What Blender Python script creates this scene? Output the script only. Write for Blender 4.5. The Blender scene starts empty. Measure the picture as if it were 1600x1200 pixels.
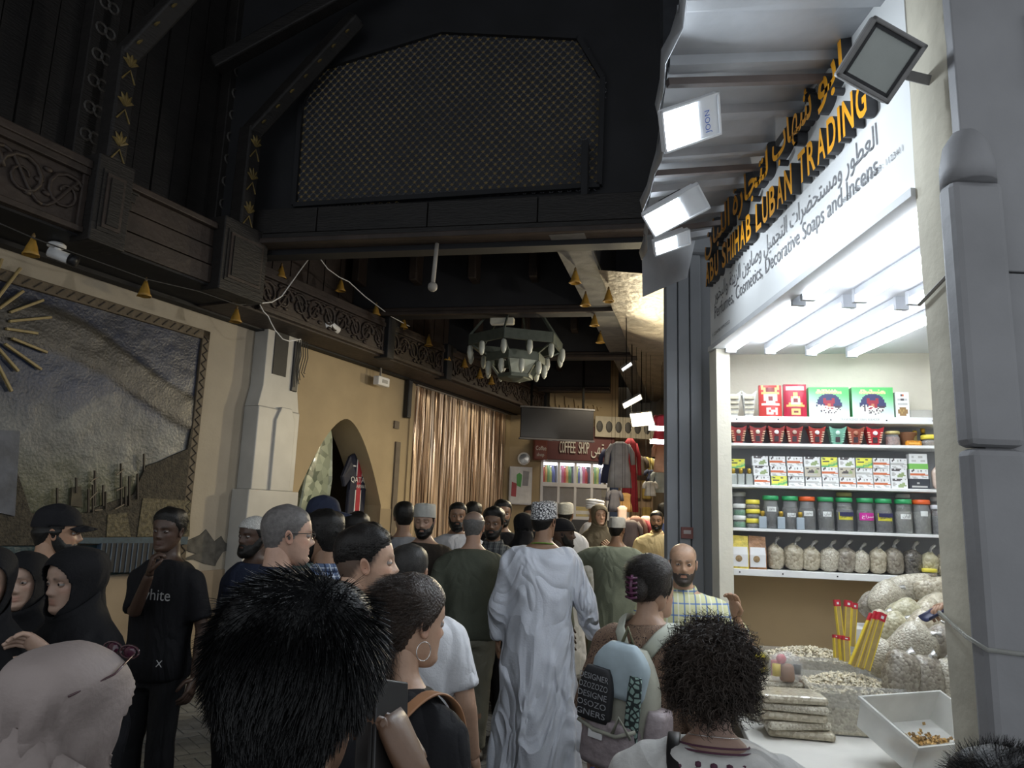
import bpy, math, random
import numpy as np
from mathutils import Matrix, Vector
random.seed(7); rng=np.random.default_rng(7)
SC=bpy.context.scene; COL=SC.collection
pi=math.pi; sin=math.sin; cos=math.cos; R_=math.radians

# ---------------------------------------------------------------- camera, world, exposure
CZ=1.70; FPX=1150.0
cam=bpy.data.cameras.new('camera'); camo=bpy.data.objects.new('camera',cam); COL.objects.link(camo)
cam.sensor_width=36; cam.lens=FPX/1600*36; cam.clip_start=.05
camo.matrix_world=Matrix.Translation((0,0,CZ))@Matrix.Rotation(R_(-1),4,'Z')@Matrix.Rotation(R_(100.2),4,'X')@Matrix.Rotation(R_(2),4,'Z')
SC.camera=camo
CAMR=np.array(camo.matrix_world.to_3x3()); CAMC=np.array([0,0,CZ])
W=bpy.data.worlds.new('world'); SC.world=W; W.use_nodes=True
W.node_tree.nodes['Background'].inputs[0].default_value=(.88,.94,1,1)
W.node_tree.nodes['Background'].inputs[1].default_value=.72
SC.view_settings.view_transform='Standard'; SC.view_settings.look='None'
SC.view_settings.gamma=1; SC.view_settings.use_curve_mapping=False
SC.view_settings.exposure=0.25
FLOOD=14; TUBE=17; WARM=14          # strengths of the lamps the place has

# ---------------------------------------------------------------- helpers
def ray(px,py): return CAMR@np.array([(px-800)/FPX,-(py-600)/FPX,-1.])
def atY(px,py,y): d=ray(px,py); return CAMC+d*(y/d[1])
def atZ(px,py,z): d=ray(px,py); return CAMC+d*((z-CZ)/d[2])
def atPl(px,py,p,n):
    d=ray(px,py); return CAMC+d*(((np.array(p,float)-CAMC)@np.array(n,float))/(d@np.array(n,float)))
def proj(p):
    q=CAMR.T@(np.array(p,float)-CAMC); return 800+FPX*q[0]/-q[2],600-FPX*q[1]/-q[2]

MATS={}
def mat(name,col=(.5,.5,.5),rough=.6,var=.12,scale=9,bump=.0,metal=0,emit=0,trans=0,vcol=False,coat=0,stretch=(1,1,1),bscale=None,ecol=None,alpha=1,spec=.5):
    if name in MATS: return MATS[name]
    m=bpy.data.materials.new(name); m.use_nodes=True; MATS[name]=m
    nt=m.node_tree; N=nt.nodes; L=nt.links; b=N['Principled BSDF']
    tc=N.new('ShaderNodeTexCoord'); mp=N.new('ShaderNodeMapping'); mp.inputs['Scale'].default_value=stretch
    L.new(tc.outputs['Object'],mp.inputs['Vector'])
    no=N.new('ShaderNodeTexNoise'); no.inputs['Scale'].default_value=scale; no.inputs['Detail'].default_value=5
    L.new(mp.outputs[0],no.inputs['Vector'])
    r=N.new('ShaderNodeMapRange'); r.inputs[1].default_value=.25; r.inputs[2].default_value=.75
    r.inputs[3].default_value=1-var; r.inputs[4].default_value=1+var
    L.new(no.outputs['Fac'],r.inputs[0])
    mx=N.new('ShaderNodeMix'); mx.data_type='RGBA'; mx.blend_type='MULTIPLY'; mx.inputs['Factor'].default_value=1
    if vcol:
        at=N.new('ShaderNodeAttribute'); at.attribute_name='Col'; L.new(at.outputs['Color'],mx.inputs['A'])
    else: mx.inputs['A'].default_value=(*col,1)
    L.new(r.outputs[0],mx.inputs['B']); L.new(mx.outputs['Result'],b.inputs['Base Color'])
    b.inputs['Roughness'].default_value=rough; b.inputs['Metallic'].default_value=metal
    b.inputs['Specular IOR Level'].default_value=spec
    b.inputs['Transmission Weight'].default_value=trans; b.inputs['Coat Weight'].default_value=coat
    b.inputs['Alpha'].default_value=alpha
    if emit:
        b.inputs['Emission Color'].default_value=(*(ecol or col),1); b.inputs['Emission Strength'].default_value=emit
    if bump:
        n2=no
        if bscale:
            n2=N.new('ShaderNodeTexNoise'); n2.inputs['Scale'].default_value=bscale; n2.inputs['Detail'].default_value=4; L.new(mp.outputs[0],n2.inputs['Vector'])
        bp=N.new('ShaderNodeBump'); bp.inputs['Strength'].default_value=bump; bp.inputs['Distance'].default_value=.02
        L.new(n2.outputs['Fac'],bp.inputs['Height']); L.new(bp.outputs[0],b.inputs['Normal'])
    return m

def vmat(name='paint',rough=.6,**k): return mat('v_'+name,rough=rough,vcol=True,**k)

class MB:
    def __init__(s): s.v=[]; s.f=[]; s.c=[]; s.col=(1,1,1)
    def add(s,v,f,c=None):
        o=len(s.v); s.v+=[tuple(p) for p in v]; s.f+=[tuple(i+o for i in q) for q in f]
        if c is None: s.c+=[s.col]*len(v)
        else: s.c+=[tuple(q) for q in c]
        return s
    def box(s,x0,x1,y0,y1,z0,z1):
        v=[(x,y,z) for z in (z0,z1) for y in (y0,y1) for x in (x0,x1)]
        return s.add(v,[(0,2,3,1),(4,5,7,6),(0,1,5,4),(2,6,7,3),(0,4,6,2),(1,3,7,5)])
    def cbox(s,c,sx,sy,sz): return s.box(c[0]-sx/2,c[0]+sx/2,c[1]-sy/2,c[1]+sy/2,c[2]-sz/2,c[2]+sz/2)
    def beam(s,a,b,w,h,up=(0,0,1)):      # box from a to b, w across, h along up
        a=Vector(a);b=Vector(b);d=(b-a).normalized();u=Vector(up);x=d.cross(u).normalized();u=x.cross(d)
        v=[tuple(p+x*(w/2*i)+u*(h/2*j)) for p in (a,b) for j in (-1,1) for i in (-1,1)]
        return s.add(v,[(0,1,3,2),(4,6,7,5),(0,4,5,1),(2,3,7,6),(0,2,6,4),(1,5,7,3)])
    def prism(s,poly,y0,y1):             # polygon in xz, extruded along y
        n=len(poly); v=[(x,y0,z) for x,z in poly]+[(x,y1,z) for x,z in poly]
        return s.add(v,[tuple(range(n)),tuple(range(2*n-1,n-1,-1))]+[(i,n+i,n+(i+1)%n,(i+1)%n) for i in range(n)])
    def lathe(s,prof,n=16,c=(0,0,0),sx=1,sy=1,cap=True):
        v=[(c[0]+r*cos(2*pi*i/n)*sx,c[1]+r*sin(2*pi*i/n)*sy,c[2]+z) for r,z in prof for i in range(n)]
        f=[(k*n+i,k*n+(i+1)%n,(k+1)*n+(i+1)%n,(k+1)*n+i) for k in range(len(prof)-1) for i in range(n)]
        if cap: f+=[tuple(range(n-1,-1,-1)),tuple((len(prof)-1)*n+i for i in range(n))]
        return s.add(v,f)
    def loft(s,rings,cap=True):
        n=len(rings[0]); v=[p for r in rings for p in r]
        f=[(k*n+i,k*n+(i+1)%n,(k+1)*n+(i+1)%n,(k+1)*n+i) for k in range(len(rings)-1) for i in range(n)]
        if cap: f+=[tuple(range(n-1,-1,-1)),tuple((len(rings)-1)*n+i for i in range(n))]
        return s.add(v,f)
    def tube(s,pts,rad,n=8,flat=1.0,up=(0,0,1),cap=True):
        P=[Vector(p) for p in pts]; m=len(P)
        if not hasattr(rad,'__len__'): rad=[rad]*m
        ref=Vector(up); rings=[]
        for i in range(m):
            d=(P[min(i+1,m-1)]-P[max(i-1,0)])
            d=d.normalized() if d.length>1e-9 else Vector((0,0,1))
            x=d.cross(ref)
            if x.length<1e-3: x=d.cross(Vector((1,.2,.1)))
            x.normalize(); y=x.cross(d).normalized(); ref=y
            rings.append([tuple(P[i]+x*(rad[i]*cos(2*pi*k/n))+y*(rad[i]*flat*sin(2*pi*k/n))) for k in range(n)])
        return s.loft(rings,cap)
    def ball(s,c,r,n=10,m=7,sx=1,sy=1,sz=1):
        return s.lathe([(max(r*sin(pi*k/m),1e-4),-r*sz*cos(pi*k/m)) for k in range(m+1)],n,c,sx,sy,cap=False)
    def xf(s,M):
        M=np.array(M); a=np.array(s.v)@M[:3,:3].T+M[:3,3]; s.v=[tuple(p) for p in a]; return s
    def merge(s,o): return s.add(o.v,o.f,o.c)
    def mesh(s,name,smooth=False):
        me=bpy.data.meshes.new(name); me.from_pydata(s.v,[],s.f)
        at=me.attributes.new('Col','FLOAT_COLOR','POINT')
        at.data.foreach_set('color',np.hstack([np.array(s.c,dtype=np.float32).reshape(-1,3),np.ones((len(s.v),1),np.float32)]).ravel())
        if smooth: me.polygons.foreach_set('use_smooth',np.ones(len(me.polygons),bool))
        me.update(); return me
    def build(s,name,m,parent=None,smooth=False,bevel=0,loc=None,rz=None,ang=False):
        return put(name,s.mesh(name,smooth),m,parent,bevel,loc,rz)

def put(name,me,m,parent=None,bevel=0,loc=None,rz=None,M=None):
    o=bpy.data.objects.new(name,me); COL.objects.link(o)
    if m and me and not len(me.materials): me.materials.append(m)
    if parent: o.parent=parent
    if loc is not None: o.location=tuple(loc)
    if rz is not None: o.rotation_euler=(0,0,rz)
    if M is not None: o.matrix_local=Matrix(M)
    if bevel:
        b=o.modifiers.new('bevel','BEVEL'); b.width=bevel; b.segments=2; b.limit_method='ANGLE'
    return o
def tag(o,label,cat,group=None,kind=None):
    if label: o['label']=label
    if cat: o['category']=cat
    if group: o['group']=group
    if kind: o['kind']=kind
    return o
def struct(o): o['kind']='structure'; return o
def stuff(o): o['kind']='stuff'; return o
def thing(name,label,cat,loc=(0,0,0),rz=0,group=None,rot=None):
    o=bpy.data.objects.new(name,None); COL.objects.link(o); o.location=tuple(loc); o.rotation_euler=rot or (0,0,rz)
    o.empty_display_size=.05
    return tag(o,label,cat,group)
def copy_tree(o,parent=None,**k):
    c=o.copy(); COL.objects.link(c)
    if parent: c.parent=parent
    for ch in o.children: copy_tree(ch,c)
    return c
def sm(a,b,x): t=np.clip((np.asarray(x,float)-a)/(b-a),0,1); return t*t*(3-2*t)
def wob(P,seed=0,freq=6.,oct=3):          # cheap smooth pseudo noise, numpy, about -1..1
    r=np.random.default_rng(seed); P=np.asarray(P,float); out=np.zeros(len(P)); a=1.
    for o in range(oct):
        for k in range(3):
            d=r.normal(size=3); d/=np.linalg.norm(d); q=P@d*freq+r.uniform(0,6.28)
            e=r.normal(size=3); out+=a*np.sin(q+1.3*np.sin(P@e*freq*.6+r.uniform(0,6)))/3
        a*=.55; freq*=1.9
    return out
ARF={'ا':(0xFE8D,2),'أ':(0xFE83,2),'ب':(0xFE8F,4),'ة':(0xFE93,2),'ت':(0xFE95,4),'ج':(0xFE9D,4),'ح':(0xFEA1,4),'خ':(0xFEA5,4),'د':(0xFEA9,2),'ر':(0xFEAD,2),'ز':(0xFEAF,2),'س':(0xFEB1,4),'ش':(0xFEB5,4),'ص':(0xFEB9,4),'ض':(0xFEBD,4),'ط':(0xFEC1,4),'ع':(0xFEC9,4),'ف':(0xFED1,4),'ق':(0xFED5,4),'ل':(0xFEDD,4),'م':(0xFEE1,4),'ن':(0xFEE5,4),'ه':(0xFEE9,4),'و':(0xFEED,2),'ى':(0xFEEF,2),'ي':(0xFEF1,4)}
def arab(w):                              # joins Arabic letters and returns them in drawing order
    out=[]
    for i,ch in enumerate(w):
        if ch not in ARF: out.append(ch); continue
        b,n=ARF[ch]; pr=i>0 and w[i-1] in ARF and ARF[w[i-1]][1]==4; nx=n==4 and i+1<len(w) and w[i+1] in ARF
        out.append(chr(b+(3 if pr and nx else 1 if pr else 2 if nx else 0)))
    return ''.join(out[::-1])
def text(body,size=1,ext=0,space=1,bold=0):
    c=bpy.data.curves.new('t','FONT'); c.body=body; c.size=size; c.extrude=ext; c.space_character=space; c.offset=bold
    c.resolution_u=3
    o=bpy.data.objects.new('t',c); COL.objects.link(o); bpy.context.view_layer.update()
    me=bpy.data.meshes.new_from_object(o.evaluated_get(bpy.context.evaluated_depsgraph_get()))
    bpy.data.objects.remove(o); me.name='lettering'; return me
def tw(me):
    xs=[v.co.x for v in me.vertices]; return (min(xs),max(xs)) if xs else (0,0)
def remesh(mb,vox,it=6,fac=.5):
    me=mb.mesh('tmp'); o=bpy.data.objects.new('tmp',me); COL.objects.link(o)
    r=o.modifiers.new('r','REMESH'); r.mode='VOXEL'; r.voxel_size=vox
    if it:
        q=o.modifiers.new('s','SMOOTH'); q.factor=fac; q.iterations=it
    e=o.evaluated_get(bpy.context.evaluated_depsgraph_get()); m=e.to_mesh()
    n=len(m.vertices); V=np.empty(n*3,np.float32); m.vertices.foreach_get('co',V); V=V.reshape(-1,3).astype(float)
    Nn=np.empty(n*3,np.float32); m.vertices.foreach_get('normal',Nn); Nn=Nn.reshape(-1,3).astype(float)
    F=[tuple(p.vertices) for p in m.polygons]
    e.to_mesh_clear(); bpy.data.objects.remove(o); bpy.data.meshes.remove(me)
    return V,Nn,F
WOOD=mat('dark_wood',(.010,.008,.007),.62,.45,3,.35,stretch=(1,1,5),bscale=14)
WOOD2=mat('carved_brown_wood',(.034,.023,.018),.6,.4,4,.3,bscale=20)
BLACKW=mat('blackened_wood',(.008,.008,.010),.7,.4,3,.2)
CREAM=mat('cream_plaster',(.40,.355,.285),.85,.10,2.2,.15,bscale=30)
TAN=mat('tan_plaster',(.42,.33,.205),.85,.10,2,.12,bscale=30)
MARBLE=mat('white_marble',(.50,.49,.46),.45,.14,2.5,.06)
WHITE=mat('white_paint',(.80,.80,.80),.5,.06,6,.05)
STEEL=mat('grey_metal',(.28,.29,.30),.4,.15,8,.05,metal=.7)
BLACK=mat('black_plastic',(.015,.015,.017),.45,.2,9)
GOLD=mat('gold_paint',(.15,.105,.03),.6,.5,14,.1)
GLASS=mat('clear_glass',(.9,.95,.95),.05,0,5,trans=1)
WIRE=mat('wire_sheath',(.30,.28,.25),.6,.1)
DWIRE=mat('dark_wire_sheath',(.03,.03,.03),.6,.1)
# ================================================================ the setting
U26=R_(26); LU=np.array([sin(U26),cos(U26),0]); LN=np.array([cos(U26),-sin(U26),0]); B0=np.array([-3.43,7.43,0])
LWM=Matrix(((LU[0],-LN[0],0,B0[0]),(LU[1],-LN[1],0,B0[1]),(0,0,1,0),(0,0,0,1)))
def Lw(px,py,off=0):                     # pixel -> (along wall, height) on a plane parallel to the left wall
    p=atPl(px,py,B0+LN*off,LN); return float((p-B0)@LU),float(p[2])
C12=R_(12); CU=np.array([cos(C12),-sin(C12),0]); CN=np.array([-sin(C12),-cos(C12),0])   # cross direction, normal to camera
def frame(o,ux=CU,uy=-CN): return Matrix(((ux[0],uy[0],0,o[0]),(ux[1],uy[1],0,o[1]),(0,0,1,o[2] if len(o)>2 else 0),(0,0,0,1)))

# ---- floor: herringbone pavers on a bed
FLM=mat('paver_joint_sand',(.05,.05,.05),.95,.3,12,.2)
floor=struct(MB().box(-9,7,-3,20,-.12,-.014).build('floor',FLM))
PAV=mat('grey_paver',(.15,.155,.155),.75,.35,7,.25,bscale=40)
pv=MB().box(-.097,.097,-.047,.047,-.03,0).mesh('paver'); pv2=MB().box(-.047,.047,-.097,.097,-.03,0).mesh('paver')
cand=[]; ca,sa=cos(R_(38)),sin(R_(38))
for k in range(-120,200):
    for j in range(-70,70):
        for v in (0,1):
            x,y=(k+2*j+1,k-2*j+.5) if not v else (k+2*j+2.5,k-2*j)
            x*=.1;y*=.1; X=x*ca-y*sa; Y=x*sa+y*ca+6
            if 2.2<Y<15 and -4.2<X<2.4 and (np.array([X,Y,0])-B0)@LN>0: cand.append((X,Y,v))
vis=[];rest=[]
for c in cand:
    px,py=proj((c[0],c[1],0)); (vis if py<1215 and (150<px<330 and py>1040 or 735<px<965 and py>985) else rest).append(c)
vis.sort(key=lambda c:c[1]); rest+=vis[290:]; vis=vis[:290]
for X,Y,v in vis:
    o=put('paver',pv2 if v else pv,PAV,floor,M=Matrix.Translation((X,Y,random.uniform(-.003,.002)))@Matrix.Rotation(R_(38),4,'Z'))
q=MB(); V0=np.array([(sx*.097,sy*.047) for sx,sy in ((-1,-1),(1,-1),(1,1),(-1,1))])
for X,Y,v in rest:
    w=V0[:,::-1] if v else V0; z=random.uniform(-.003,.001)
    p=[(a*ca-b*sa+X,a*sa+b*ca+Y) for a,b in w]
    q.add([(a,b,z) for a,b in p]+[(a,b,-.03) for a,b in p],[(0,1,2,3) if not v else (3,2,1,0)]+[(i,4+i,4+(i+1)%4,(i+1)%4) for i in range(4)])
stuff(q.build('paver_field',PAV,floor))

# ---- left wall
sP0=Lw(402,517)[0]; sP1=Lw(478,560)[0]; sC0=Lw(648,620)[0]; sC1=Lw(790,650)[0]; ZT=3.86
wl=struct(MB().box(-7,sP0+.3,0,.3,0,ZT).build('wall_left',CREAM)); wl.matrix_world=LWM
struct(MB().box(-7,sP0,-.02,-.001,0,1.02).build('wainscot',mat('brown_wainscot',(.30,.235,.16),.8,.2,2.5,.2),wl))
q=MB(); cx,cz=Lw(322,858); n=15
pts=[(cx+.30*(1+.35*sin(5*a+1)+.25*sin(9*a))*cos(a),cz+.16*(1+.3*sin(4*a)+.2*sin(7*a+2))*sin(a)) for a in [2*pi*i/n for i in range(n)]]
q.prism(pts,-.012,.0).build('bare_render_patch',mat('bare_render',(.10,.095,.085),.95,.4,12,.6),wl)
# arch wall
a0=Lw(462,760)[0]; a1=Lw(597,760)[0]; zs=Lw(597,790)[1]; za=Lw(545,655)[1]; am=(a0+a1)/2
def archz(x):
    t=abs(x-am)/((a1-a0)/2); return zs+(za-zs)*(1-t**1.75)
q=MB(); q.box(sP0,a0,0,.5,0,ZT); q.box(a1,sC0+.02,0,.5,0,ZT)
xs=np.linspace(a0,a1,25); v=[];f=[]
for i,x in enumerate(xs):
    z=archz(x); v+=[(x,0,z),(x,0,ZT),(x,.5,z),(x,.5,ZT)]
for i in range(24):
    k=4*i; f+=[(k,k+4,k+5,k+1),(k+2,k+3,k+7,k+6),(k,k+2,k+6,k+4)]
q.add(v,f); q.box(sC0,sC1+.1,.12,.5,0,ZT); q.box(sC1,sC1+2.2,-.02,.5,0,ZT)
wa=struct(q.build('wall_left_arch',TAN)); wa.matrix_world=LWM
MB().box(sC0-.14,sC0-.10,-.03,0,0,ZT).build('conduit',TAN,wa); 
for (x,y0,y1) in ((617,690,800),(618,658,670)):
    s,z=Lw(x,(y0+y1)/2); z1=Lw(x,y0)[1]; z0=Lw(x,y1)[1]
    MB().box(s-.06,s+.06,-.03,0,z0 if y1<680 else .3,z1).build('cable_cover',mat('grey_brown_cover',(.16,.13,.10),.7),wa)
MB().box(a1-.02,a1+1.5,-.012,.0,0,1.75).build('lower_wall_coat',mat('worn_tan_coat',(.30,.235,.15),.8,.15,2),wa)
# dark room behind arch
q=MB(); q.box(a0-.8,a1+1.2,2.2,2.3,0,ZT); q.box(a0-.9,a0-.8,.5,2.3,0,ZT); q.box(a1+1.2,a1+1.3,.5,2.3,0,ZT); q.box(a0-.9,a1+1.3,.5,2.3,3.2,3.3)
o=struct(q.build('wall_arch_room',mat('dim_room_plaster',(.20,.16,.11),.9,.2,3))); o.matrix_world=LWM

# ---- mural
mr=Lw(322,520)[0]; ms=Lw(-45,510)[0]; ml=2*ms-mr; mz0=1.04; mz1=3.56; mw=mr-ml; mh=mz1-mz0
mu=thing('mural','painted relief mural of harbour, hills and gold sun rays on cream wall','mural',B0,R_(64))
mu.matrix_world=LWM
nx,nz=190,84; xs=np.linspace(ml+.09,mr-.09,nx); zz=np.linspace(mz0,mz1-.09,nz); G=np.array([(x,0,z) for z in zz for x in xs])
s_=(G[:,0]-ms)/(mr-ms); t_=(G[:,2]-mz0)/mh; n1=wob(G*[1,1,1.6],3,3,4); n2=wob(G,5,14,3)
def mixc(a,b,w): return a*(1-w[:,None])+np.array(b)*w[:,None]
c=np.tile([.10,.115,.07],(len(G),1)).astype(float)
c=mixc(c,(.15,.14,.075),np.clip(.5+.5*n1,0,1)*.7)
c=mixc(c,(.15,.165,.17),sm(.30,.46,t_+.05*n1)); c=mixc(c,(.028,.044,.095),sm(.46,.66,t_+.06*n1)); c=mixc(c,(.015,.024,.060),sm(.70,.95,t_+.04*n1))
hump=np.exp(-((s_-.58)/.22)**2)*.20+.40
c=mixc(c,(.20,.21,.20),(sm(0,.03,hump+.08+.01*n1-t_)*sm(.0,.06,t_-.40+.02*n2))*.75*(.7+.3*np.clip(n2,-1,1)))
band=.80+.07*np.sin(s_*4.2+.4)-.10*s_
c=mixc(c,(.048,.042,.032),sm(.085,.06,np.abs(t_-band)+.015*n1))
c=mixc(c,(.016,.055,.07),sm(.20,.17,t_+.01*n2)); c=c*(1+.25*n2[:,None])*.62; c=np.clip(c,.004,1)
dy=-.045-.006*n1-.004*n2-.012*sm(.085,.05,np.abs(t_-band))
G[:,1]=dy
MB().add(G,[(j*nx+i,j*nx+i+1,(j+1)*nx+i+1,(j+1)*nx+i) for j in range(nz-1) for i in range(nx-1)],c).build('picture_panel',vmat('mural',.38,var=.3,scale=40,bump=.25),mu,True)
FRM=mat('mural_frame_wood',(.085,.062,.036),.6,.3,20,.3)
q=MB(); q.box(ml,mr,-.07,0,mz1-.10,mz1).box(ml,ml+.1,-.07,0,mz0,mz1).box(mr-.1,mr,-.07,0,mz0,mz1); q.build('frame',FRM,mu,bevel=.008)
q=MB()
for i in range(24):
    z=mz0+.05+i*.1
    for dz,sg in ((0,1),(.05,-1)): q.beam((mr-.05-.03*sg,-.072,z+dz),(mr-.05+.03*sg,-.072,z+dz+.05),.008,.012,(0,1,0))
for i in range(int(mw/.1)-2): q.beam((ml+.1+i*.1,-.072,mz1-.08),(ml+.16+i*.1,-.072,mz1-.02),.008,.012,(0,1,0))
stuff(q.build('frame_zigzag',mat('zigzag_black',(.02,.015,.012),.7),mu))
RAY=mat('gold_ray',(.30,.225,.09),.45,.2,20); zs0=Lw(-45,508)[1]
for i in range(24):
    a=2*pi*i/24+.09; r0=.22+.03*(i%3); r1=r0+(.26,.36,.31)[i%3]
    MB().beam((ms+r0*cos(a),-.075,zs0+r0*sin(a)),(ms+r1*cos(a),-.075,zs0+r1*sin(a)),.022,.028,(0,1,0)).build('sun_ray',RAY,mu,bevel=.004)
MB().lathe([(.18,0),(.16,.05),(.08,.075),(.01,.08)],20).xf(Matrix.Translation((ms,-.05,zs0))@Matrix.Rotation(pi/2,4,'X')).build('sun_disc',mat('sun_bronze',(.12,.085,.04),.5,.4,20,.4),mu,True)
HILL=mat('hill_relief',(.040,.033,.022),.7,.7,22,.9,bscale=45)
def relief(name,pix,d,m):
    p=[Lw(*k) for k in pix]; MB().prism(p,-.045-d,-.03).build(name,m,mu)
relief('hill',[(300,702),(300,692),(298,670),(292,670),(286,702),(262,712),(240,722),(222,728),(212,748),(202,772),(150,790),(128,800),(60,806),(40,800),(20,740),(-20,700),(-20,852),(284,850),(288,790)],.022,HILL)
relief('harbour_tower',[(22,674),(-12,672),(-14,800),(14,806)],.035,mat('tower_blue_grey',(.065,.075,.10),.5,.4,9,.2))
relief('fort',[(118,760),(104,762),(102,790),(120,792)],.03,mat('fort_brown',(.06,.05,.03),.7,.4,20))
relief('town_block',[(290,782),(215,778),(206,838),(288,838)],.03,mat('town_ochre',(.085,.07,.035),.6,.7,26,.8))
relief('town_block',[(190,800),(160,804),(158,838),(196,838)],.03,mat('town_ochre'))
relief('quay',[(284,838),(60,840),(60,848),(282,850)],.05,mat('quay_blue',(.03,.06,.085),.5,.4,20))
for px,y0,y1 in ((80,762,790),(110,746,770),(129,764,800),(136,757,800),(139,735,790),(152,758,790),(156,768,795),(180,724,790),(187,760,790),(193,744,790),(206,740,780),(216,709,735)):
    a=Lw(px,y1);b=Lw(px,y0); MB().beam((a[0],-.08,a[1]),(b[0],-.08,b[1]),.014,.016,(0,1,0)).build('mast',mat('mast_dark',(.03,.022,.015),.6),mu)
for a,b in (((130,780),(142,768)),((132,752),(143,745)),((172,742),(184,733)),((172,766),(183,761)),((138,797),(150,796)),((170,795),(184,788))):
    a=Lw(*a);b=Lw(*b); MB().beam((a[0],-.085,a[1]),(b[0],-.085,b[1]),.01,.012,(0,1,0)).build('yard_spar',mat('spar_pale',(.16,.13,.09),.6),mu)
relief('sail',[(57,797),(44,826),(58,828)],.03,mat('sail_white',(.20,.20,.18),.6))
PW=mat('quay_pile_black',(.010,.012,.016),.6,.3); PL=mat('quay_pile_edge',(.05,.08,.12),.5,.3)
for i in range(12):
    px=148+i*8.2; a=Lw(px,848); b=Lw(px,893); c2=Lw(px+6.6,848)
    o=MB().box(a[0],c2[0],-.105,-.05,b[1],a[1]).build('quay_pile',PW,mu); MB().box(a[0]-.012,a[0],-.11,-.05,b[1],a[1]).build('pile_edge',PL,o)

# ---- marble pilasters
def pilaster(s0,s1,d,label):
    t=thing('marble_pilaster',label,'pillar'); w=s1-s0; m=(s0+s1)/2; t.matrix_world=LWM@Matrix.Translation((m,0,0))
    h=w/2
    MB().box(-h*1.18,h*1.18,-d*1.15,0,0,1.9).build('lower_shaft',MARBLE,t,bevel=.012)
    MB().box(-h,h,-d,0,1.9,2.85).build('shaft',MARBLE,t,bevel=.012)
    q=MB(); q.prism([(-h,2.85),(h,2.85),(h*.84,3.1),(h*.84,ZT),(-h*.84,ZT),(-h*.84,3.1)],-d*.92,0).build('upper_shaft',MARBLE,t,bevel=.008)
    q=MB(); q.prism([(-h*.22,1.9),(h*.72,1.9),(h*.72,2.72),(h*.5,2.88),(-.0,2.88),(-h*.22,2.72)],-d*1.13,-d*.9).build('raised_panel',MARBLE,t,bevel=.01)
    MB().box(-h*.5,h*.15,-d*.97,-d*.9,3.25,ZT).build('iron_box',mat('black_iron',(.012,.012,.013),.6,.3),t)
    MB().box(h*.45,h*.75,-d*1.02,-d*.9,3.1,3.72).build('speaker_column',BLACK,t,bevel=.01)
    q=MB()
    for k in range(5):
        x=h*(.55+.12*k); q.tube([(x,-d*1.05,3.75),(x+.02,-d*1.1,3.55),(x-.02,-d*1.06,3.35),(x+.03*(k%2),-d*1.08,3.15+.05*k)],.006,5)
    q.build('loose_cables',DWIRE,t)
    return t
pilaster(Lw(396,700,.2)[0],Lw(462,700,.2)[0],.22,'white marble pilaster between mural wall and arched doorway')

# ---- gallery of dark wood above the left wall
OFG=.80; zb=3.78; zt=4.34
sg1=Lw(402,400,OFG)[0]
gal=struct(MB().box(-7,sg1,-OFG,0,zb,zb+.06).build('ceiling_gallery_soffit',BLACKW)); gal.matrix_world=LWM
MB().box(-7,sC1+2,-.14,-.02,ZT-.12,ZT).build('wall_plate',BLACKW,gal)
pA=Lw(126,330,OFG)[0]; pB=Lw(186,330,OFG)[0]; pC=Lw(330,400,OFG)[0]; pD=sg1
def carved(par,x0,x1,y,z0,z1,m,seed=0):
    MB().box(x0,x1,y,y+.05,z0,z1).build('panel_board',m,par)
    q=MB()
    for a,b in ((z1-.06,z1),(z0,z0+.05)): q.box(x0,x1,y-.05,y,a,b)
    q.box(x0,x0+.05,y-.03,y,z0,z1).box(x1-.05,x1,y-.03,y,z0,z1); q.build('panel_moulding',m,par,bevel=.008)
    q=MB(); r=random.Random(seed); H=(z1-z0)*.33; zc=(z0+z1)/2; n=max(1,int((x1-x0)/(H*1.7)))
    for i in range(n):
        cx=x0+(i+.5)*(x1-x0)/n; sg=1 if i%2 else -1
        q.tube([(cx+sg*H*(1-k/22)*cos(k*.55),y-.012,zc+H*(1-k/22)*sin(k*.55)) for k in range(18)],[.022-.0008*k for k in range(18)],5)
        q.tube([(cx-(x1-x0)/n/2+(x1-x0)/n*k/8,y-.01,zc+sg*H*.9*sin(pi*k/8*1.0-pi/2)) for k in range(9)],.016,5)
        for a in range(3): q.ball((cx+r.uniform(-1,1)*H,y-.008,zc+r.uniform(-1,1)*H),.03,6,4,1.4,.6,.8)
    q.build('carved_scrollwork',m,par,True)
carved(gal,-4.2,pA,-OFG-.02,zb+.02,zt,WOOD2,1)
carved(gal,-7,-4.25,-OFG-.02,zb+.02,zt,WOOD2,2)
for k in range(3): MB().box(pB,pC,-OFG-.03+.012*k,-OFG+.06,zb+.02+k*.185,zb+.19+k*.185).build('plank',WOOD2,gal,bevel=.006)
MB().box(pB,pC,-OFG-.06,-OFG+.06,zt,zt+.06).build('rail_cap',WOOD2,gal,bevel=.01)
MB().box(-7,pA,-OFG-.08,-OFG+.06,zt,zt+.07).build('rail_cap',WOOD2,gal,bevel=.01)
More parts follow.
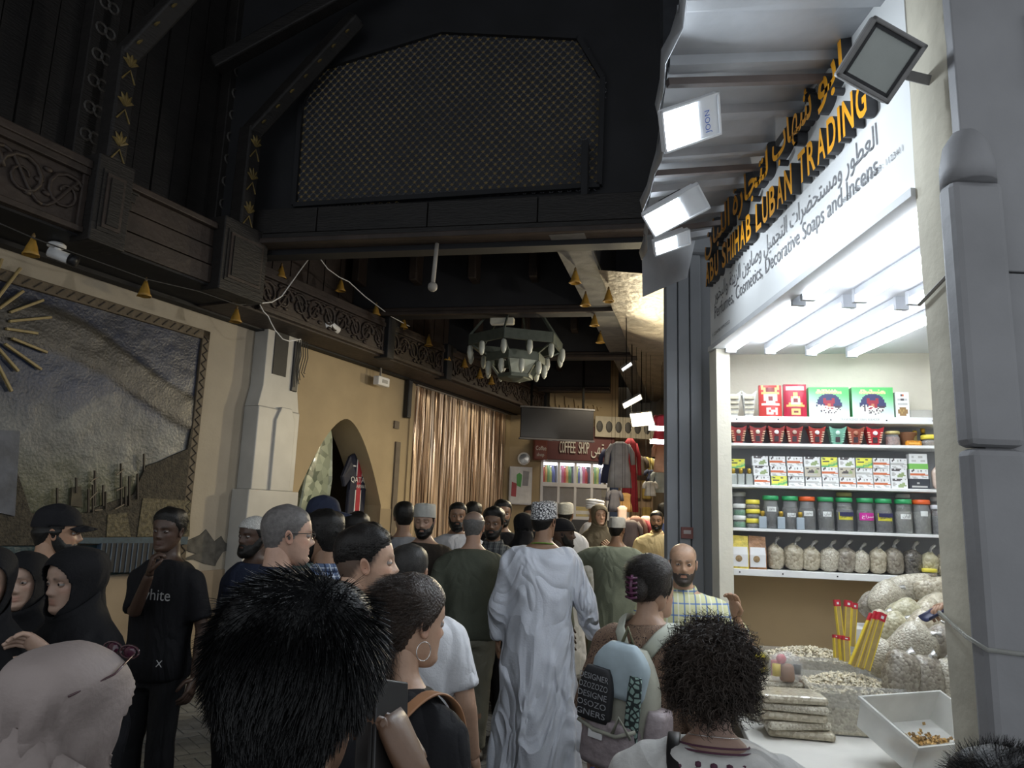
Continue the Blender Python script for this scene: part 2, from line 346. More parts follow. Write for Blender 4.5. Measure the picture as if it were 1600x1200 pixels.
def post(par,x0,x1,zpt):
    w=x1-x0; cx=(x0+x1)/2
    q=MB(); q.box(x0,x1,-OFG-.14,-OFG+.1,zb-.04,zt+.14); q.build('post_block',WOOD,par,bevel=.012)
    for k in range(3): MB().box(x0+.05+.03*k,x1-.05-.03*k,-OFG-.15-.012*k,-OFG-.13,zb+.06+.03*k,zt+.02-.03*k).build('block_panel',WOOD2 if k%2 else WOOD,par)
    for k in range(4): MB().box(x1-.02,x1+.16-.03*k,-OFG-.02,-OFG+.12,zt-.02-.08*k,zt+.06-.08*k).build('corbel_step',WOOD,par,bevel=.01)
    h=.085
    MB().box(cx-h,cx+h,-OFG-.12,-OFG+.05,zt+.14,zpt).build('post_shaft',WOOD,par,bevel=.02)
    q=MB()
    for k in range(3):
        z=zt+.28+k*.36
        for a in (-.5,0,.5,-1,1): q.tube([(cx,-OFG-.125,z),(cx+.06*sin(a),-OFG-.13,z+.07*cos(a)),(cx+.075*sin(a*1.4),-OFG-.125,z+.12*cos(a*1.2))],[.012,.014,.004],5)
        q.tube([(cx-.06,-OFG-.125,z-.14),(cx,-OFG-.13,z-.04),(cx+.06,-OFG-.125,z-.14)],.008,5)
    q.build('gilt_palmette',GOLD,par)
    a=(cx,-OFG-.04,zpt-.05); b=(cx+.35,-OFG-1.0,zpt+1.25)
    MB().beam(a,b,.16,.16,(0,1,0)).build('brace',WOOD,par,bevel=.02)
    q=MB()
    for k in range(7):
        t=.08+k*.13; p=[a[i]+(b[i]-a[i])*t for i in range(3)]
        q.tube([(p[0]-.05,p[1]-.09,p[2]-.03),(p[0],p[1]-.10,p[2]+.05),(p[0]+.05,p[1]-.09,p[2]+.01)],.012,5)
    q.build('brace_carving',GOLD,par)
    MB().ball((cx+.36,-OFG-1.0,zpt+1.2),.05).build('brace_finial',mat('grey_finial',(.2,.2,.2),.5),par,True)
post(gal,pA,pB,5.5); post(gal,pC,pD,5.55)
# plank wall above the gallery
ug=struct(MB().box(-7,sg1+.2,-.12,0,ZT,7.8).build('wall_left_upper',BLACKW)); ug.matrix_world=LWM
for i in range(36):
    x=-6.9+i*.22
    if x+.2<sg1+.2: MB().box(x,x+.205,-.16-.012*(i%2),-.12,zb+.1,7.8).build('plank',WOOD,ug)
for px in (135,150,375,362):
    s=Lw(px,200,.3)[0]; q=MB(); q.box(s-.09,s+.09,-.30,-.16,zt,7.8); o=q.build('pilaster_strip',WOOD,ug,bevel=.01)
    q=MB()
    for k in range(9): q.lathe([(.045,0),(.07,.01),(.045,.02)],12,cap=False).xf(Matrix.Translation((s,-.305,zt+.3+k*.26))@Matrix.Rotation(pi/2,4,'X')) if 0 else q.tube([(s+.05*cos(a),-.305,zt+.3+k*.26+.05*sin(a)) for a in [2*pi*j/10 for j in range(11)]],.012,4)
    q.build('rosette_row',mat('dull_carving',(.05,.045,.04),.7,.3),o)

# ---- lattice wall and cross beam
XB=np.array([-2.72,7.33,0]); XM=frame(XB)
def Xw(px,py,off=0):
    p=atPl(px,py,XB+CN*off,CN); return float((p-XB)@CU),float(p[2])
xl=struct(MB().box(-.6,4.35,.12,.3,4.3,8).build('wall_lattice',BLACKW)); xl.matrix_world=XM
bz0=Xw(405,385)[1]; bz1=Xw(500,326)[1]
for i in range(4): 
    a=[0,.83,2.0,3.1,4.3]; MB().box(a[i]+.004,a[i+1]-.004,-.05,.14,bz0+.12,bz1).build('beam_plank',WOOD,xl,bevel=.008)
for i in range(2): MB().box(0,4.3,-.09+.03*i,.14,bz0+.06*i,bz0+.055+.06*i).build('beam_moulding',WOOD2 if i==0 else WOOD,xl,bevel=.01)
lp=[Xw(*k,-.1) for k in ((462,323),(473,167),(504,110),(692,52),(904,62),(942,125),(937,292))]
MB().prism(lp,.09,.13).build('lattice_ground',mat('lattice_blue_black',(.020,.021,.026),.6,.3,20),xl)
from mathutils.geometry import intersect_point_tri_2d
def inside(x,z):
    r=False; n=len(lp)
    for i in range(n):
        (x1,z1),(x2,z2)=lp[i],lp[(i+1)%n]
        if (z1>z)!=(z2>z) and x<(x2-x1)*(z-z1)/(z2-z1)+x1: r=not r
    return r
q=MB(); g=MB(); st=.088; x0=min(p[0] for p in lp); x1=max(p[0] for p in lp); z0=min(p[1] for p in lp); z1=max(p[1] for p in lp)
j=0; z=z0
while z<z1:
    x=x0+(st/2 if j%2 else 0)
    while x<x1:
        if inside(x,z+.02):
            for a in range(4):
                b=a*pi/2+pi/4; q.tube([(x+.022*cos(b),.085,z+.022*sin(b)),(x+.055*cos(b),.083,z+.055*sin(b))],.0055,4)
            for a in range(5):
                b=a*2*pi/5+pi/2; g.add([(x,.076,z),(x+.011*cos(b-.5),.082,z+.011*sin(b-.5)),(x+.024*cos(b),.08,z+.024*sin(b)),(x+.011*cos(b+.5),.082,z+.011*sin(b+.5))],[(0,1,2,3)])
        x+=st
    z+=st*.55; j+=1
stuff(q.build('lattice_strips',mat('lattice_grey',(.075,.075,.085),.6,.3),xl)); stuff(g.build('lattice_gilt_flowers',mat('old_gilt',(.30,.21,.07),.5,.5,2),xl))
q=MB()
for i in range(len(lp)):
    a=lp[i];b=lp[(i+1)%len(lp)]; q.beam((a[0],.07,a[1]),(b[0],.07,b[1]),.05,.06,(0,1,0))
q.build('lattice_frame',BLACKW,xl)
MB().beam((Xw(400,95)[0]-.3,-.25,Xw(400,95)[1]-.2),(Xw(620,-20)[0],-.25,Xw(620,-20)[1]),.16,.16,(0,1,0)).build('roof_brace',WOOD,xl,bevel=.02)

# ---- passage beyond the cross beam: ceilings, beams, corbels
cl=struct(MB().box(-6,6,-2.6,20,7.8,7.95).build('ceiling',BLACKW))
pc=struct(MB().box(-1.5,5.6,.3,13,5.2,5.3).build('ceiling_passage',WOOD)); pc.matrix_world=XM
def xbeam(yl,zlo,h,label):
    o=np.array([-2.9,yl+.35,0]); b=struct(MB().box(0,5.2,0,.25,zlo,zlo+h).build('ceiling_beam',mat('smoky_beam',(.018,.018,.022),.7,.3,4))); b.matrix_world=frame(o)
    for k,hh in ((0,.05),(1,.1)): MB().box(0,5.2,-.07+.03*k,0,zlo-.02+.055*k,zlo+.03+.055*k).build('beam_moulding',WOOD2,b,bevel=.01)
    for i in range(5):
        x=1.0+i*.8
        q=MB(); q.prism([(-.06,5.2),(.06,5.2),(.05,4.95),(.055,4.8),(.05,4.72),(-.05,4.72),(-.055,4.8),(-.05,4.95)],-.28,0); q.xf(Matrix.Translation((x,0,zlo-4.32))); q.build('corbel',WOOD2,b,bevel=.012)
    return b
xbeam(9.6,4.32,.9,''); xbeam(12.2,4.28,.92,''); xbeam(15.0,4.2,1.0,'')
# carved band along the left side of the passage
OF2=.62; g1=sC1+1.6
band=struct(MB().box(sg1-.1,g1,-OF2,0,3.76,3.82).build('ceiling_passage_soffit',WOOD2)); band.matrix_world=LWM
e=[sg1+.1,Lw(596,540,OF2)[0],Lw(690,560,OF2)[0],g1-1.2,g1]
for i in range(4):
    carved(band,e[i]+.12,e[i+1],-OF2-.02,3.78,4.22,WOOD2,10+i)
    q=MB(); q.box(e[i+1]-.02,e[i+1]+.14,-OF2-.12,-OF2+.1,3.74,4.3); q.build('post_block',BLACKW,band,bevel=.012)
    for k in range(4): MB().box(e[i+1]+.1,e[i+1]+.36-.06*k,-OF2-.06,-OF2+.1,4.22-.1*k,4.30-.1*k).build('corbel_step',BLACKW,band,bevel=.01)
MB().box(sg1,g1,-OF2-.05,-.1,4.22,4.28).build('ledge',WOOD2,band,bevel=.008)
for i in range(48):
    x=sg1+.05+i*.155
    if x<g1: MB().box(x,x+.147,-.22-.008*(i%2),-.05,4.28,5.2).build('plank',WOOD2,band)
MB().box(sg1,g1,-.05,0,3.8,5.25).build('plank_backing',BLACKW,band)
# sloping pale beam on the right of the passage
p0=atZ(885,358,4.40); p1=atZ(990,592,4.40)
rb=struct(MB().beam(tuple(p0),tuple(p1+(p1-p0)*.35),.34,.10).build('ceiling_side_beam',mat('dusty_grey_beam',(.10,.095,.09),.8,.35,6,.5)))
d_=(p1-p0)/np.linalg.norm(p1-p0); nrm=np.array([d_[1],-d_[0],0])
q=MB(); a=p0+nrm*.16; b=p1+nrm*.16+(p1-p0)*.35
q.beam((a[0],a[1],4.85),(b[0],b[1],4.85),.06,.9); q.build('beam_upper_board',BLACKW,rb)
# foil-faced soffit right of it
FOIL=mat('crumpled_foil',(.20,.165,.12),.5,.4,6,.9,metal=.3,bscale=9)
q=MB(); nn=14
A=[p0*(1-t)+p1*t for t in np.linspace(.12,1.3,nn)]
v=[];f=[]
for i,p in enumerate(A):
    for j in range(6):
        w=p+nrm*(.18+.32*j); v.append((w[0],w[1],4.30-.10*j*.5+.03*sin(i*2.1+j)+.02*sin(j*5+i*3)))
f=[(i*6+j,i*6+j+1,i*6+j+7,i*6+j+6) for i in range(nn-1) for j in range(5)]
q.add(v,f).build('foil_soffit',FOIL,rb,True)

# ---- right: grey pier beyond the shop, upper wall
GREY=mat('grey_pier_paint',(.24,.25,.265),.7,.12,2,.1)
gp=struct(MB().box(1.165,1.9,5.05,5.11,0,3.75).build('wall_pier_grey',GREY))
for x in (1.165,1.25,1.335): MB().box(x,x+.075,5.02,5.06,0,3.6).build('pier_panel',GREY,gp,bevel=.006)
MB().box(1.14,1.9,4.98,5.11,3.6,3.75).build('pier_cap',GREY,gp,bevel=.03)
MB().box(1.14,1.9,5.0,5.11,3.75,7.8).build('pier_upper',mat('dark_upper_paint',(.03,.032,.038),.8,.3),gp)
struct(MB().box(1.40,1.6,2.0,5.2,3.9,7.8).build('wall_right_upper',mat('dark_upper_paint')))
o=struct(MB().box(3.45,3.6,5.3,20,0,5.3).build('wall_right_far',mat('dim_room_plaster')))
o=struct(MB().box(-4,7,19.6,19.8,0,5.3).build('wall_back',mat('far_warm_plaster',(.35,.26,.16),.9,.2,2)))
# ================================================================ incense shop on the right
FX=1.36
SHOPW=mat('shop_cream_wall',(.70,.66,.55),.8,.10,3,.25,bscale=14)
S0=np.array([1.45,4.6,0]); SMX=frame(S0)
def Sw(px,py,off=0):
    p=atPl(px,py,S0+CN*off,CN); return float((p-S0)@CU),float(p[2])
ws=struct(MB().box(-.06,1.75,.25,.4,0,2.83).build('wall_shop_far',SHOPW)); ws.matrix_world=SMX
MB().box(-.05,1.75,.235,.25,0,1.42).build('tan_lower_coat',mat('shop_tan_coat',(.46,.33,.18),.7,.08,2),ws)
struct(MB().box(FX+.004,FX+.09,4.52,4.67,0,2.815).build('wall_shop_jamb',SHOPW))
struct(MB().box(3.0,3.15,2.0,4.8,0,2.9).build('wall_shop_inner',SHOPW))
struct(MB().box(FX+.07,3.1,2.1,4.85,2.83,2.9).build('ceiling_shop',mat('shop_ceiling_white',(.74,.76,.80),.6,.05,3)))
# near pier with marble half column
PC=mat('pier_cream_render',(.62,.58,.47),.85,.16,5,.22,bscale=16); PG=mat('pier_grey_marble',(.23,.228,.235),.6,.16,3,.25,bscale=8)
pr=struct(MB().box(FX+.02,3.2,2.06,2.26,0,4.6).build('wall_pier_near',PG))
ys=np.linspace(0,4.6,47); q=MB(); v=[];f=[]
for i,z in enumerate(ys):
    yf=2.075+.012*sin(z*7)+.01*sin(z*17+1); xo=FX-.004*sin(z*5)
    v+=[(xo,2.26,z),(xo,yf,z),(xo+.03,yf-.02,z)]
f=[(3*i+j,3*i+j+1,3*i+j+4,3*i+j+3) for i in range(46) for j in range(2)]
q.add(v,f).build('worn_render_face',PC,pr,True)
for z0,z1 in ((0,.95),(.955,1.93),(1.935,2.72)): MB().box(FX-.055,FX+.10,1.99,2.07,z0,z1).build('half_column_block',PG,pr,bevel=.02)
q=MB(); q.lathe([(.075,0),(.074,.06),(.06,.13),(.035,.17),(.005,.185)],16,(FX+.022,2.035,2.72)); q.build('column_top',PG,pr,True)
for z0,z1 in ((0,1.2),(1.205,2.45),(2.455,3.4),(3.405,4.6)): MB().box(FX+.005,3.2,2.025,2.065,z0,z1).build('marble_slab',PG,pr,bevel=.004)
q=MB(); q.tube([(FX-.012,2.27,1.46),(FX-.06,2.07,1.42),(FX-.06,1.985,1.40),(FX+.11,1.985,1.385),(FX+.5,2.02,1.38)],[.007]*5,8,.8,up=(1,0,0)); q.build('clear_tape',mat('packing_tape',(.42,.42,.38),.25,.1,alpha=.5),pr,True)
q=MB(); q.tube([(FX-.01,2.27,2.42),(FX-.012,2.1,2.47),(FX+.02,2.03,2.50)],.006,6); q.build('tied_string',WIRE,pr)
t=thing('pier_notice','red and white notice fixed high on the near grey marble pier','sign',(1.60,2.02,3.06))
MB().box(0,.2,-.012,0,0,.24).build('backing',WHITE,t); 
MB().box(.015,.2,-.016,-.012,.02,.125).build('red_field',mat('notice_red',(.35,.03,.06),.5),t); MB().box(.015,.2,-.016,-.012,.14,.23).build('red_field',mat('notice_red'),t)
me=text('NO',.075); o=put('lettering',me,WHITE,t); o.rotation_euler=(pi/2,0,0); o.location=(.035,-.018,.05)
me=text(arab('لا'),.08); o=put('lettering',me,WHITE,t); o.rotation_euler=(pi/2,0,0); o.location=(.05,-.018,.16)

# ---- fascia sign
SIGNW=mat('sign_white',(.80,.81,.80),.45,.05,3)
sg=thing('shop_sign','white shop fascia with raised orange letters above the incense shop','sign',(FX,4.62,2.82),-pi/2)  # local x runs towards the camera
def SG(y,z): return 4.62-y,z-2.82
MB().prism([(0,0),(2.36,0),(2.36,.86),(1.87,.83),(0,.63)],0,.06).build('board',SIGNW,sg)
FIXT=mat('trim_pale',(.55,.56,.57),.5,.05)
ORG=mat('orange_letter_face',(.95,.42,.02),.35,.05); OSD=mat('letter_side_grey',(.05,.05,.055),.5)
MB().box(0,2.36,-.02,.06,-.03,0).build('lower_trim',FIXT,sg)
def raised(body,size,x0,x1,z,ext,name='letter'):
    me=text(body,size,ext,bold=.004)
    if not me.vertices: return
    a,b=tw(me); k=(x1-x0)/(b-a)
    for v in me.vertices: v.co.x=(v.co.x-a)*k
    me.materials.append(ORG); me.materials.append(OSD)
    for p in me.polygons: p.material_index=0 if p.normal.z>.9 else 1
    o=put(name,me,None,sg); o.rotation_euler=(pi/2,0,0); o.location=(x0,-ext,z)
line='ABU SHIHAB LUBAN TRADING'; x=.05; wd={'I':.42,' ':.55,'M':1.2,'N':1.1}
tot=sum(wd.get(ch,1) for ch in line); un=2.12/tot
for ch in line:
    w=wd.get(ch,1)*un
    if ch!=' ': raised(ch,.21,x+.006,x+w-.014,.395,.022)
    x+=w
for wd_,xa,xb in (('اللبان',.04,.56),('لتجارة',.62,1.18),('شهاب',1.24,1.70),('أبو',1.76,2.02)): raised(arab(wd_),.24,xa,xb,.615+.03*xa,.022,'arabic_word')
GP=mat('sign_grey_print',(.17,.17,.18),.6)
def flat(body,size,x0,x1,z,par,m=GP,y=-.003,name='lettering'):
    me=text(body,size); a,b=tw(me); k=(x1-x0)/max(b-a,1e-6)
    for v in me.vertices: v.co.x=(v.co.x-a)*k
    o=put(name,me,m,par); o.rotation_euler=(pi/2,0,0); o.location=(x0,y,z); return o
flat('Perfumes, Cosmetics, Decorative Soaps and Incens',.115,.10,2.13,.165,sg)
flat(arab('العطور ومستحضرات التجميل وصابون الزينة والبخور'),.125,.10,2.14,.275,sg)
flat('112347819992022',.03,.05,.40,.06,sg); flat('99351138 : 92147889 : 1123411',.035,1.85,2.30,.165,sg)

# ---- canopy of ribbed sheet over the sign
CAN=mat('canopy_sheet',(.38,.39,.41),.45,.2,4,.2,metal=.3)
A=np.array([.86,4.36,3.40]);B=np.array([1.36,4.66,3.62]);C=np.array([.44,1.3,3.56]);D=np.array([1.36,1.3,3.66])
cn=thing('metal_canopy','ribbed pale metal canopy sheet projecting over the shop sign','canopy',(1.36,4.66,3.62))
o0=np.array(cn.location)
for i in range(9):
    t0=i/9;t1=(i+1)/9; w=[A+(C-A)*t0,B+(D-B)*t0,B+(D-B)*t1,A+(C-A)*t1]; w=[p-o0 for p in w]
    e=(w[3]-w[0])*.22; e2=(w[2]-w[1])*.22; dn=np.array([0,0,-.035]); up=np.array([0,0,.004])
    q=MB(); q.add([tuple(p) for p in (w[0],w[0]+e*.15+dn,w[0]+e*.85+dn,w[0]+e,w[3],w[1],w[1]+e2*.15+dn,w[1]+e2*.85+dn,w[1]+e2,w[2])],[(j,j+1,j+6,j+5) for j in range(4)])
    o=q.build('ribbed_sheet',CAN,cn); s=o.modifiers.new('s','SOLIDIFY'); s.thickness=.004
q=MB(); w=[A,C]; n=18; v=[]
for i in range(n+1):
    p=A+(C-A)*i/n-o0; b=.025*sin(i*1.1)+.012*sin(i*2.7); v+=[tuple(p+[b*.4,0,.02]),tuple(p+[-.02+b,.0,-.05]),tuple(p+[-.005+b,0,-.10-.012*sin(i*1.9)])]
q.add(v,[(3*i+j,3*i+j+1,3*i+j+4,3*i+j+3) for i in range(n) for j in range(2)]); o=q.build('bent_edge_strip',CAN,cn,True); s=o.modifiers.new('s','SOLIDIFY'); s.thickness=.004
tip=[A-o0,A-o0+[.03,.12,-.30],A-o0+[.36,.30,-.10],B-o0+[-.08,0,-.04]]
q=MB(); q.add([tuple(p) for p in tip],[(0,1,2,3)]); o=q.build('hanging_flap',CAN,cn); s=o.modifiers.new('s','SOLIDIFY'); s.thickness=.004
for yy in (2.0,2.75,3.5,4.2):
    t=(4.5-yy)/3.2; a=A+(C-A)*t-o0+[0,0,-.05]; b=B+(D-B)*t-o0+[0,0,-.06]
    MB().beam(tuple(a),tuple(b),.03,.03).build('support_bar',mat('bar_brown_grey',(.16,.13,.12),.6),cn)
# ---- LED floodlights
LEDW=mat('led_panel',(1,1,1),.4,0,emit=FLOOD,ecol=(.80,.90,1.0)); LEDB=mat('led_housing',(.72,.73,.75),.4,.05)
def floodlight(c,a,n,w,h,label,grp='LED floodlights under the canopy',on=True,housing=LEDB,power=0,col=(.82,.91,1),panel=None,arm=True,txt=True,led=.62):
    a=np.array(a,float);a/=np.linalg.norm(a); n=np.array(n,float); n-=a*(n@a); n/=np.linalg.norm(n); b=np.cross(n,a)
    M=Matrix(((a[0],b[0],n[0],c[0]),(a[1],b[1],n[1],c[1]),(a[2],b[2],n[2],c[2]),(0,0,0,1)))
    t=thing('floodlight',label,'floodlight',group=grp); t.matrix_world=M
    MB().box(-w/2,w/2,-h/2,h/2,-.028,0).build('housing',housing,t,bevel=.008)
    MB().box(-w/2+.012,-w/2+w*led,-h/2+.014,h/2-.014,0,.004).build('led_panel',panel or LEDW,t)
    q=MB(); e=.008
    for x0,x1,y0,y1 in ((-w/2,w/2,-h/2,-h/2+e),(-w/2,w/2,h/2-e,h/2),(-w/2,-w/2+e,-h/2,h/2),(w/2-e,w/2,-h/2,h/2)): q.box(x0,x1,y0,y1,0,.009)
    q.build('bezel',housing,t)
    for i in range(5): MB().box(-w*.4,w*.4,-h*.4+h*.2*i-.004,-h*.4+h*.2*i+.004,-.05,-.027).build('cooling_fin',housing,t)
    if arm:
        q=MB(); q.box(-.015,.015,-h*.1,h*.1,-.14,-.028); q.box(-w*.2,w*.2,-.012,.012,-.15,-.14); q.build('bracket',BLACK,t)
    if txt:
        o=put('lettering',text('JOON',.034),mat('logo_blue',(.03,.12,.5),.5),t); o.location=(w*.30,-h*.34,.011); o.rotation_euler=(0,0,pi/2)
    if power:
        l=bpy.data.lights.new('flood_lamp','AREA'); l.shape='RECTANGLE'; l.size=w*.55; l.size_y=h*.8; l.energy=power; l.color=col
        o=bpy.data.objects.new('flood_lamp',l); COL.objects.link(o); o.parent=t; o.location=(-w*.18,0,.02); o.rotation_euler=(pi,0,0)
    return t
def rayz(px,py,z): return atZ(px,py,z)
floodlight(atY(1080,192,2.72),(.87,.12,.42),(-.35,-.62,-.70),.27,.17,'nearest of three bright LED floodlights under the metal canopy',power=6)
floodlight(atY(1056,330,3.35),(.78,-.42,.36),(-.62,-.05,-.80),.30,.15,'middle LED floodlight of three under the metal canopy',power=6,txt=False)
floodlight(atY(1050,379,3.95),(.85,-.05,.33),(-.45,-.45,-.78),.22,.10,'smallest, farthest of three LED floodlights under the metal canopy',power=4,txt=False)
# old floodlight at the pier
c=atY(1376,95,1.98); OLD=mat('old_lamp_grey',(.20,.195,.19),.55,.2,12,.2)
t=thing('floodlight','large unlit grey floodlight bolted to the near pier above the sign','floodlight')
a=np.array([.86,.10,-.40]);a/=np.linalg.norm(a); n=np.array([-.30,-.80,-.45]);n-=a*(n@a);n/=np.linalg.norm(n);b=np.cross(n,a)
t.matrix_world=Matrix(((a[0],b[0],n[0],c[0]),(a[1],b[1],n[1],c[1]),(a[2],b[2],n[2],c[2]),(0,0,0,1)))
h=.092
q=MB(); q.loft([[(x*s,y*s,z) for x,y in ((-h,-h),(h,-h),(h,h),(-h,h))] for s,z in ((.62,-.11),(.7,-.10),(1,-.03),(1,0))]); q.build('housing',OLD,t,bevel=.008)
q=MB()
for x0,x1,y0,y1 in ((-h,h,-h,-h+.014),(-h,h,h-.014,h),(-h,-h+.014,-h,h),(h-.014,h,-h,h)): q.box(x0,x1,y0,y1,0,.014)
q.build('bezel',OLD,t,bevel=.004)
q=MB(); hh=h-.014
for x0,x1,y0,y1 in ((-hh,hh,-hh,-hh+.01),(-hh,hh,hh-.01,hh),(-hh,-hh+.01,-hh,hh),(hh-.01,hh,-hh,hh)): q.box(x0,x1,y0,y1,0,.008)
q.build('gasket',BLACK,t)
q=MB(); q.add([(-.07,-.07,.001),(.07,-.07,.001),(.07,.07,.001),(-.07,.07,.001),(-.045,-.03,-.02),(.045,-.03,-.02),(.045,.03,-.02),(-.045,.03,-.02)],[(0,1,5,4),(1,2,6,5),(2,3,7,6),(3,0,4,7),(4,5,6,7)]); q.build('reflector',mat('lamp_reflector',(.50,.52,.46),.35,.15,5),t)
MB().box(-hh+.01,hh-.01,-hh+.01,hh-.01,.004,.007).build('glass_pane',mat('lamp_glass',(.75,.8,.75),.1,0,alpha=.25),t)
q=MB(); q.beam((h+.005,0,-.05),(h+.02,.02,-.2),.02,.03); q.beam((h+.02,.02,-.2),(h+.14,.05,-.22),.03,.03); q.build('bracket',OLD,t)
MB().box(-.04,.05,-h*.6,h*.6,-.17,-.10).build('gear_box',OLD,t,bevel=.01)

# ---- tube lights in the shop
TUBEM=mat('tube_light',(1,1,1),.4,0,emit=TUBE,ecol=(.88,.94,1.0)); FIXM=mat('tube_fixture_grey',(.50,.52,.56),.4,.05)
for i,X in enumerate((1.45,1.70,1.96,2.22)):
    for k,(y0,y1) in enumerate(((3.45,4.50),(2.30,3.36))):
        lab='%s batten tube light of the shop ceiling, %s'%(('outermost','second','third','innermost')[i],('end nearest the shelves','end nearest the pier')[k])
        t=thing('tube_light',lab,'tube light',(X+.01*k,(y0+y1)/2,2.83),group='shop ceiling tube lights'); L_=(y1-y0)/2
        MB().box(-.03,.03,-L_,L_,-.035,0).build('fixture',FIXM,t,bevel=.004)
        MB().box(-.024,.024,-L_+.02,L_-.02,-.062,-.035).build('diffuser',TUBEM,t,bevel=.008)
        MB().box(-.032,.032,-L_-.012,-L_+.015,-.066,0).build('end_cap',FIXM,t); MB().box(-.032,.032,L_-.015,L_+.012,-.066,0).build('end_cap',FIXM,t)

# ---- shelf unit
sh=thing('wall_shelf','white five-board wall shelf full of incense goods','shelf',S0,-C12)
BRD=[2.375,2.205,1.945,1.68,1.435]; SHW=mat('shelf_white',(.82,.82,.81),.45,.05,5); SWID=1.5
for i,z in enumerate(BRD): MB().box(0,SWID,0,.215,z-(.04 if i in (0,4) else .018),z).build('board',SHW,sh,bevel=.003)
MB().box(-.022,0,0,.215,BRD[4]-.04,BRD[0]).build('side_panel',SHW,sh,bevel=.003); MB().box(SWID,SWID+.02,0,.215,BRD[4]-.04,BRD[0]).build('side_panel',SHW,sh,bevel=.003)
MB().box(0,SWID,.205,.215,BRD[4],BRD[0]-.04).build('back_panel',mat('shelf_back_grey',(.36,.37,.39),.6,.06),sh)
q=MB()
for z in (BRD[0]-.02,BRD[4]-.02):
    for x in (.06,.31,.62,.94,1.2): q.lathe([(.004,0),(.004,.003)],8).xf(Matrix.Translation((x,-.001,z))@Matrix.Rotation(pi/2,4,'X')) if 0 else q.box(x-.004,x+.004,-.002,0,z-.004,z+.004)
stuff(q.build('screw_heads',BLACK,sh))
flat('FRANKINCENSE  LUBAN  BUKHOOR',.022,.68,.90,2.352,sh,mat('faded_print',(.35,.4,.36),.7),-.002)
def SP(px,row,back=.06):                # foot point on a shelf board from a pixel column
    a,_=Sw(px,(646,690,756,826,888)[row],-back); p=S0+CU*a-CN*back; return (p[0],p[1],BRD[row])
PXM=3.63e-3                              # metres per pixel on the shelf
def art(rows,pal,w,h,d,name):            # printed carton: front built from coloured cells
    mb=MB(); nr=len(rows); nc=len(rows[0]); mb.col=pal.get('side',pal['.'])
    mb.box(-w/2,w/2,0,d,0,h)
    for j,r in enumerate(rows):
        for i,ch in enumerate(r):
            x0=-w/2+w*i/nc;x1=-w/2+w*(i+1)/nc;z1=h-h*j/nr;z0=h-h*(j+1)/nr
            mb.col=pal[ch]; mb.add([(x0,-.0006,z0),(x1,-.0006,z0),(x1,-.0006,z1),(x0,-.0006,z1)],[(0,1,2,3)])
    return mb.mesh(name)
CARD=vmat('carton',.45,var=.04)
WH=(.80,.81,.80); OR=(.62,.17,.07); DK=(.10,.09,.09); GN=(.30,.38,.18); LG=(.52,.60,.16); YL=(.80,.78,.10); G2=(.10,.42,.16); BG=(.52,.48,.38); LGY=(.5,.5,.48)
pal={'.':WH,'o':OR,'k':DK,'g':GN,'l':LG,'y':YL,'G':G2,'b':BG,'-':LGY}
T_A=['..k.........','.kk..-.k..-.','.k...-.-....','............','oooooooooo..','oooooooooooo','.......--...','.---....---.','..---.......']
T_B=['.kk.kkkk..-.','.kkkkkk.....','............','.--.....gg..','.---..gggg..','.--..gggggg.','.....gggg...','............']
T_Y=['llyyyyyyyyyy','lkkyyyykkyyl','yyyyyyyyyyyl','ykkkkkyyylll','yyyyyyyllllG','yyyyyllllGGG','lllllGGGGGll','GGGGGGlllyyy']
T_C=['bbbbbbbbbbbb','bkkbbbbbbkkb','bbbbbkbbgbbb','bbbkkkkbggbb','bbkkkkkgggbb','bbbbbbbbbbbb','bb-------bbb','bbbbbbbbbbbb']
T_D=[r.replace('o','-') for r in T_A]
bw,bh=.0925,.060
ME={k:art(r,pal,bw,bh,.07,'tea_carton') for k,r in dict(A=T_A,B=T_B,Y=T_Y,C=T_C,D=T_D).items()}
NM={'A':'white incense carton with orange stripe','B':'white incense carton with dark heading and green leaf','Y':'yellow and green incense carton','C':'beige incense carton with dark bowl picture','D':'white incense carton with grey stripe'}
ORD=['first','second','third','fourth','fifth','sixth','seventh','eighth','ninth']
for r,(rowt,x0,x1,code) in enumerate((('bottom row',1191,1405.5,'AYDDDAAAB'),('middle row',1190,1405,'BAACACDAB'),('top row',1188.5,1406,'BAABYBYAD'))):
    for i,ch in enumerate(code):
        p=SP(x0+(x1-x0)*i/8,2,.035+random.uniform(-.004,.004)); o=put('incense_carton',ME[ch],CARD,loc=(p[0],p[1],p[2]+r*(bh+.001)),rz=-C12+random.uniform(-.03,.03))
        tag(o,'%s, %s in the %s'%(NM[ch],ORD[i],rowt),'box','incense cartons stacked on the third shelf')
def carton(px,row,w,h,rows,pl,label,dz=0,d=.06,back=.035,name='carton',grp=None):
    p=SP(px,row,back); o=put(name,art(rows,pl,w,h,d,name),CARD,loc=(p[0],p[1],p[2]+dz),rz=-C12); return tag(o,label,'box',grp)
DG=(.045,.05,.06)
carton(1437,2,.115,.062,['kkkkkkkk','kkkkkkkk','kkk-kkkk','kkkkkkkk','k------k','kkkkkkkk'],{**pal,'k':DG,'.':DG},'charcoal gift box at the foot of the right-hand carton stack')
carton(1437,2,.10,.058,T_A,pal,'white carton with orange stripe resting on the charcoal gift box',.0625)
carton(1437,2,.105,.032,['........','........'],{'.':(.22,.55,.12)},'plain bright green carton in the right-hand stack',.121)
carton(1437,2,.10,.033,['........','.--..--.','........'],pal,'white carton lying just on the green carton',.1535)
carton(1437,2,.098,.026,['........','.-..--..'],pal,'topmost thin white carton of the right-hand stack',.187)
carton(1153,2,.09,.058,T_Y,pal,'yellow and green carton resting on gold-capped bottles at shelf left',.105,.05,.06)
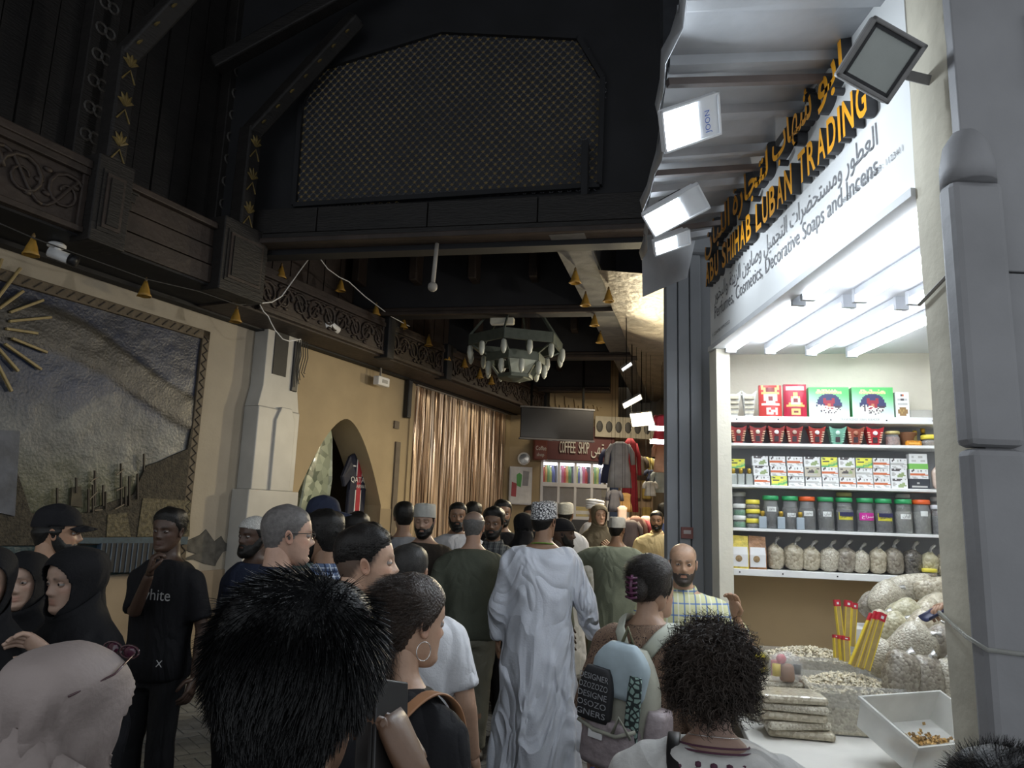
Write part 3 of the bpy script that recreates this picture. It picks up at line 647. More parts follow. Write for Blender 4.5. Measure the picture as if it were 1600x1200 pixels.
def imgdisc(n,f):
    return [[f((i+.5)/n*2-1,1-(j+.5)/n*2) for i in range(n)] for j in range(n)]
def gbox(px,lab):
    n=28; w=.238;h=.192; rows=[];pl={'side':(.10,.42,.15)}
    for j in range(n):
        r=''
        for i in range(n):
            x=(i+.5)/n*2-1; z=1-(j+.5)/n*2; d=math.hypot(x/.62,(z+.12)/.70); k='%c'%(0x100+i*n+j)
            if d<1:
                c=(.04,.045,.12) if z>-.2 else (.06,.04,.06)
                if abs(x)<.30-.12*(z<-.1) and -.42<z<.12+.18*(abs(x)>.16): c=(.30,.03,.05)
                if abs(x)<.05 and -.3<z<-.1: c=(.5,.2,.1)
                if z<-.25-.25*x and random.random()<.75: c=(.62,.62,.55)
            else:
                t=sm(-.9,.9,z+.25*x); c=(1-t)*np.array([.62,.80,.74])+t*np.array([.10,.50,.14])
                if .74<z<.88 and abs(x)<.55 and random.random()<.6: c=(.75,.72,.35)
                if .58<z<.70 and abs(x)<.62: c=(.72,.70,.35) if (i+j)%2 else (.55,.65,.2)
            pl[k]=tuple(c); r+=k
        rows.append(r)
    pl['.']=(.1,.4,.15); p=SP(px,0,.04); o=put('gift_box',art(rows,pl,w,h,.10,'gift_box'),CARD,loc=p,rz=-C12); tag(o,lab,'box','green gift boxes on the top shelf')
    return o
for px,lab in ((1296,'green gift box with round burner picture, beside the red pouches'),(1364.5,'green gift box with round burner picture, beside the small white carton')):
    o=gbox(px,lab); flat('ABU SHIHAB LUBAN TRADING',.014,-.075,.075,.158,o,mat('cream_print',(.75,.72,.4),.6),-.002)
carton(1411,0,.075,.162,['........','...ko...','........','.--kk--.','........','.------.','........','..bbbb..','.bgbgbb.','.bbgbbb.','..bbbb..','........'],{**pal,'b':(.28,.17,.07),'g':(.4,.27,.1)},'small white carton with seed picture right of the green gift boxes',0,.06)
tag(MB().box(-.065,.065,0,.09,0,.055).build('clear_tray',mat('clear_tray_plastic',(.75,.74,.68),.2,.1,trans=.5),None,bevel=.006,loc=SP(1440,0,.05),rz=-C12),'low clear plastic box at the right end of the top shelf','box')
# red pouches
def pouch(px,w,h,rows,pl,lab):
    p=SP(px,0,.045); n=len(rows);m=len(rows[0]); mb=MB()
    for j in range(n):
        for i in range(m):
            x0=-w/2+w*i/m;x1=x0+w/m;z1=h*(1-j/n);z0=h*(1-(j+1)/n)
            def yy(x,z): return -.028*(1-(2*x/w)**2)*math.sqrt(max(0,1-z/h))
            mb.col=pl[rows[j][i]]; mb.add([(x0,yy(x0,z0),z0),(x1,yy(x1,z0),z0),(x1,yy(x1,z1),z1),(x0,yy(x0,z1),z1)],[(0,1,2,3)])
    mb.col=pl['.']; mb.box(-w/2,w/2,.0,.03,0,h*.995)
    return tag(put('pouch',mb.mesh('pouch'),vmat('foil_pouch',.3,var=.08,scale=20,bump=.1),loc=p,rz=-C12),lab,'pouch','red foil pouches on the top shelf')
RD=(.52,.045,.04); pr_={'.':RD,'y':(.72,.45,.15),'w':(.8,.7,.6),'k':(.2,.03,.03),'s':(.42,.40,.40),'d':(.36,.02,.04)}
p=pouch(1204,.137,.205,['.y......y.','.yykkkkyy.','..ykkkky..','.yyyyyyyy.','..wwwwww..','..wwkkww..','..wwkkww..','...wwww...','.wwwwwwww.','..........','...ww..w..','...w.www..','...www.w..','..........'],pr_,'red foil coffee pouch standing beside the white burners')
p=pouch(1243,.137,.212,['dddddddddd','.ssssssss.','.ssssssss.','dddddddddd','...dyyd...','....yy....','...ywwy...','...wkkw...','...wkkw...','..ywwwwy..','.yyyyyyyy.','..dddddd..','..dyyyyd..','..dykkyd..','..dyyyyd..','..dddddd..'],{**pr_,'.':(.42,.02,.05)},'darker red pouch with silver label beside the green gift box')
# burners (mabkhara)
def burner(px,row,w,h,c1,c2,c3,lab,grp,z=0,grain=False,back=.05):
    p=SP(px,row,back); t=thing('incense_burner',lab,'incense burner',(p[0],p[1],p[2]+z),-C12,grp)
    sq=lambda s,z,d=1:[(-s,-s*d,z),(s,-s*d,z),(s,s*d,z),(-s,s*d,z)]
    b=vmat('burner_paint',.5,var=.15,scale=40)
    mb=MB(); mb.col=c1; mb.loft([sq(w*.30,0),sq(w*.26,h*.06),sq(w*.30,h*.10),sq(w*.40,h*.55),sq(w*.49,h*.86),sq(w*.44,h*.86),sq(w*.36,h*.6)],True)
    for sx in (-1,1):
        for sy in (-1,1): mb.add([(sx*w*.49,sy*w*.49,h*.86),(sx*w*.20,sy*w*.49,h*.86),(sx*w*.49,sy*w*.20,h*.86),(sx*w*.53,sy*w*.53,h)],[(0,1,3),(0,3,2),(1,2,3)])
    mb.build('bowl',b,t)
    mb=MB(); mb.col=c2
    if grain:
        for k in range(4): mb.box(-w*.33,w*.33,-w*.36-.01*k-.004,-w*.3,h*(.12+.18*k),h*(.22+.18*k))
    else:
        for k in range(5):
            z0=h*(.14+k*.125); f=w*(.30+.19*(z0/h))
            for sx in (-1,1): mb.box(sx*f-.0035 if sx<0 else sx*f-.011,sx*f+.011 if sx<0 else sx*f+.0035,-f-.003,-f+.01,z0,z0+h*.055)
    stuff(mb.build('stripes',b,t))
    if not grain:
        mb=MB(); mb.col=(.03,.015,.02); mb.box(-w*.13,w*.13,-w*.40,-w*.3,h*.12,h*.42); mb.build('vent_opening',b,t)
        mb=MB(); mb.col=c3; mb.lathe([(w*.14,0),(w*.13,.006),(w*.05,.008)],12).xf(Matrix.Translation((0,-w*.44,h*.64))@Matrix.Rotation(pi/2,4,'X')); mb.build('medallion',b,t)
    return t
for px,lab in ((1146,'white incense burner filled with pale resin at the shelf end'),(1170,'white incense burner filled with pale resin, beside red pouch')):
    t=burner(px,0,.085,.165,(.72,.72,.70),(.60,.56,.44),(.7,.7,.7),lab,'white burners on the top shelf',grain=True)
REDS=[(1153,(.34,.05,.05),(.62,.42,.25),(.55,.5,.42)),(1183,(.34,.06,.06),(.66,.45,.28),(.7,.62,.5)),(1212,(.34,.05,.05),(.6,.4,.25),(.75,.7,.68)),(1240,(.36,.05,.05),(.62,.45,.3),(.45,.32,.25)),(1275,(.40,.05,.04),(.65,.5,.35),(.75,.72,.7)),(1307,(.20,.45,.33),(.26,.5,.38),(.5,.68,.58)),(1335,(.34,.08,.05),(.6,.42,.28),(.35,.14,.08)),(1365,(.55,.03,.04),(.72,.5,.35),(.85,.8,.8))]
BN=['red incense burner with pale medallion, leftmost on the second shelf','red incense burner with broad tan stripes, second from the left','red incense burner with white round medallion, third from the left','red incense burner with brown medallion, fourth from the left','red incense burner standing just left of the pale green burner','pale green incense burner on the second shelf','brownish red incense burner just right of the green one','bright red incense burner with white flame mark']
for (px,a,b,c),lab in zip(REDS,BN): burner(px,1,.098,.112,a,b,c,lab,'incense burners on the second shelf')
# jars and bottles
CLEAR=mat('jar_plastic',(.75,.76,.75),.12,.05,alpha=.22); 
def jar(name,p,r,h,lid,fill,lab,grp,label_=None,lidh=.022,neck=.85,rz=-C12,cat='jar',fm=None):
    t=thing(name,lab,cat,p,rz,grp)
    MB().lathe([(r*.9,0),(r,.006),(r,h*.72),(r*neck,h*.82),(r*neck,h)],18).build('body',CLEAR,t,True)
    MB().lathe([(r*.86,.004),(r*.95,.008),(r*.95,h*.70),(r*.7,h*.74)],14).build('contents',mat('fill_%s'%(fill,),fill,.8,.5,70,.5),t,True)
    MB().lathe([(r*neck+.005,h-.002),(r*neck+.007,h),(r*neck+.007,h+lidh),(r*neck+.002,h+lidh+.003)],18).build('lid',mat('lid_%s'%(lid,),lid,.4,.05),t,True)
    if label_:
        fc,wd,z0,z1,words,tc=label_; q=MB(); n=8; A=[-wd/2/r+wd/r*i/n-pi/2 for i in range(n+1)]
        q.add([(r*1.012*cos(a),r*1.012*sin(a),z) for z in (z0,z1) for a in A],[(i,i+1,n+2+i,n+1+i) for i in range(n)]); 
        o=q.build('label',mat('label_%s'%(fc,),fc,.5,.04),t)
        if words: flat(words,.024,-wd*.34,wd*.34,z0+(z1-z0)*.38,t,mat('label_ink_%s'%(tc,),tc,.6),-r*1.03)
    return t
GRN=(.04,.36,.13); ORL=(.78,.13,.03); YLD=(.80,.68,.08); WL=(.78,.80,.78); DF=(.022,.022,.020); GF=(.14,.14,.12)
WLB=(WL,.06,.105,.135,'',None)
JL=[(1205,GRN,DF,(WL,.055,.105,.135,arab('بخور'),(.1,.1,.1)),'nearest the yellow-lid jars'),(1235.5,GRN,DF,(WL,.05,.075,.10,arab('لبان'),(.1,.1,.1)),'left of the first orange lid'),(1262,ORL,DF,(WL,.055,.085,.115,arab('بخور'),(.1,.1,.1)),None),(1291,GRN,DF,(WL,.05,.085,.115,arab('لبان'),(.1,.1,.1)),'just right of the first orange lid'),(1320.5,GRN,(.03,.03,.035),((.72,.66,.06),.09,.07,.115,arab('بخور'),(.05,.04,.10)),'with yellow and navy label under a small jar'),(1353,GRN,(.03,.03,.035),((.62,.03,.34),.095,.07,.115,arab('سراج'),(.9,.9,.9)),'with the magenta label'),(1381.5,GRN,(.03,.03,.035),((.72,.66,.06),.09,.07,.115,arab('بخور'),(.05,.04,.10)),'with yellow and navy label, right of the magenta one'),(1413,GRN,GF,(WL,.06,.085,.115,arab('لبان'),(.1,.1,.1)),'with pale contents, left of the second orange lid'),(1441.5,ORL,GF,(WL,.04,.105,.135,'',None),None)]
for i,(px,l,f,lb,ex) in enumerate(JL):
    lab=('large clear jar with green lid, '+ex) if l==GRN else ('large clear jar with orange lid and dark contents' if i==2 else 'large clear jar with orange lid and pale contents')
    t=jar('plastic_jar',SP(px,3,.065),.049,.178,l,f,lab,'large jars on the fourth shelf',lb)
    if i in (4,6): q=MB(); MB().box(-.04,.04,-.0508,-.0492,.092,.115).build('label_band',mat('label_navy',(.03,.03,.09),.5),t)
jar('plastic_jar',SP(1468,3,.06),.042,.15,(.7,.72,.75),(.02,.02,.022),'black-filled ribbed jar at the right end of the fourth shelf','large jars on the fourth shelf')
jar('small_jar',SP(1156,3,.17),.04,.20,WL,(.10,.10,.09),'tall clear jar with white lid at the back left of fourth shelf','small jars on the fourth shelf')
for k in range(2): p=SP(1156,3,.07); jar('small_jar',(p[0],p[1],p[2]+.073*k),.038,.05,WL,(.03,.22,.10),'green jar with white lid, %s of the pair at shelf left'%('lower','upper')[k],'small jars on the fourth shelf')
for k in range(3): p=SP(1177,3,.06); jar('small_jar',(p[0],p[1],p[2]+.058*k),.042,.034,YLD,((.05,.05,.05),(.05,.05,.05),(.22,.15,.05))[k],'yellow-lid jar, %s of its stack of three'%('bottom','middle','top')[k],'small jars on the fourth shelf')
p=SP(1321,3,.16); jar('small_jar',(p[0],p[1],p[2]),.045,.215,(.72,.62,.28),(.5,.45,.3),'tall yellow-lid jar standing behind the green-lid jars','small jars on the fourth shelf')
p=SP(1413,3,.165); jar('small_jar',p,.04,.215,WL,(.3,.34,.22),'tall white-lid jar behind the pale-filled jar','small jars on the fourth shelf')
def bottle(p,lab,grp,c=(.62,.72,.80),w=.045,h=.075):
    t=thing('perfume_bottle',lab,'bottle',p,-C12,grp); a=w/2
    MB().box(-a,a,-.012,.012,0,h).build('body',mat('bottle_glass_%s'%(c,),c,.15,.05,trans=.4),t,bevel=.006)
    MB().lathe([(.009,h),(.009,h+.006),(.013,h+.006),(.013,h+.03),(.011,h+.032)],12).build('cap',mat('cap_gold',(.55,.36,.06),.3,.1,metal=.6),t,True); return t
for px,s in ((1192,'first'),(1221,'second'),(1251,'third')): bottle(SP(px,3,.012),'pale blue bottle with gold cap before the jars, %s from left'%s,'gold-capped bottles on the shelves')
for px,s in ((1146,'first'),(1158,'second'),(1171,'third')): bottle(SP(px,2,.05),'clear bottle with gold cap left of the cartons, %s from left'%s,'gold-capped bottles on the shelves',(.62,.66,.62),.042,.07)
jar('small_jar',SP(1395,1,.06),.041,.075,(.62,.52,.22),(.25,.14,.11),'round jar of reddish resin right of the burners','jars on the second shelf',lidh=.012)
jar('small_jar',SP(1452,1,.06),.046,.045,YLD,(.18,.13,.08),'low yellow-lid jar at the right end of the second shelf','jars on the second shelf')
t=thing('clay_pot','brown clay pot on the second shelf behind orange packet','pot',SP(1418,1,.12),0); MB().lathe([(.028,0),(.034,.01),(.045,.06),(.052,.075),(.052,.09),(.046,.09),(.04,.06)],16).build('bowl',mat('clay',(.30,.14,.07),.7,.15,20),t,True); MB().lathe([(.053,.078),(.056,.082),(.053,.088)],16,cap=False).build('rim',mat('clay'),t,True)
t=thing('resin_packet','orange resin packet lying before the clay pot','packet',SP(1427,1,.04),-C12); MB().box(-.043,.043,-.02,.02,0,.032).build('packet_body',mat('orange_resin',(.62,.25,.02),.3,.5,60,.4),t,bevel=.008); MB().box(-.03,.03,-.021,-.019,.008,.02).build('packet_label',mat('orange_label',(.75,.4,.08),.4),t)
bottle(SP(1430,1,.10),'slim golden perfume bottle beside the clay pot','slim bottles on the second shelf',(.45,.35,.12),.022,.07); bottle(SP(1443,1,.11),'slim black perfume bottle beside the low yellow-lid jar','slim bottles on the second shelf',(.01,.01,.015),.03,.085)
# resin bags
def bagmat(c1,c2,sc,name):
    if name in MATS: return MATS[name]
    m=mat(name,c1,.35,.1,9,0,coat=.6); nt=m.node_tree; N=nt.nodes;L=nt.links;b=N['Principled BSDF']
    vo=N.new('ShaderNodeTexVoronoi'); vo.inputs['Scale'].default_value=sc; tc=N.new('ShaderNodeTexCoord'); L.new(tc.outputs['Object'],vo.inputs['Vector'])
    cr=N.new('ShaderNodeValToRGB'); e=cr.color_ramp.elements; e[0].color=(*c2,1); e[1].color=(*c1,1); L.new(vo.outputs['Color'],cr.inputs[0]); L.new(cr.outputs[0],b.inputs['Base Color'])
    bp=N.new('ShaderNodeBump'); bp.inputs['Strength'].default_value=.7; bp.inputs['Distance'].default_value=.006; bp.invert=True; L.new(vo.outputs['Distance'],bp.inputs['Height']); L.new(bp.outputs[0],b.inputs['Normal'])
    return m
BG1=bagmat((.66,.60,.46),(.30,.25,.17),70,'resin_bag_pale'); BG2=bagmat((.42,.38,.30),(.16,.13,.10),75,'resin_bag_grey'); BG3=bagmat((.20,.18,.15),(.05,.045,.04),75,'resin_bag_dark'); BG4=bagmat((.62,.58,.40),(.34,.30,.18),70,'resin_bag_greenish'); BG5=bagmat((.70,.66,.54),(.36,.31,.23),110,'resin_bag_fine')
PLAS=mat('clear_film',(.75,.75,.72),.12,.1,trans=.6)
def bag(w,d,h,seed,tie=True):            # standing filled bag
    r=np.random.default_rng(seed); rings=[]; n=18; K=13
    for k in range(K):
        t=k/(K-1); s=(1-abs(2*t-.95)**3.2*.45)*(.55 if k==0 else 1)
        if t>.8: s*=1-.75*(t-.8)/.2
        rings.append([(w/2*s*np.sign(cos(a))*abs(cos(a))**.8+.04*w*sin(3*t+seed),d/2*s*np.sign(sin(a))*abs(sin(a))**.8,h*.86*t) for a in [2*pi*i/n for i in range(n)]])
    V=np.array([p for q in rings for p in q]); dn=wob(V,seed,38,3); c=V.mean(0); V=V+(V-c)*.05*dn[:,None]; V[:,2]=np.maximum(V[:,2],0)
    mb=MB(); mb.loft([[tuple(p) for p in V[k*n:(k+1)*n]] for k in range(K)]); return mb
def standbag(px,row,w,h,seed,m,lab,back=.085):
    t=thing('resin_bag',lab,'bag',SP(px,row,back),-C12+random.uniform(-.2,.2),'tied resin bags on the bottom shelf'); t.rotation_euler=(0,random.uniform(.02,.13),t.rotation_euler[2])
    w*=1.08; h*=1.13; bag(w,.11,h,seed).build('filled_bag',m,t,True)
    q=MB(); q.tube([(.0,0,h*.80),(w*.03,0,h*.9),(w*.12,0,h*.97),(w*.2,.01,h)],[w*.22,w*.09,w*.16,w*.22],8,.6); q.build('tied_neck',PLAS,t,True)
bl=[(1211,.093,.165,BG1,'beside the white-labelled pouches'),(1239,.11,.17,BG1,'second from the labelled pouches'),(1266.5,.105,.155,BG1,'third from the labelled pouches'),(1294,.105,.16,BG5,'fourth from the labelled pouches'),(1319,.11,.165,BG2,'fifth from the labelled pouches'),(1344,.092,.15,BG5,'sixth, slim, from the labelled pouches'),(1369,.095,.165,BG1,'just left of the greyish bag'),(1396.5,.10,.175,BG2,'greyish, left of the darkest bag'),(1425,.10,.17,BG3,'darkest of the row'),(1452,.09,.155,BG4,'greenish, behind a yellow-lid jar'),(1475,.085,.165,BG1,'at the right end')]
for i,(px,w,h,m,ex) in enumerate(bl): standbag(px,4,w,h,20+i,m,'tied clear bag of resin, '+ex)
for px,c,l in ((1156,(.78,.62,.10),'yellow-topped pouch with white label at the left of the bottom shelf'),(1183.5,(.36,.18,.08),'brown-topped pouch with white label on the bottom shelf')):
    t=thing('labelled_pouch',l,'pouch',SP(px,4,.05),-C12,'labelled pouches on the bottom shelf')
    q=MB(); q.loft([[(-.05,-.03,0),(.05,-.03,0),(.05,.03,0),(-.05,.03,0)],[(-.052,-.034,.08),(.052,-.034,.08),(.052,.03,.08),(-.052,.03,.08)],[(-.05,-.012,.165),(.05,-.012,.165),(.05,.012,.165),(-.05,.012,.165)],[(-.048,-.006,.20),(.05,-.006,.195),(.05,.0,.195),(-.048,.0,.20)]]); q.build('pouch_body',mat('pouch_%s'%(c,),c,.35,.4,30,.3),t)
    q=MB(); q.add([(-.046,-.036,.012),(.046,-.036,.012),(.046,-.037,.085),(-.046,-.037,.085),(-.044,-.026,.13),(.044,-.026,.13)],[(0,1,2,3),(3,2,5,4)]); q.build('white_label',WHITE,t)
    q=MB(); q.lathe([(.020,0),(.018,.003),(.003,.004)],14).xf(Matrix.Translation((-.008,-.037,.06))@Matrix.Rotation(pi/2,4,'X')); q.build('bowl_picture',mat('bowl_brown',(.30,.2,.1),.6,.4,60),t)
jar('small_jar',SP(1452,4,.02),.04,.03,YLD,(.30,.2,.1),'yellow-lid jar before the greenish bag on the bottom shelf','small jars on the bottom shelf',lidh=.016)
jar('small_jar',SP(1468,3,.15),.04,.20,WL,(.35,.10,.10),'white-lid jar of reddish resin behind the black-filled jar','small jars on the fourth shelf')
tag(bag(.07,.05,.17,77).build('clear_pouch',bagmat((.72,.60,.50),(.5,.35,.28),40,'pouch_shells'),None,True,loc=SP(1466,2,.06),rz=-C12),'tall clear pouch with pinkish contents at the right end of the carton shelf','pouch')
# ================================================================ counter goods
CTZ=.86
ct=thing('sales_counter','white cloth covered sales counter of the incense shop','counter',(1.75,3.45,0),-C12)
MB().box(-.62,.70,-.85,.95,CTZ-.04,CTZ).build('top',mat('counter_top',(.62,.60,.55),.6,.12,4),ct,bevel=.006)
MB().box(-.56,.66,-.8,.9,0,CTZ-.04).build('body',mat('counter_body',(.40,.33,.24),.7,.15,4),ct)
q=MB(); n=30
q.add([(-.64+1.36*i/n,-.86-.012*sin(i*1.3),z) for z in (CTZ-.0,CTZ-.45) for i in range(n+1)],[(i,i+1,n+2+i,n+1+i) for i in range(n)]); q.build('front_cloth',mat('counter_cloth',(.70,.69,.66),.8,.1,6),ct,True)
def lumps(mb,poly_fn,n,r0,r1,seed):
    r=random.Random(seed)
    for _ in range(n):
        x,y,z=poly_fn(r); s=r.uniform(r0,r1); a=r.uniform(0,6); b=r.uniform(-1,1)
        k=r.uniform(.55,1.1); mb.col=(.78*k,.70*k,.52*k)
        v=[(s,0,0),(-s,0,0),(0,s*.8,0),(0,-s*.8,0),(0,0,s*.8),(0,0,-s*.8)]; ca,sa=cos(a),sin(a)
        mb.add([(x+p*ca-w*sa+b*u*.4,y+p*sa+w*ca,z+u+b*p*.4) for p,w,u in v],[(0,2,4),(2,1,4),(1,3,4),(3,0,4),(2,0,5),(1,2,5),(3,1,5),(0,3,5)])
BINP=mat('bin_plastic',(.80,.80,.77),.25,.05,alpha=.20); RES=vmat('resin_grain',.5,var=.2,scale=60)
def binbox(p,rz,w,d,h,fill,lab,seed,tilt=0,heap=.05,pm=None):
    t=thing('resin_bin',lab,'container',p,rot=(tilt,0,rz),group='plastic bins of frankincense resin')
    th=.006; q=MB(); f=.94
    def rc(s,z): return [(-w/2*s,-d/2*s,z),(w/2*s,-d/2*s,z),(w/2*s,d/2*s,z),(-w/2*s,d/2*s,z)]
    q.loft([rc(f,0),rc(1,h),rc(1.05,h),rc(1.05,h-.012),rc(1.02,h-.012)],cap=False); q.add(rc(f,0),[(3,2,1,0)])
    q.loft([rc(f*.97,.004),rc(.975,h)],cap=False); q.add(rc(f*.97,.004),[(0,1,2,3)]); q.build('tub',pm or BINP,t)
    if fill>0:
        q=MB(); q.box(-w/2*.945,w/2*.945,-d/2*.945,d/2*.945,.006,fill); q.build('resin_bulk',bagmat((.60,.55,.42),(.30,.26,.19),85,'resin_bulk'),t)
        q=MB(); lumps(q,lambda r:(lambda x,y:(x,y,fill+heap*max(0,1-(2*x/w)**2-(2*y/d)**2)+r.uniform(-.006,.008)))(r.uniform(-.46,.46)*w,r.uniform(-.46,.46)*d),900,.006,.012,seed); stuff(q.build('resin_lumps',RES,t))
    return t
c=atY(1325,1110,3.32); binbox((c[0],c[1],CTZ),-C12+.02,.36,.30,.20,.165,'clear bin heaped with pale resin, nearest on the counter',1,heap=.05)
c=atY(1268,1060,3.78); binbox((c[0],c[1]+.02,CTZ),-C12,.42,.26,.225,.20,'clear bin heaped with pale resin, behind the nearest bin',2,heap=.045)
MB()
c=atY(1425,1150,2.86); t=binbox((c[0]+.03,c[1],CTZ+.065),R_(20),.40,.26,.12,0,'nearly empty tilted plastic tub with resin crumbs at counter front',3,tilt=R_(24),pm=mat('tub_milky',(.78,.78,.74),.3,.08,14,alpha=.62))
q=MB(); lumps(q,lambda r:(max(-.15,min(.15,r.gauss(-.03,.075))),max(-.09,min(.09,-.02+r.gauss(0,.03))),.012+abs(r.gauss(0,.008))),420,.005,.011,5); q.c=[(a*.8,b*.55,c_*.25) if i//6%3 else (a*.3,b*.2,c_*.1) for i,(a,b,c_) in enumerate(q.c)]; stuff(q.build('resin_crumbs',RES,t))
# pile of clear bags at the right
def lyingbag(px,py,y,w,h,d,roll,m,seed,lab,grp='clear resin bags piled on the counter'):
    c=atY(px,py,y); t=thing('resin_bag',lab,'bag',c,rot=(random.uniform(-.15,.15),roll,random.uniform(-.5,.3)),group=grp)
    mb=MB(); n=20;K=16; rings=[]
    for k in range(K):
        u=-1+2*k/(K-1); s=max(.10,(1-abs(u)**2.6)**.5)
        rings.append([(w/2*(1-(1-s)*.55)*np.sign(cos(a))*abs(cos(a))**.75,d/2*s*np.sign(sin(a))*abs(sin(a))**.9,h/2*u) for a in [2*pi*i/n for i in range(n)]])
    V=np.array([p for r in rings for p in r]); V=V*(1+.06*wob(V,seed,26,3))[:,None]
    mb.loft([[tuple(p) for p in V[k*n:(k+1)*n]] for k in range(K)]); mb.build('filled_bag',m,t,True)
    q=MB(); q.tube([(w*.05,0,h*.44),(w*.12,0,h*.53),(w*.22,-.01,h*.6)],[w*.22,w*.10,w*.2],8,.35); q.build('twisted_end',PLAS,t,True)
    return t
PB=[(1408,1058,3.22,.15,.20,.13,.25,BG2,'lowest left bag of the counter pile'),(1448,1062,3.22,.14,.19,.13,.1,BG2,'lowest middle bag of the counter pile'),(1484,1064,3.22,.14,.18,.13,-.1,BG5,'lowest bag of the pile, against the pier'),
(1375,1028,3.42,.12,.17,.12,.4,BG5,'small pale bag behind the leaning incense packets'),(1425,1012,3.38,.19,.22,.14,.75,BG5,'large pale bag lying across the middle of the pile'),(1471,1012,3.38,.16,.20,.13,.5,BG2,'middle bag of the pile near the pier'),
(1394,988,3.60,.15,.20,.13,.6,BG4,'yellowish bag in the middle of the pile'),(1446,985,3.52,.17,.17,.13,.9,BG1,'bag right under the scooping hand'),(1372,985,3.75,.12,.20,.12,.35,BG1,'bag at the left edge of the pile'),
(1418,965,3.75,.18,.17,.13,.9,BG4,'loose bag with pinkish chips in the upper pile'),(1385,938,3.95,.16,.20,.13,.7,BG5,'pale bag high on the left of the pile'),(1358,945,4.05,.11,.14,.10,.8,BG2,'small brown bag at the pile top left'),(1420,918,4.08,.14,.26,.11,1.35,BG5,'flat bag lying topmost under the shelf'),(1462,922,4.0,.13,.22,.11,1.4,BG1,'topmost bag near the pier'),(1460,955,3.8,.16,.2,.13,1.1,BG1,'bag behind the scooping hand')]
for i,(px,py,y,w,h,d,ro,m,lab) in enumerate(PB): lyingbag(px,py,y,w,h,d,ro,m,50+i,lab)
cr=thing('stock_crate','stepped white stock crate under the pile of resin bags','crate',(2.12,3.80,CTZ),-C12)
for i,(y0,y1,h) in enumerate(((-.36,-.12,.10),(-.12,.10,.21),(.10,.36,.33))): MB().box(-.25,.26,y0,y1,0,h).build('crate_step',mat('crate_white',(.66,.65,.62),.6,.1),cr,bevel=.006)
# incense stick packets
def packet(px0,py0,px1,py1,y,w,lab):
    a=Vector(atY(px0,py0,y)); b=Vector(atY(px1,py1,y+.02)); L_=(b-a).length; d=(b-a)/L_; x=d.cross(Vector((0,1,0))).normalized(); yv=d.cross(x)
    t=thing('incense_packet',lab,'packet',group='upright incense stick packets'); t.matrix_world=Matrix(((x[0],yv[0],d[0],a[0]),(x[1],yv[1],d[1],a[1]),(x[2],yv[2],d[2],a[2]),(0,0,0,1)))
    MB().box(-w/2,w/2,-.008,.008,0,L_*.86).build('sleeve',mat('packet_tan',(.45,.33,.13),.4,.15,30),t); MB().box(-w/2-.001,w/2+.001,-.009,.009,L_*.86,L_).build('red_header',mat('packet_red',(.55,.03,.05),.4,.1),t)
    for s in (-1,1): MB().box(s*w*.42-.0022,s*w*.42+.0022,-.0095,.0095,0,L_*.86).build('yellow_edge',mat('packet_yellow',(.80,.60,.06),.4,.1),t)
    MB().box(-w*.2,w*.2,-.0098,.0098,L_*.9,L_*.95).build('white_mark',WHITE,t)
for i,k in enumerate([(1316,1010,1307,937,3.62,.026,'tall incense packet standing alone at the left'),(1322,1012,1325,938,3.62,.030,'tall incense packet, left of the upright pair'),(1331,1010,1335,942,3.66,.026,'tall incense packet, right of the upright pair'),(1308,1028,1306,992,3.5,.026,'short incense packet, leftmost of three'),(1317,1032,1314,993,3.48,.026,'short incense packet, middle of three'),(1323,1034,1321,995,3.46,.030,'short incense packet, rightmost of three'),(1331,1040,1364,960,3.30,.026,'leaning incense packet, left of the slanting three'),(1343,1044,1372,957,3.27,.030,'leaning incense packet, middle of the slanting three'),(1353,1046,1379,958,3.25,.030,'leaning incense packet, rightmost of the slanting three')]): packet(*k)
# flat packets, small jars, red box, mixed bag
for i in range(5):
    c=atY(1240,1140,3.2); o=tag(MB().box(-.13,.13,-.09,.09,-.016,.016).build('flat_packet',BG5 if i%2 else BG1,None,bevel=.014,loc=(c[0]+random.uniform(-.02,.02),c[1],CTZ+.018+.033*i),rz=random.uniform(-.3,.1)),'flat clear packet of resin, %s of the stack left of the bin'%('bottom','second','middle','fourth','top')[i],'packet','flat resin packets stacked on the counter')
for i in range(5):
    c=atY(1205,1105,3.45); o=tag(MB().box(-.11,.11,-.08,.08,-.016,.016).build('flat_packet',BG1 if i%2 else BG5,None,bevel=.014,loc=(c[0]+random.uniform(-.02,.02),c[1],CTZ+.018+.033*i),rz=random.uniform(-.1,.3)),'flat clear packet of resin, %s of the stack behind the curly hair'%('bottom','second','middle','fourth','top')[i],'packet','flat resin packets stacked on the counter')
for i,(px,py,y) in enumerate(((1189,1022,3.95),(1189,1022,3.95),(1189,1022,3.95),(1190,1040,3.75))):
    c=atY(px,py,y); jar('small_jar',(c[0],c[1],CTZ+(.062*i if i<3 else 0)),.036,.042,YLD,(.04,.04,.05) if i==1 else (.35,.26,.08),'yellow-lid jar on the counter, %s'%('bottom of the stack','middle of the stack','top of the stack','standing before the stack')[i],'yellow-lid jars on the counter')
c=atY(1176,1012,3.9); t=thing('perfume_bottle','gold-capped bottle with white label beside the yellow-lid jars','bottle',(c[0],c[1],CTZ),-C12); MB().box(-.03,.03,-.02,.02,0,.13).build('body',mat('label_card',(.75,.72,.66),.5),t,bevel=.006); MB().ball((0,0,.155),.028).build('cap',mat('cap_gold'),t,True)
c=atY(1215,1020,3.7); t=thing('red_packet','red incense packet standing beside the back bin','packet',(c[0],c[1],CTZ),-C12); MB().box(-.03,.03,-.012,.012,0,.20).build('packet_body',mat('packet_red'),t); MB().box(.02,.032,-.013,.013,0,.19).build('gold_edge',mat('packet_yellow'),t)
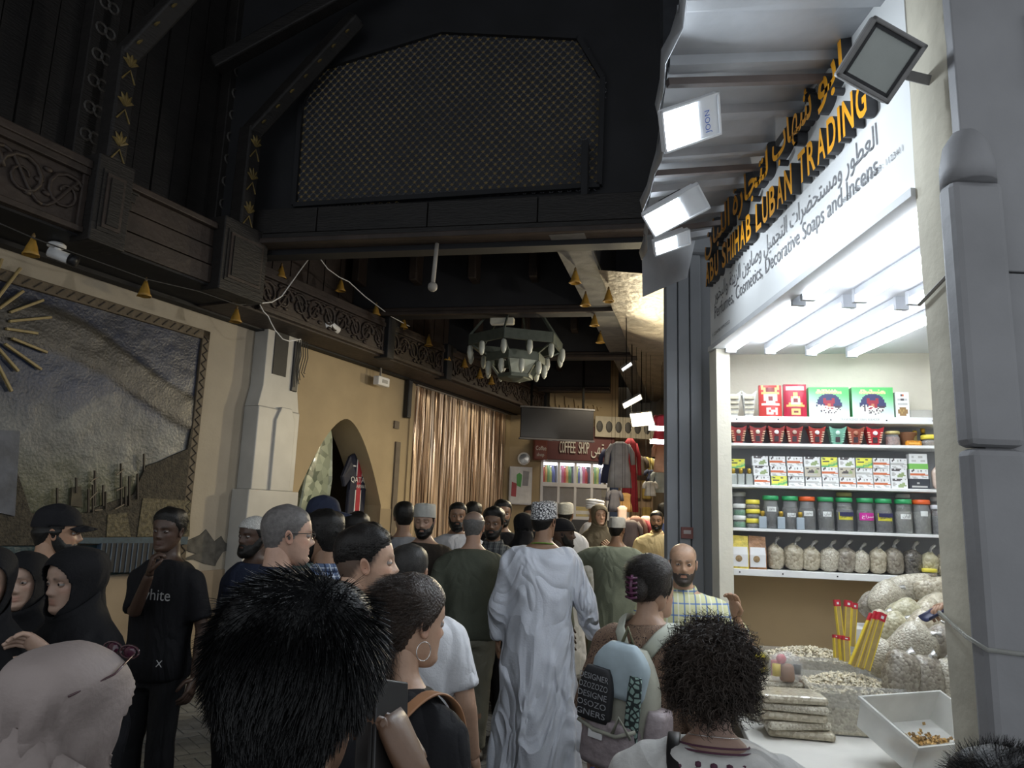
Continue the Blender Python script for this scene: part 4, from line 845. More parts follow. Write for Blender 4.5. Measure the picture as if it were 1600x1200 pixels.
c=atY(1228,1062,3.4); t=thing('mixed_bag','clear bag of small bottles and brown jar lying on flat packets','bag',(c[0],c[1],CTZ+.17),.2)
MB().ball((0,0,.05),.075,14,10,1.1,.8,1.0).build('clear_film_bag',mat('thin_film',(.8,.8,.78),.1,.1,alpha=.25),t,True)
MB().lathe([(.028,0),(.032,.01),(.03,.06),(.02,.07)],12,(0,-.01,.0)).build('brown_jar',mat('clay'),t,True); MB().lathe([(.018,0),(.018,.05)],10,(-.045,0,.02)).build('yellow_bottle',mat('packet_yellow'),t,True); MB().lathe([(.016,0),(.016,.04)],10,(.045,-.02,.03)).build('dark_bottle',BLACK,t,True); MB().ball((-.02,0,.09),.022).build('red_cap',mat('packet_red'),t,True)
for i,(px,py) in enumerate(((1168,1055),(1183,1065))):
    c=atY(px,py,3.6); jar('small_jar',(c[0],c[1],CTZ),.036,.05,YLD,(.3,.22,.08),'yellow-lid jar low beside the curly-haired woman, %s'%('left','right')[i],'yellow-lid jars on the counter')

# ================================================================ clothes behind the arch
def garment(name,lab,cat,M,poly,th,m,parts=(),grp=None):
    t=thing(name,lab,cat,group=grp); t.matrix_world=M
    xs=[p[0] for p in poly]; zs=[p[1] for p in poly]; n=len(poly)
    q=MB(); K=5; rings=[]
    cx=sum(xs)/n; cz=sum(zs)/n
    for s,y in ((.94,-th),(1,-th*.6),(1,th*.6),(.94,th)): rings.append([(cx+(x-cx)*s,y+.012*sin(x*30+z*6),cz+(z-cz)*s) for x,z in poly])
    q.loft(rings); q.build('cloth',m,t)
    return t
TEE=[(-.17,0),(.17,0),(.175,.42),(.27,.33),(.33,.42),(.20,.62),(.09,.66),(0,.63),(-.09,.66),(-.20,.62),(-.33,.42),(-.27,.33),(-.175,.42)]
def LP(s,z,y): return LWM@Matrix.Translation((s,y,z))
HANG=mat('hanger_wood',(.35,.25,.13),.6)
sj,zj=Lw(556,770,-.25)
NAVY=mat('jersey_navy',(.012,.016,.04),.6,.2,20); JR=mat('jersey_red',(.42,.03,.05),.6)
t=garment('football_shirt','navy football shirt with red and white centre stripe hanging in the arch','shirt',LP(sj,zj-.42,.25),[(x*1.15,z*1.5) for x,z in TEE],.03,NAVY)
MB().box(-.07,.07,-.040,-.03,.0,.90).build('white_stripe',WHITE,t); MB().box(-.05,.05,-.044,-.03,.0,.90).build('red_stripe',JR,t)
MB().box(-.2,.2,-.043,-.03,.46,.66).build('dark_chest_band',NAVY,t)
flat('QATAR',.11,-.20,.20,.57,t,WHITE,-.047); flat('AIRWAYS',.07,-.06,.20,.49,t,WHITE,-.047)
MB().lathe([(.03,0),(.03,.006)],14).xf(Matrix.Translation((.15,-.044,.80))@Matrix.Rotation(pi/2,4,'X')).build('crest',mat('crest_blue',(.05,.08,.25),.5),t)
MB().box(-.16,-.10,-.046,-.03,.79,.81).build('brand_mark',WHITE,t)
MB().tube([(-.14,0,.96),(0,0,1.06),(.14,0,.96)],.012,6).build('hanger',HANG,t); MB().tube([(0,0,1.06),(.0,0,1.14),(.03,0,1.17)],.006,6).build('hook',STEEL,t)
t=garment('black_shirt','black shirt printed with white OMAN camel, hanging low in the arch','shirt',LP(sj-.02,zj-1.55,.22),[(x*1.1,z*1.45) for x,z in TEE],.03,mat('shirt_black',(.008,.008,.009),.7,.2))
flat('OMAN',.13,-.20,.16,.50,t,WHITE,-.04); 
q=MB()
for a,b,r in (((-.06,.66),(-.06,.80),.014),((-.02,.66),(-.03,.80),.014),((.05,.66),(.04,.8),.014),((.08,.66),(.07,.8),.014)): q.tube([(a[0],-.042,a[1]),(b[0],-.042,b[1])],r,5)
q.ball((0,-.042,.82),.07,8,6,1.2,.2,.7); q.ball((.0,-.042,.88),.03,8,6,1,.3,1.2); q.tube([(-.07,-.042,.82),(-.11,-.042,.86),(-.11,-.042,.93),(-.15,-.042,.93)],.016,6); q.build('camel_print',WHITE,t)
flat('MUSCAT',.05,.17,.30,.62,t,WHITE,-.042)
s,z=Lw(508,740,-.15)
CAMO=bagmat((.55,.62,.48),(.03,.06,.04),9,'camo_cloth')
t=garment('camouflage_garment','green and white camouflage garment hanging at left of the arch','garment',LP(s-.05,z-1.35,.30),[(-.42,0),(.25,0),(.34,1.3),(.30,1.9),(.22,2.05),(.05,1.85),(-.2,1.3)],.05,CAMO); MB().tube([(.16,0,2.0),(.24,0,2.1),(.3,0,2.0)],.01,6).build('hanger',HANG,t)
s,z=Lw(527,750,-.2)
tag(MB().lathe([(.13,0),(.13,.3),(.15,.9),(.16,1.5),(.13,2.1),(.14,2.6),(.10,2.95)],16).build('plastic_mannequin',mat('shiny_white_wrap',(.60,.62,.66),.3,.15,6,.4),None,True),'white wrapped post standing between the camouflage garment and football shirt','post').matrix_world=LP(s,0,.55)
s,z=Lw(532,850,-.2)
t=garment('printed_shirt','yellow and blue printed shirt on pale ground, low in the arch','shirt',LP(s,.5,.02),[(x*1.0,z*1.5) for x,z in TEE],.04,bagmat((.62,.66,.66),(.55,.38,.08),16,'print_cloth')); MB().tube([(-.14,0,.96),(0,0,1.04),(.14,0,.96)],.012,6).build('hanger',HANG,t)

# ---- foil curtain
cu=thing('foil_curtain','shimmering gold and bronze foil fringe curtain over the left opening','curtain',group=None); cu.matrix_world=LWM
zc=3.74; q=MB(); r=random.Random(4); x=sC0+.02
FO=mat('foil_strip',(.80,.62,.46),.30,.3,3,0,metal=.55,stretch=(1,1,.15))
while x<sC1-.02:
    w=r.uniform(.014,.030); y=r.uniform(-.02,.03); ph=r.uniform(0,6); tw_=r.uniform(-.7,.7); v=[];f=[]
    for k in range(9):
        z=zc-k*zc/8*.985; a=tw_+.35*sin(k*1.1+ph); dx=.012*sin(k*.8+ph)
        v+=[(x+dx,y+.5*w*sin(a),z),(x+dx+w*cos(a),y-.5*w*sin(a),z)]
    f=[(2*k,2*k+1,2*k+3,2*k+2) for k in range(8)]; q.add(v,f); x+=w*.62
stuff(q.build('foil_strips',FO,cu))
MB().box(sC0,sC1,-.05,.05,zc-.02,zc+.03).build('header_rail',mat('rail_grey',(.3,.28,.26),.5,.2),cu)
MB().box(sC0,sC1,.06,.08,0,zc).build('backing_cloth',mat('backing_brown',(.18,.12,.08),.8),cu)
# speaker column and hoop at the curtain's left top, small fittings
def fit(name,lab,cat,build,M,grp=None):
    t=thing(name,lab,cat,group=grp); t.matrix_world=M; build(t); return t
s,z=Lw(645,620,.08); fit('speaker_column','slim black speaker column at the left edge of the foil curtain','speaker',lambda t:(MB().box(-.05,.05,-.08,0,-.35,.35).build('cabinet',BLACK,t,bevel=.01),MB().box(-.04,.04,-.085,-.08,-.32,.32).build('grille',mat('grille_grey',(.05,.05,.05),.7),t)),LP(s-.1,z,-.02))
s,z=Lw(590,594,.1); fit('emergency_lamp','small white emergency lamp hanging by a rod above the arch','lamp',lambda t:(MB().box(-.14,.14,-.1,.0,-.09,.04).build('body',WHITE,t,bevel=.012),MB().box(-.05,.08,-.105,-.1,-.05,.0).build('lens',mat('lens_grey',(.3,.3,.3),.3),t),MB().box(-.045,-.02,-.06,-.04,.04,.62).build('rod',WIRE,t)),LP(s,z,-.12))
# camera dome at far left
s,z=Lw(88,388,.5); fit('security_camera','white bullet security camera under the wooden gallery','camera',lambda t:(MB().lathe([(.07,0),(.07,.02),(.05,.035)],14,(0,0,-.04)).build('base',WHITE,t,True),MB().tube([(0,0,-.04),(.03,0,-.1)],.025,8).build('arm',WHITE,t,True),MB().tube([(-.02,.05,-.08),(.08,-.08,-.13)],.045,12).build('barrel',WHITE,t,True),MB().tube([(.07,-.075,-.125),(.11,-.12,-.145)],.047,12).build('lens_hood',BLACK,t,True)),LP(s,zb+.0,-.5))
s,z=Lw(515,512,.6); fit('security_camera','white bullet security camera above the marble pilaster','camera',lambda t:(MB().tube([(-.12,0,0),(.0,-.02,.03),(.12,-.03,-.01)],.05,10).build('barrel',WHITE,t,True),MB().box(-.02,.02,-.02,.02,.03,.22).build('arm',WHITE,t)),LP(s,z,-.6))
# ---- yellow bell tassels on wires
def bell(p,lab,sc=1,grp='small yellow bells hung along the beams'):
    t=thing('yellow_bell',lab,'bell',p,0,grp)
    q=MB(); n=12; prof=[(.012,0),(.02,-.03),(.035,-.07),(.045,-.11),(.060,-.14)]
    q.loft([[(sc*r_*(1+(.12*cos(6*a) if k==4 else 0))*cos(a),sc*r_*sin(a),sc*z) for a in [2*pi*i/n for i in range(n)]] for k,(r_,z) in enumerate(prof)],cap=False); o=q.build('bell_cup',mat('bell_yellow',(.36,.20,.03),.55,.2,20),t,True); s=o.modifiers.new('s','SOLIDIFY'); s.thickness=.004
    MB().lathe([(.010*sc,0),(.014*sc,.02*sc),(.004*sc,.04*sc)],8).build('cap',mat('bell_cap',(.15,.09,.03),.6),t); return t
def bellpx(px,py,off,lab,sc=1): p=atPl(px,py-12,B0+LN*off,LN); return bell(p,lab,sc)
BL=[(52,384,.72,'leftmost yellow bell below the carved gallery panel'),(228,452,.6,'yellow bell hanging just above the mural'),(370,495,.6,'yellow bell beside the marble pilaster top'),(440,428,.66,'yellow bell half hidden at the gallery corner'),(533,450,.66,'yellow bell below the loose white cable'),(588,489,.66,'yellow bell left of the first dark corbel'),(631,510,.7,'yellow bell right of the first dark corbel'),(670,538,.7,'yellow bell over the middle of the carved band'),(699,562,.7,'yellow bell before the second dark corbel'),(726,573,.7,'yellow bell just after the second dark corbel'),(750,590,.7,'yellow bell near the chandelier, on the left band'),(768,600,.7,'small yellow bell below the chandelier ring')]
for b in BL: bellpx(*b)
for px,py,z in ((899,435,4.3),(915,472,4.3),(951,465,4.25),(929,505,4.3),(938,533,4.3)):
    p=atZ(px,py-12,z); bell(p,'yellow bell beside the pale sloping beam, %s'%({899:'uppermost',915:'second from the top',951:'on its right side',929:'fourth down',938:'lowest'}[px]))
def wire(pts,r,m,name,lab,off=.68):
    P=[Vector(atPl(x,y,B0+LN*off,LN)) for x,y in pts]; Q=[]
    for i in range(len(P)-1):
        for k in range(5): Q.append(P[i].lerp(P[i+1],k/5))
    Q.append(P[-1]); tag(MB().tube(Q,r,5).build(name,m,None,True),lab,'cable')
wire([(405,474),(425,472),(440,463),(458,438),(472,418),(483,404),(494,399),(500,404),(512,420),(530,433),(545,440),(570,463),(590,478),(612,495),(640,510)],.007,WHITE,'white_cable','loose white cable looping over the carved beam',.72)
wire([(405,474),(412,487),(419,494),(424,505),(430,516),(442,530),(452,533),(470,530)],.006,WHITE,'white_cable','short white cable dropping in front of the marble pilaster',.72)
wire([(-10,345),(52,372),(140,404),(228,436),(310,455),(370,476),(405,474)],.006,DWIRE,'dark_cable','dark cable strung between bells under the gallery',.78)
p=Xw(678,380); t=thing('pendant_rod','white rod with round end hanging from the cross beam','pendant'); t.matrix_world=XM@Matrix.Translation((p[0],.1,bz0)); MB().tube([(0,0,0),(-.02,0,-.42)],.022,8).build('rod',WIRE,t,True); MB().ball((-.02,0,-.45),.05).build('ball_end',WIRE,t,True)
c=atY(785,502,9.45); t=thing('emergency_lamp','pale rectangular emergency lamp under the second dark beam','lamp',c,-C12); MB().box(-.16,.16,-.05,.05,-.04,.04).build('body',mat('cream_plastic',(.62,.60,.50),.5),t,bevel=.01); MB().box(-.15,.15,-.04,.04,-.046,-.04).build('diffuser',WHITE,t)
# ---- chandelier
c=atY(806,560,9.9); ch=thing('chandelier','six-sided green metal chandelier with hanging glass lamps','chandelier',c)
CHM=mat('chandelier_green',(.085,.10,.085),.5,.25,12,metal=.3); LMP=mat('unlit_lamp_glass',(.42,.44,.40),.3,.1)
R1=.66
def hexr(r,z,w,h):
    q=MB()
    for i in range(6):
        a=pi/3*i+.25;b=a+pi/3; q.beam((r*cos(a),r*sin(a),z),(r*cos(b),r*sin(b),z),w,h)
    return q
hexr(R1,.20,.03,.14).build('upper_ring',CHM,ch); hexr(R1*.62,-.02,.03,.11).build('middle_ring',CHM,ch); hexr(R1*.36,-.26,.03,.05).build('lower_ring',CHM,ch)
MB().lathe([(R1*.34,-.28),(R1*.30,-.30),(.02,-.33)],6).build('bottom_plate',CHM,ch)
for i in range(6):
    a=pi/3*i+.25
    MB().beam((R1*cos(a),R1*sin(a),.26),(.45*R1*cos(a),.45*R1*sin(a),.75),.02,.03).build('hanger_arm',CHM,ch)
    MB().beam((R1*.62*cos(a),R1*.62*sin(a),-.05),(R1*.36*cos(a),R1*.36*sin(a),-.26),.025,.02).build('rib',CHM,ch)
    MB().beam((R1*cos(a),R1*sin(a),.15),(R1*.62*cos(a),R1*.62*sin(a),.02),.025,.02).build('rib',CHM,ch)
    b=a+pi/3
    if i%2==0:
        v=[(R1*.62*cos(x),R1*.62*sin(x),-.07) for x in (a,b)]+[(R1*.38*cos(x),R1*.38*sin(x),-.24) for x in (b,a)]; MB().add(v,[(0,1,2,3)]).build('glass_panel',mat('milky_panel',(.5,.55,.5),.3,.1,trans=.3),ch)
lm=MB().lathe([(.02,0),(.035,-.02),(.042,-.10),(.03,-.16),(.012,-.19)],10).mesh('lamp_glass',True)
for i in range(12):
    a=pi/6*i+.25; o=put('lamp_glass',lm,LMP,ch,loc=(R1*.98*cos(a),R1*.98*sin(a),.12))
for i in range(9):
    a=2*pi/9*i; o=put('lamp_glass',lm,LMP,ch,loc=(R1*.60*cos(a),R1*.60*sin(a),-.08))
MB().tube([(0,0,.75),(0,0,5.2-c[2])],.02,6).build('suspension_rod',CHM,ch); MB().lathe([(R1*.45,.73),(R1*.45,.78),(.05,.85)],6).build('crown',CHM,ch)

# ================================================================ coffee shop and far stalls
def FF(px,py,y): return atY(px,py,y)
CFY=15.0; F0=FF(834,806,CFY); CM=frame((F0[0],CFY,0),np.array([cos(R_(6)),sin(R_(6)),0]),np.array([-sin(R_(6)),cos(R_(6)),0]))
CMN=np.array([sin(R_(6)),-cos(R_(6)),0])
def Cw(px,py,off=0):
    o=np.array([F0[0],CFY,0])+CMN*off; p=atPl(px,py,o,CMN); return float((p-o)@np.array([cos(R_(6)),sin(R_(6)),0])),float(p[2])
MAR=mat('maroon_board',(.11,.03,.034),.5,.1,4)
e0=Cw(846,760)[0]; e1=Cw(950,760)[0]; zt_=Cw(850,718)[1]; zb_=Cw(850,806)[1]
wb=struct(MB().box(Cw(786,760)[0],e0,0,.3,0,5.2).box(e0,e1+.2,0,.3,zt_,5.2).build('wall_coffee_shop',TAN)); wb.matrix_world=CM
k=thing('coffee_shop_sign','maroon fascia reading COFFEE SHOP in raised pale letters','sign'); k.matrix_world=CM
sz0=Cw(850,718)[1]; sz1=Cw(850,664)[1]
MB().box(e0-.2,e1+.1,-.12,0,sz0,sz1).build('board',MAR,k,bevel=.01)
PL_=mat('pale_letter',(.62,.60,.56),.5)
x0=Cw(872,700)[0]; zl=Cw(872,708)[1]; un=(Cw(918,700)[0]-x0)/10.6
for i,chx in enumerate('COFFEE SHOP'):
    if chx!=' ':
        me=text(chx,.34,.02); a,b=tw(me)
        for v in me.vertices: v.co.x=(v.co.x-a)/(b-a)*un*.86
        o=put('letter',me,PL_,k); o.rotation_euler=(pi/2,0,0); o.location=(x0+un*i*.97,-.14,zl)
x1=Cw(921,700)[0]; me=text(arab('مقهى'),.34,.02); a,b=tw(me); sc=(Cw(948,700)[0]-x1)/(b-a)
for v in me.vertices: v.co.x=(v.co.x-a)*sc
o=put('arabic_word',me,PL_,k); o.rotation_euler=(pi/2,0,0); o.location=(x1,-.14,zl)
k=thing('coffee_shop_plate','small square brown plate reading Coffee shop beside the fascia','sign'); a=Cw(834,718,.3); b=Cw(855,686,.3); k.matrix_world=CM@Matrix.Translation((a[0],-.3,a[1]))
MB().box(0,b[0]-a[0],-.04,.2,0,b[1]-a[1]).build('plate',mat('plate_brown',(.16,.04,.03),.5),k,bevel=.02); flat('Coffee',.12,.03,.24,.19,k,PL_,-.045); flat('shop',.10,.05,.2,.07,k,PL_,-.045)
k=thing('display_screen','large dark blank display board hanging before the coffee shop','screen'); a=Cw(813,683,1.2); b=Cw(928,642,1.2); k.matrix_world=CM@Matrix.Translation((a[0],-1.2,a[1]))
MB().box(0,b[0]-a[0],0,.1,0,b[1]-a[1]).build('panel',mat('screen_black',(.012,.012,.015),.35,.1),k,bevel=.01)
q=MB(); W_=b[0]-a[0];H_=b[1]-a[1]
q.box(-.02,W_+.02,-.01,.1,-.03,0).box(-.02,W_+.02,-.01,.1,H_,H_+.03); q.build('frame_bar',mat('screen_frame',(.10,.10,.11),.5),k)
for x in (.2,W_-.2): MB().box(x-.02,x+.02,.03,.07,H_,5.2-a[1]).build('hanger_bar',mat('cord_black',(.003,.003,.003),.9,.1,spec=.1),k)
# lit glass cabinet window
gw=thing('glass_cabinet','lit white glass cabinet of drinks under the coffee shop sign','cabinet'); gw.matrix_world=CM
WFR=mat('white_frame',(.72,.73,.78),.4,.05); zm=Cw(850,757)[1]
xs_=[e0+(e1-e0)*i/4 for i in range(5)]
for x in xs_: MB().box(x-.025,x+.025,-.03,.05,zb_-.05,zt_).build('mullion',WFR,gw)
for z,h in ((zb_-.05,.06),(zm-.03,.08),(zt_-.05,.05)): MB().box(e0,e1,-.035,.55,z,z+h).build('rail',WFR,gw)
MB().box(e0,e1,.54,.58,zb_-.05,zt_).build('back_panel',mat('cabinet_back',(.55,.56,.62),.6),gw)
for i in range(4):
    MB().box(xs_[i]+.03,xs_[i+1]-.03,-.01,-.004,zb_,zm-.03).build('pane',mat('cabinet_pane',(.9,.9,.95),.08,0,alpha=.12),gw)
    MB().box(xs_[i]+.03,xs_[i+1]-.03,.05,.12,zt_-.10,zt_-.05).build('strip_lamp',mat('cabinet_lamp',(1,1,1),.5,0,emit=WARM*.28,ecol=(.95,.95,1)),gw)
MB().box(e0,e1+.1,-.25,.55,0,zb_-.05).build('counter',mat('counter_dark',(.06,.065,.08),.6,.2),gw)
DC=[(.30,.05,.05),(.10,.12,.25),(.35,.22,.08),(.45,.45,.46),(.12,.22,.10),(.32,.10,.16),(.30,.34,.12)]
for i in range(4):
    for j in range(5):
        x=xs_[i]+.07+j*(xs_[i+1]-xs_[i]-.12)/4.6; c_=DC[(i*3+j*2)%7]; h=.34+.05*((i+j)%3)
        tt=thing('drink_bottle','%s drink bottle, %s from left in the %s cabinet bay'%({0:'red',1:'blue',2:'orange',3:'pale',4:'green',5:'pink',6:'lime'}[(i*3+j*2)%7],ORD[j],ORD[i]),'bottle',group='drink bottles in the coffee shop cabinet'); tt.matrix_world=CM@Matrix.Translation((x,.22,zm+.05))
        MB().lathe([(.045,0),(.05,.02),(.05,h*.65),(.02,h*.85),(.02,h*.94)],10).build('body',mat('drink_%s'%(c_,),c_,.35,.2,10),tt,True); MB().lathe([(.024,h*.94),(.024,h)],8).build('cap',WHITE,tt)
for i in range(4):
    tt=thing('snack_tray','%s on the lower cabinet shelf, %s bay'%(('pale covered tray','yellow snack carton','yellow snack carton','dark blue carton')[i],ORD[i]),'box',group='boxes behind the lower cabinet glass'); tt.matrix_world=CM@Matrix.Translation(((xs_[i]+xs_[i+1])/2,.3,zb_+.012)); c_=((.6,.6,.62),(.6,.45,.06),(.55,.42,.06),(.05,.06,.14))[i]
    MB().box(-.2,.2,-.12,.12,0,.2).build('carton_body',mat('snack_%s'%(c_,),c_,.5,.1),tt,bevel=.01); MB().box(-.18,.18,-.125,-.12,.05,.12).build('carton_label',WHITE,tt)
# poster, mirror on the tan wall strip
k=thing('white_poster','white poster with green bottle and red shapes on the tan wall','poster'); a=Cw(798,786,.25);b=Cw(832,731,.25); k.matrix_world=CM@Matrix.Translation((a[0],-.12,a[1])); w=b[0]-a[0];h=b[1]-a[1]
MB().box(0,w,0,.02,0,h).build('sheet',mat('poster_white',(.75,.76,.78),.5),k)
MB().box(-.02,w+.02,.02,.12,-.02,h+.02).build('backing_box',WFR,k)
q=MB(); q.prism([(w*.3,h*.5),(w*.5,h*.45),(w*.55,h*.8),(w*.42,h*.86),(w*.28,h*.8)],-.006,0); q.build('green_print',mat('print_green',(.10,.40,.10),.5),k)
q=MB(); q.prism([(w*.04,h*.2),(w*.28,h*.18),(w*.3,h*.55),(w*.06,h*.6)],-.006,0); q.build('red_print',mat('print_red',(.45,.06,.08),.5),k); q=MB(); q.prism([(w*.58,h*.5),(w*.85,h*.5),(w*.9,h*.9),(w*.6,h*.92)],-.006,0); q.build('grey_print',mat('print_grey',(.3,.3,.33),.5),k)
k=thing('round_mirror','round dark mirror with white rim above the white poster','mirror'); a=Cw(818,717); k.matrix_world=CM@Matrix.Translation((a[0],-.02,a[1]))@Matrix.Rotation(pi/2,4,'X')
MB().lathe([(.13,0),(.13,.04),(.115,.045)],20).build('rim',WHITE,k); MB().lathe([(.10,.04),(.095,.05),(.01,.052)],20).build('mirror_glass',mat('dark_mirror',(.03,.03,.035),.15,.1),k)
# pale scalloped fretwork above the screen
k=thing('fretwork_frieze','pale cut-out fretwork frieze above the dark display board','frieze'); k.matrix_world=CM; z0=Cw(840,645)[1]
for i in range(9):
    x=Cw(806,640)[0]+i*.20; hh=.62-.05*i; q=MB(); q.prism([(x,z0+hh),(x+.19,z0+hh-.04),(x+.17,z0+.18),(x+.12,z0+.10),(x+.09,z0+.2),(x+.05,z0+.08),(x+.02,z0+.2)],-.05,0); q.build('fret_piece',TAN,k)
# clock-like photo row (grey oval panels) right of the screen
k=thing('picture_strip','row of grey oval portraits above the coffee shop fascia','frieze')
a=Cw(930,682,.2); b=Cw(972,652,.2); k.matrix_world=CM@Matrix.Translation((a[0],-.2,a[1]))
MB().box(0,b[0]-a[0]+.9,0,.05,0,b[1]-a[1]).build('strip_board',mat('strip_cream',(.40,.37,.30),.6),k)
for i in range(7): MB().ball((.09+i*.20,-.005,(b[1]-a[1])/2),.07,10,6,1,.3,1.7).build('oval_picture',mat('oval_dark',(.06,.06,.06),.6),k)

# far clothing stalls beyond
def hung(px,py0,py1,y,w,col,lab,kind='dress',m=None,grp='garments hanging at the far stalls'):
    a=FF(px,py1,y); b=FF(px,py0,y); H_=b[2]-a[2]; t=thing('hanging_'+kind,lab,kind,(a[0],y,a[2]),random.uniform(-.2,.2),grp); mm=m or mat('cloth_%s'%(col,),col,.8,.2,8,.2)
    q=MB(); n=20; rings=[]
    for k_,(z,s) in enumerate(((0,1),(.3,.9),(.6,.72),(.8,.75),(.92,.8),(1,.3))): rings.append([(w/2*s*cos(t_)*(1+.10*sin(7*t_)*(1-z)),.07*s*sin(t_)*(1+.2*sin(7*t_)*(1-z)),H_*z) for t_ in [2*pi*i/n for i in range(n)]])
    q.loft(rings); q.build('cloth',mm,t,True)
    if kind!='cloth': 
        for s in (-1,1): MB().tube([(s*w*.3,0,H_*.93),(s*w*.5,0,H_*.75),(s*w*.55,-.01,H_*.5)],[.06*w+.02,.06*w+.02,.05*w+.02],8).build('sleeve',mm,t,True)
    MB().tube([(0,0,H_),(0,0,5.19-a[2])],.0025,5).build('hanging_cord',mat('cord_black',(.003,.003,.003),.9,.1,spec=.1),t); return t
hung(968,690,762,12.2,.40,(.30,.31,.34),'grey sequined gown hanging before the far stall'); hung(955,700,755,12.6,.36,(.04,.05,.12),'dark navy gown hanging behind the grey gown')
hung(984,685,800,12.8,.30,(.45,.04,.06),'long red gown hanging right of the grey gown'); hung(998,712,750,13.5,.30,(.16,.14,.12),'dark brown garment hanging below the yellow lamp'); hung(1008,714,752,13.6,.30,(.62,.52,.18),'yellow shirt hanging deep in the far stall')
hung(1017,716,750,13.8,.30,(.60,.62,.45),'pale yellow-white shirt hanging deep in the far stall'); hung(1020,734,752,13.2,.25,(.07,.09,.16),'small navy shirt hanging below the pale shirt'); hung(1034,735,770,12.6,.32,(.50,.58,.60),'pale blue shirt hanging beside the grey pier')
hung(1036,648,695,11.5,.34,(.42,.03,.06),'red and white jacket hanging high beside the pier'); hung(1034,690,738,11.8,.26,(.50,.30,.22),'pink-brown dress hanging beside the pier'); hung(1016,752,775,12.4,.20,(.72,.72,.70),'small white shirt hanging before the brown display')
hung(960,765,800,11.8,.22,(.10,.10,.13),'dark jacket hanging at the coffee shop corner'); hung(976,770,800,12.0,.26,(.55,.32,.12),'orange and pink scarves hung in a bunch','cloth'); hung(972,790,830,11.6,.20,(.72,.55,.50),'long pale pink scarf hung before the stall','cloth')
for i,(px,py0,py1,c_) in enumerate(((985,812,870,(.10,.08,.09)),(993,806,872,(.22,.12,.10)),(1001,810,872,(.30,.05,.07)),(1009,806,868,(.55,.42,.38)),(1016,812,866,(.14,.10,.09)))): hung(px,py0,py1,10.6+.15*i,.28,c_,'garment on the far rack, %s from the left, %s'%(ORD[i],('charcoal','brown','crimson','pale pink','dark brown')[i]))
tb=thing('stall_table','low far stall table heaped with small brown souvenirs','table',(FF(1010,850,13)[0]-.5,13.0,0)); MB().box(-.9,.9,-.4,.4,.85,.9).build('top',mat('stall_wood',(.25,.16,.09),.7),tb)
for sx in (-.85,.85):
    for sy in (-.35,.35): MB().box(sx-.03,sx+.03,sy-.03,sy+.03,0,.85).build('leg',mat('stall_wood'),tb)
for i in range(16):
    r=random.Random(i); c_=[(.40,.22,.10),(.55,.45,.35),(.18,.10,.07),(.5,.12,.10),(.3,.3,.32)][i%5]
    o=MB().lathe([(.05,0),(.07,.03),(.08,.10),(.04,.18),(.05,.22),(.02,.25)],10).build('souvenir_pot',mat('pot_%s'%(c_,),c_,.5,.2,10),None,True,loc=(tb.location[0]-.8+.107*i,12.9+.22*(i%3),.9)); tag(o,'small %s souvenir pot on the far stall table, %s from the left'%(('brown','beige','dark brown','red','grey')[i%5],('first','second','third','fourth','fifth','sixth','seventh','eighth','ninth','tenth','eleventh','twelfth','thirteenth','fourteenth','fifteenth','sixteenth')[i]),'pot','souvenir pots on the far stall table')
bk=struct(MB().box(1.9,3.5,16.2,16.35,0,3.6).build('wall_stall_back',mat('stall_back',(.42,.30,.20),.8,.3,5)))
for i in range(12):
    c_=[(.5,.08,.08),(.55,.5,.3),(.1,.15,.3),(.6,.6,.58),(.3,.2,.12),(.5,.35,.1)][i%6]; x=2.1+.24*(i%6); z=1.75+.62*(i//6)
    MB().box(x-.10,x+.10,16.1,16.2,z-.2,z+.25).build('hung_bundle',mat('cloth_%s'%(c_,),c_,.8,.2,8,.2),bk,bevel=.03)
# warm and cool far lamps
def flamp(px,py,y,w,h,a,n,lab,col,power,emit): 
    pm=mat('far_lamp_%d'%px,(1,1,1),.5,0,emit=emit,ecol=col)
    t=floodlight(FF(px,py,y),a,n,w,h,lab,'lamps of the far stalls',panel=pm,power=power,col=col,txt=False,led=.95,arm=False,housing=STEEL)
    c=Vector(FF(px,py,y)); q=MB().tube([c,(c.x,c.y+.1,5.19)],.006,6); q.xf(t.matrix_world.inverted()); q.build('hanging_rod',mat('cord_black',(.003,.003,.003),.9,.1,spec=.1),t); return t
flamp(1003,655,11.0,.34,.26,(1,-.35,.10),(-.35,-.6,-.70),'brightest warm floodlight over the far stalls',(1,.84,.52),110,WARM*1.6)
flamp(988,627,10.6,.32,.10,(.85,.0,.5),(-.3,-.6,-.7),'slim warm floodlight above the brightest one',(1,.88,.6),25,WARM)
flamp(979,573,9.2,.16,.05,(.8,0,.6),(-.3,-.6,-.7),'small cool floodlight on the foil soffit edge',(.8,.9,1),1.5,WARM)
for px,py,lab in ((1031,669,'upper short tube lamp beside the grey pier'),(1033,690,'lower short tube lamp beside the grey pier')):
    c=FF(px,py,11); t=thing('tube_lamp',lab,'lamp',c,group='short tube lamps at the far stalls'); MB().box(-.14,.14,-.03,.03,-.03,.03).build('tube',mat('far_tube',(1,1,1),.5,0,emit=WARM,ecol=(.95,.97,1)),t,bevel=.01); MB().box(-.16,.16,.03,.05,-.035,.035).build('fixture',WHITE,t)
l=bpy.data.lights.new('stall_lamp','AREA'); l.size=1.2; l.energy=55; l.color=(1,.86,.62); o=bpy.data.objects.new('stall_lamp',l); COL.objects.link(o); o.location=(2.2,13.2,4.2)
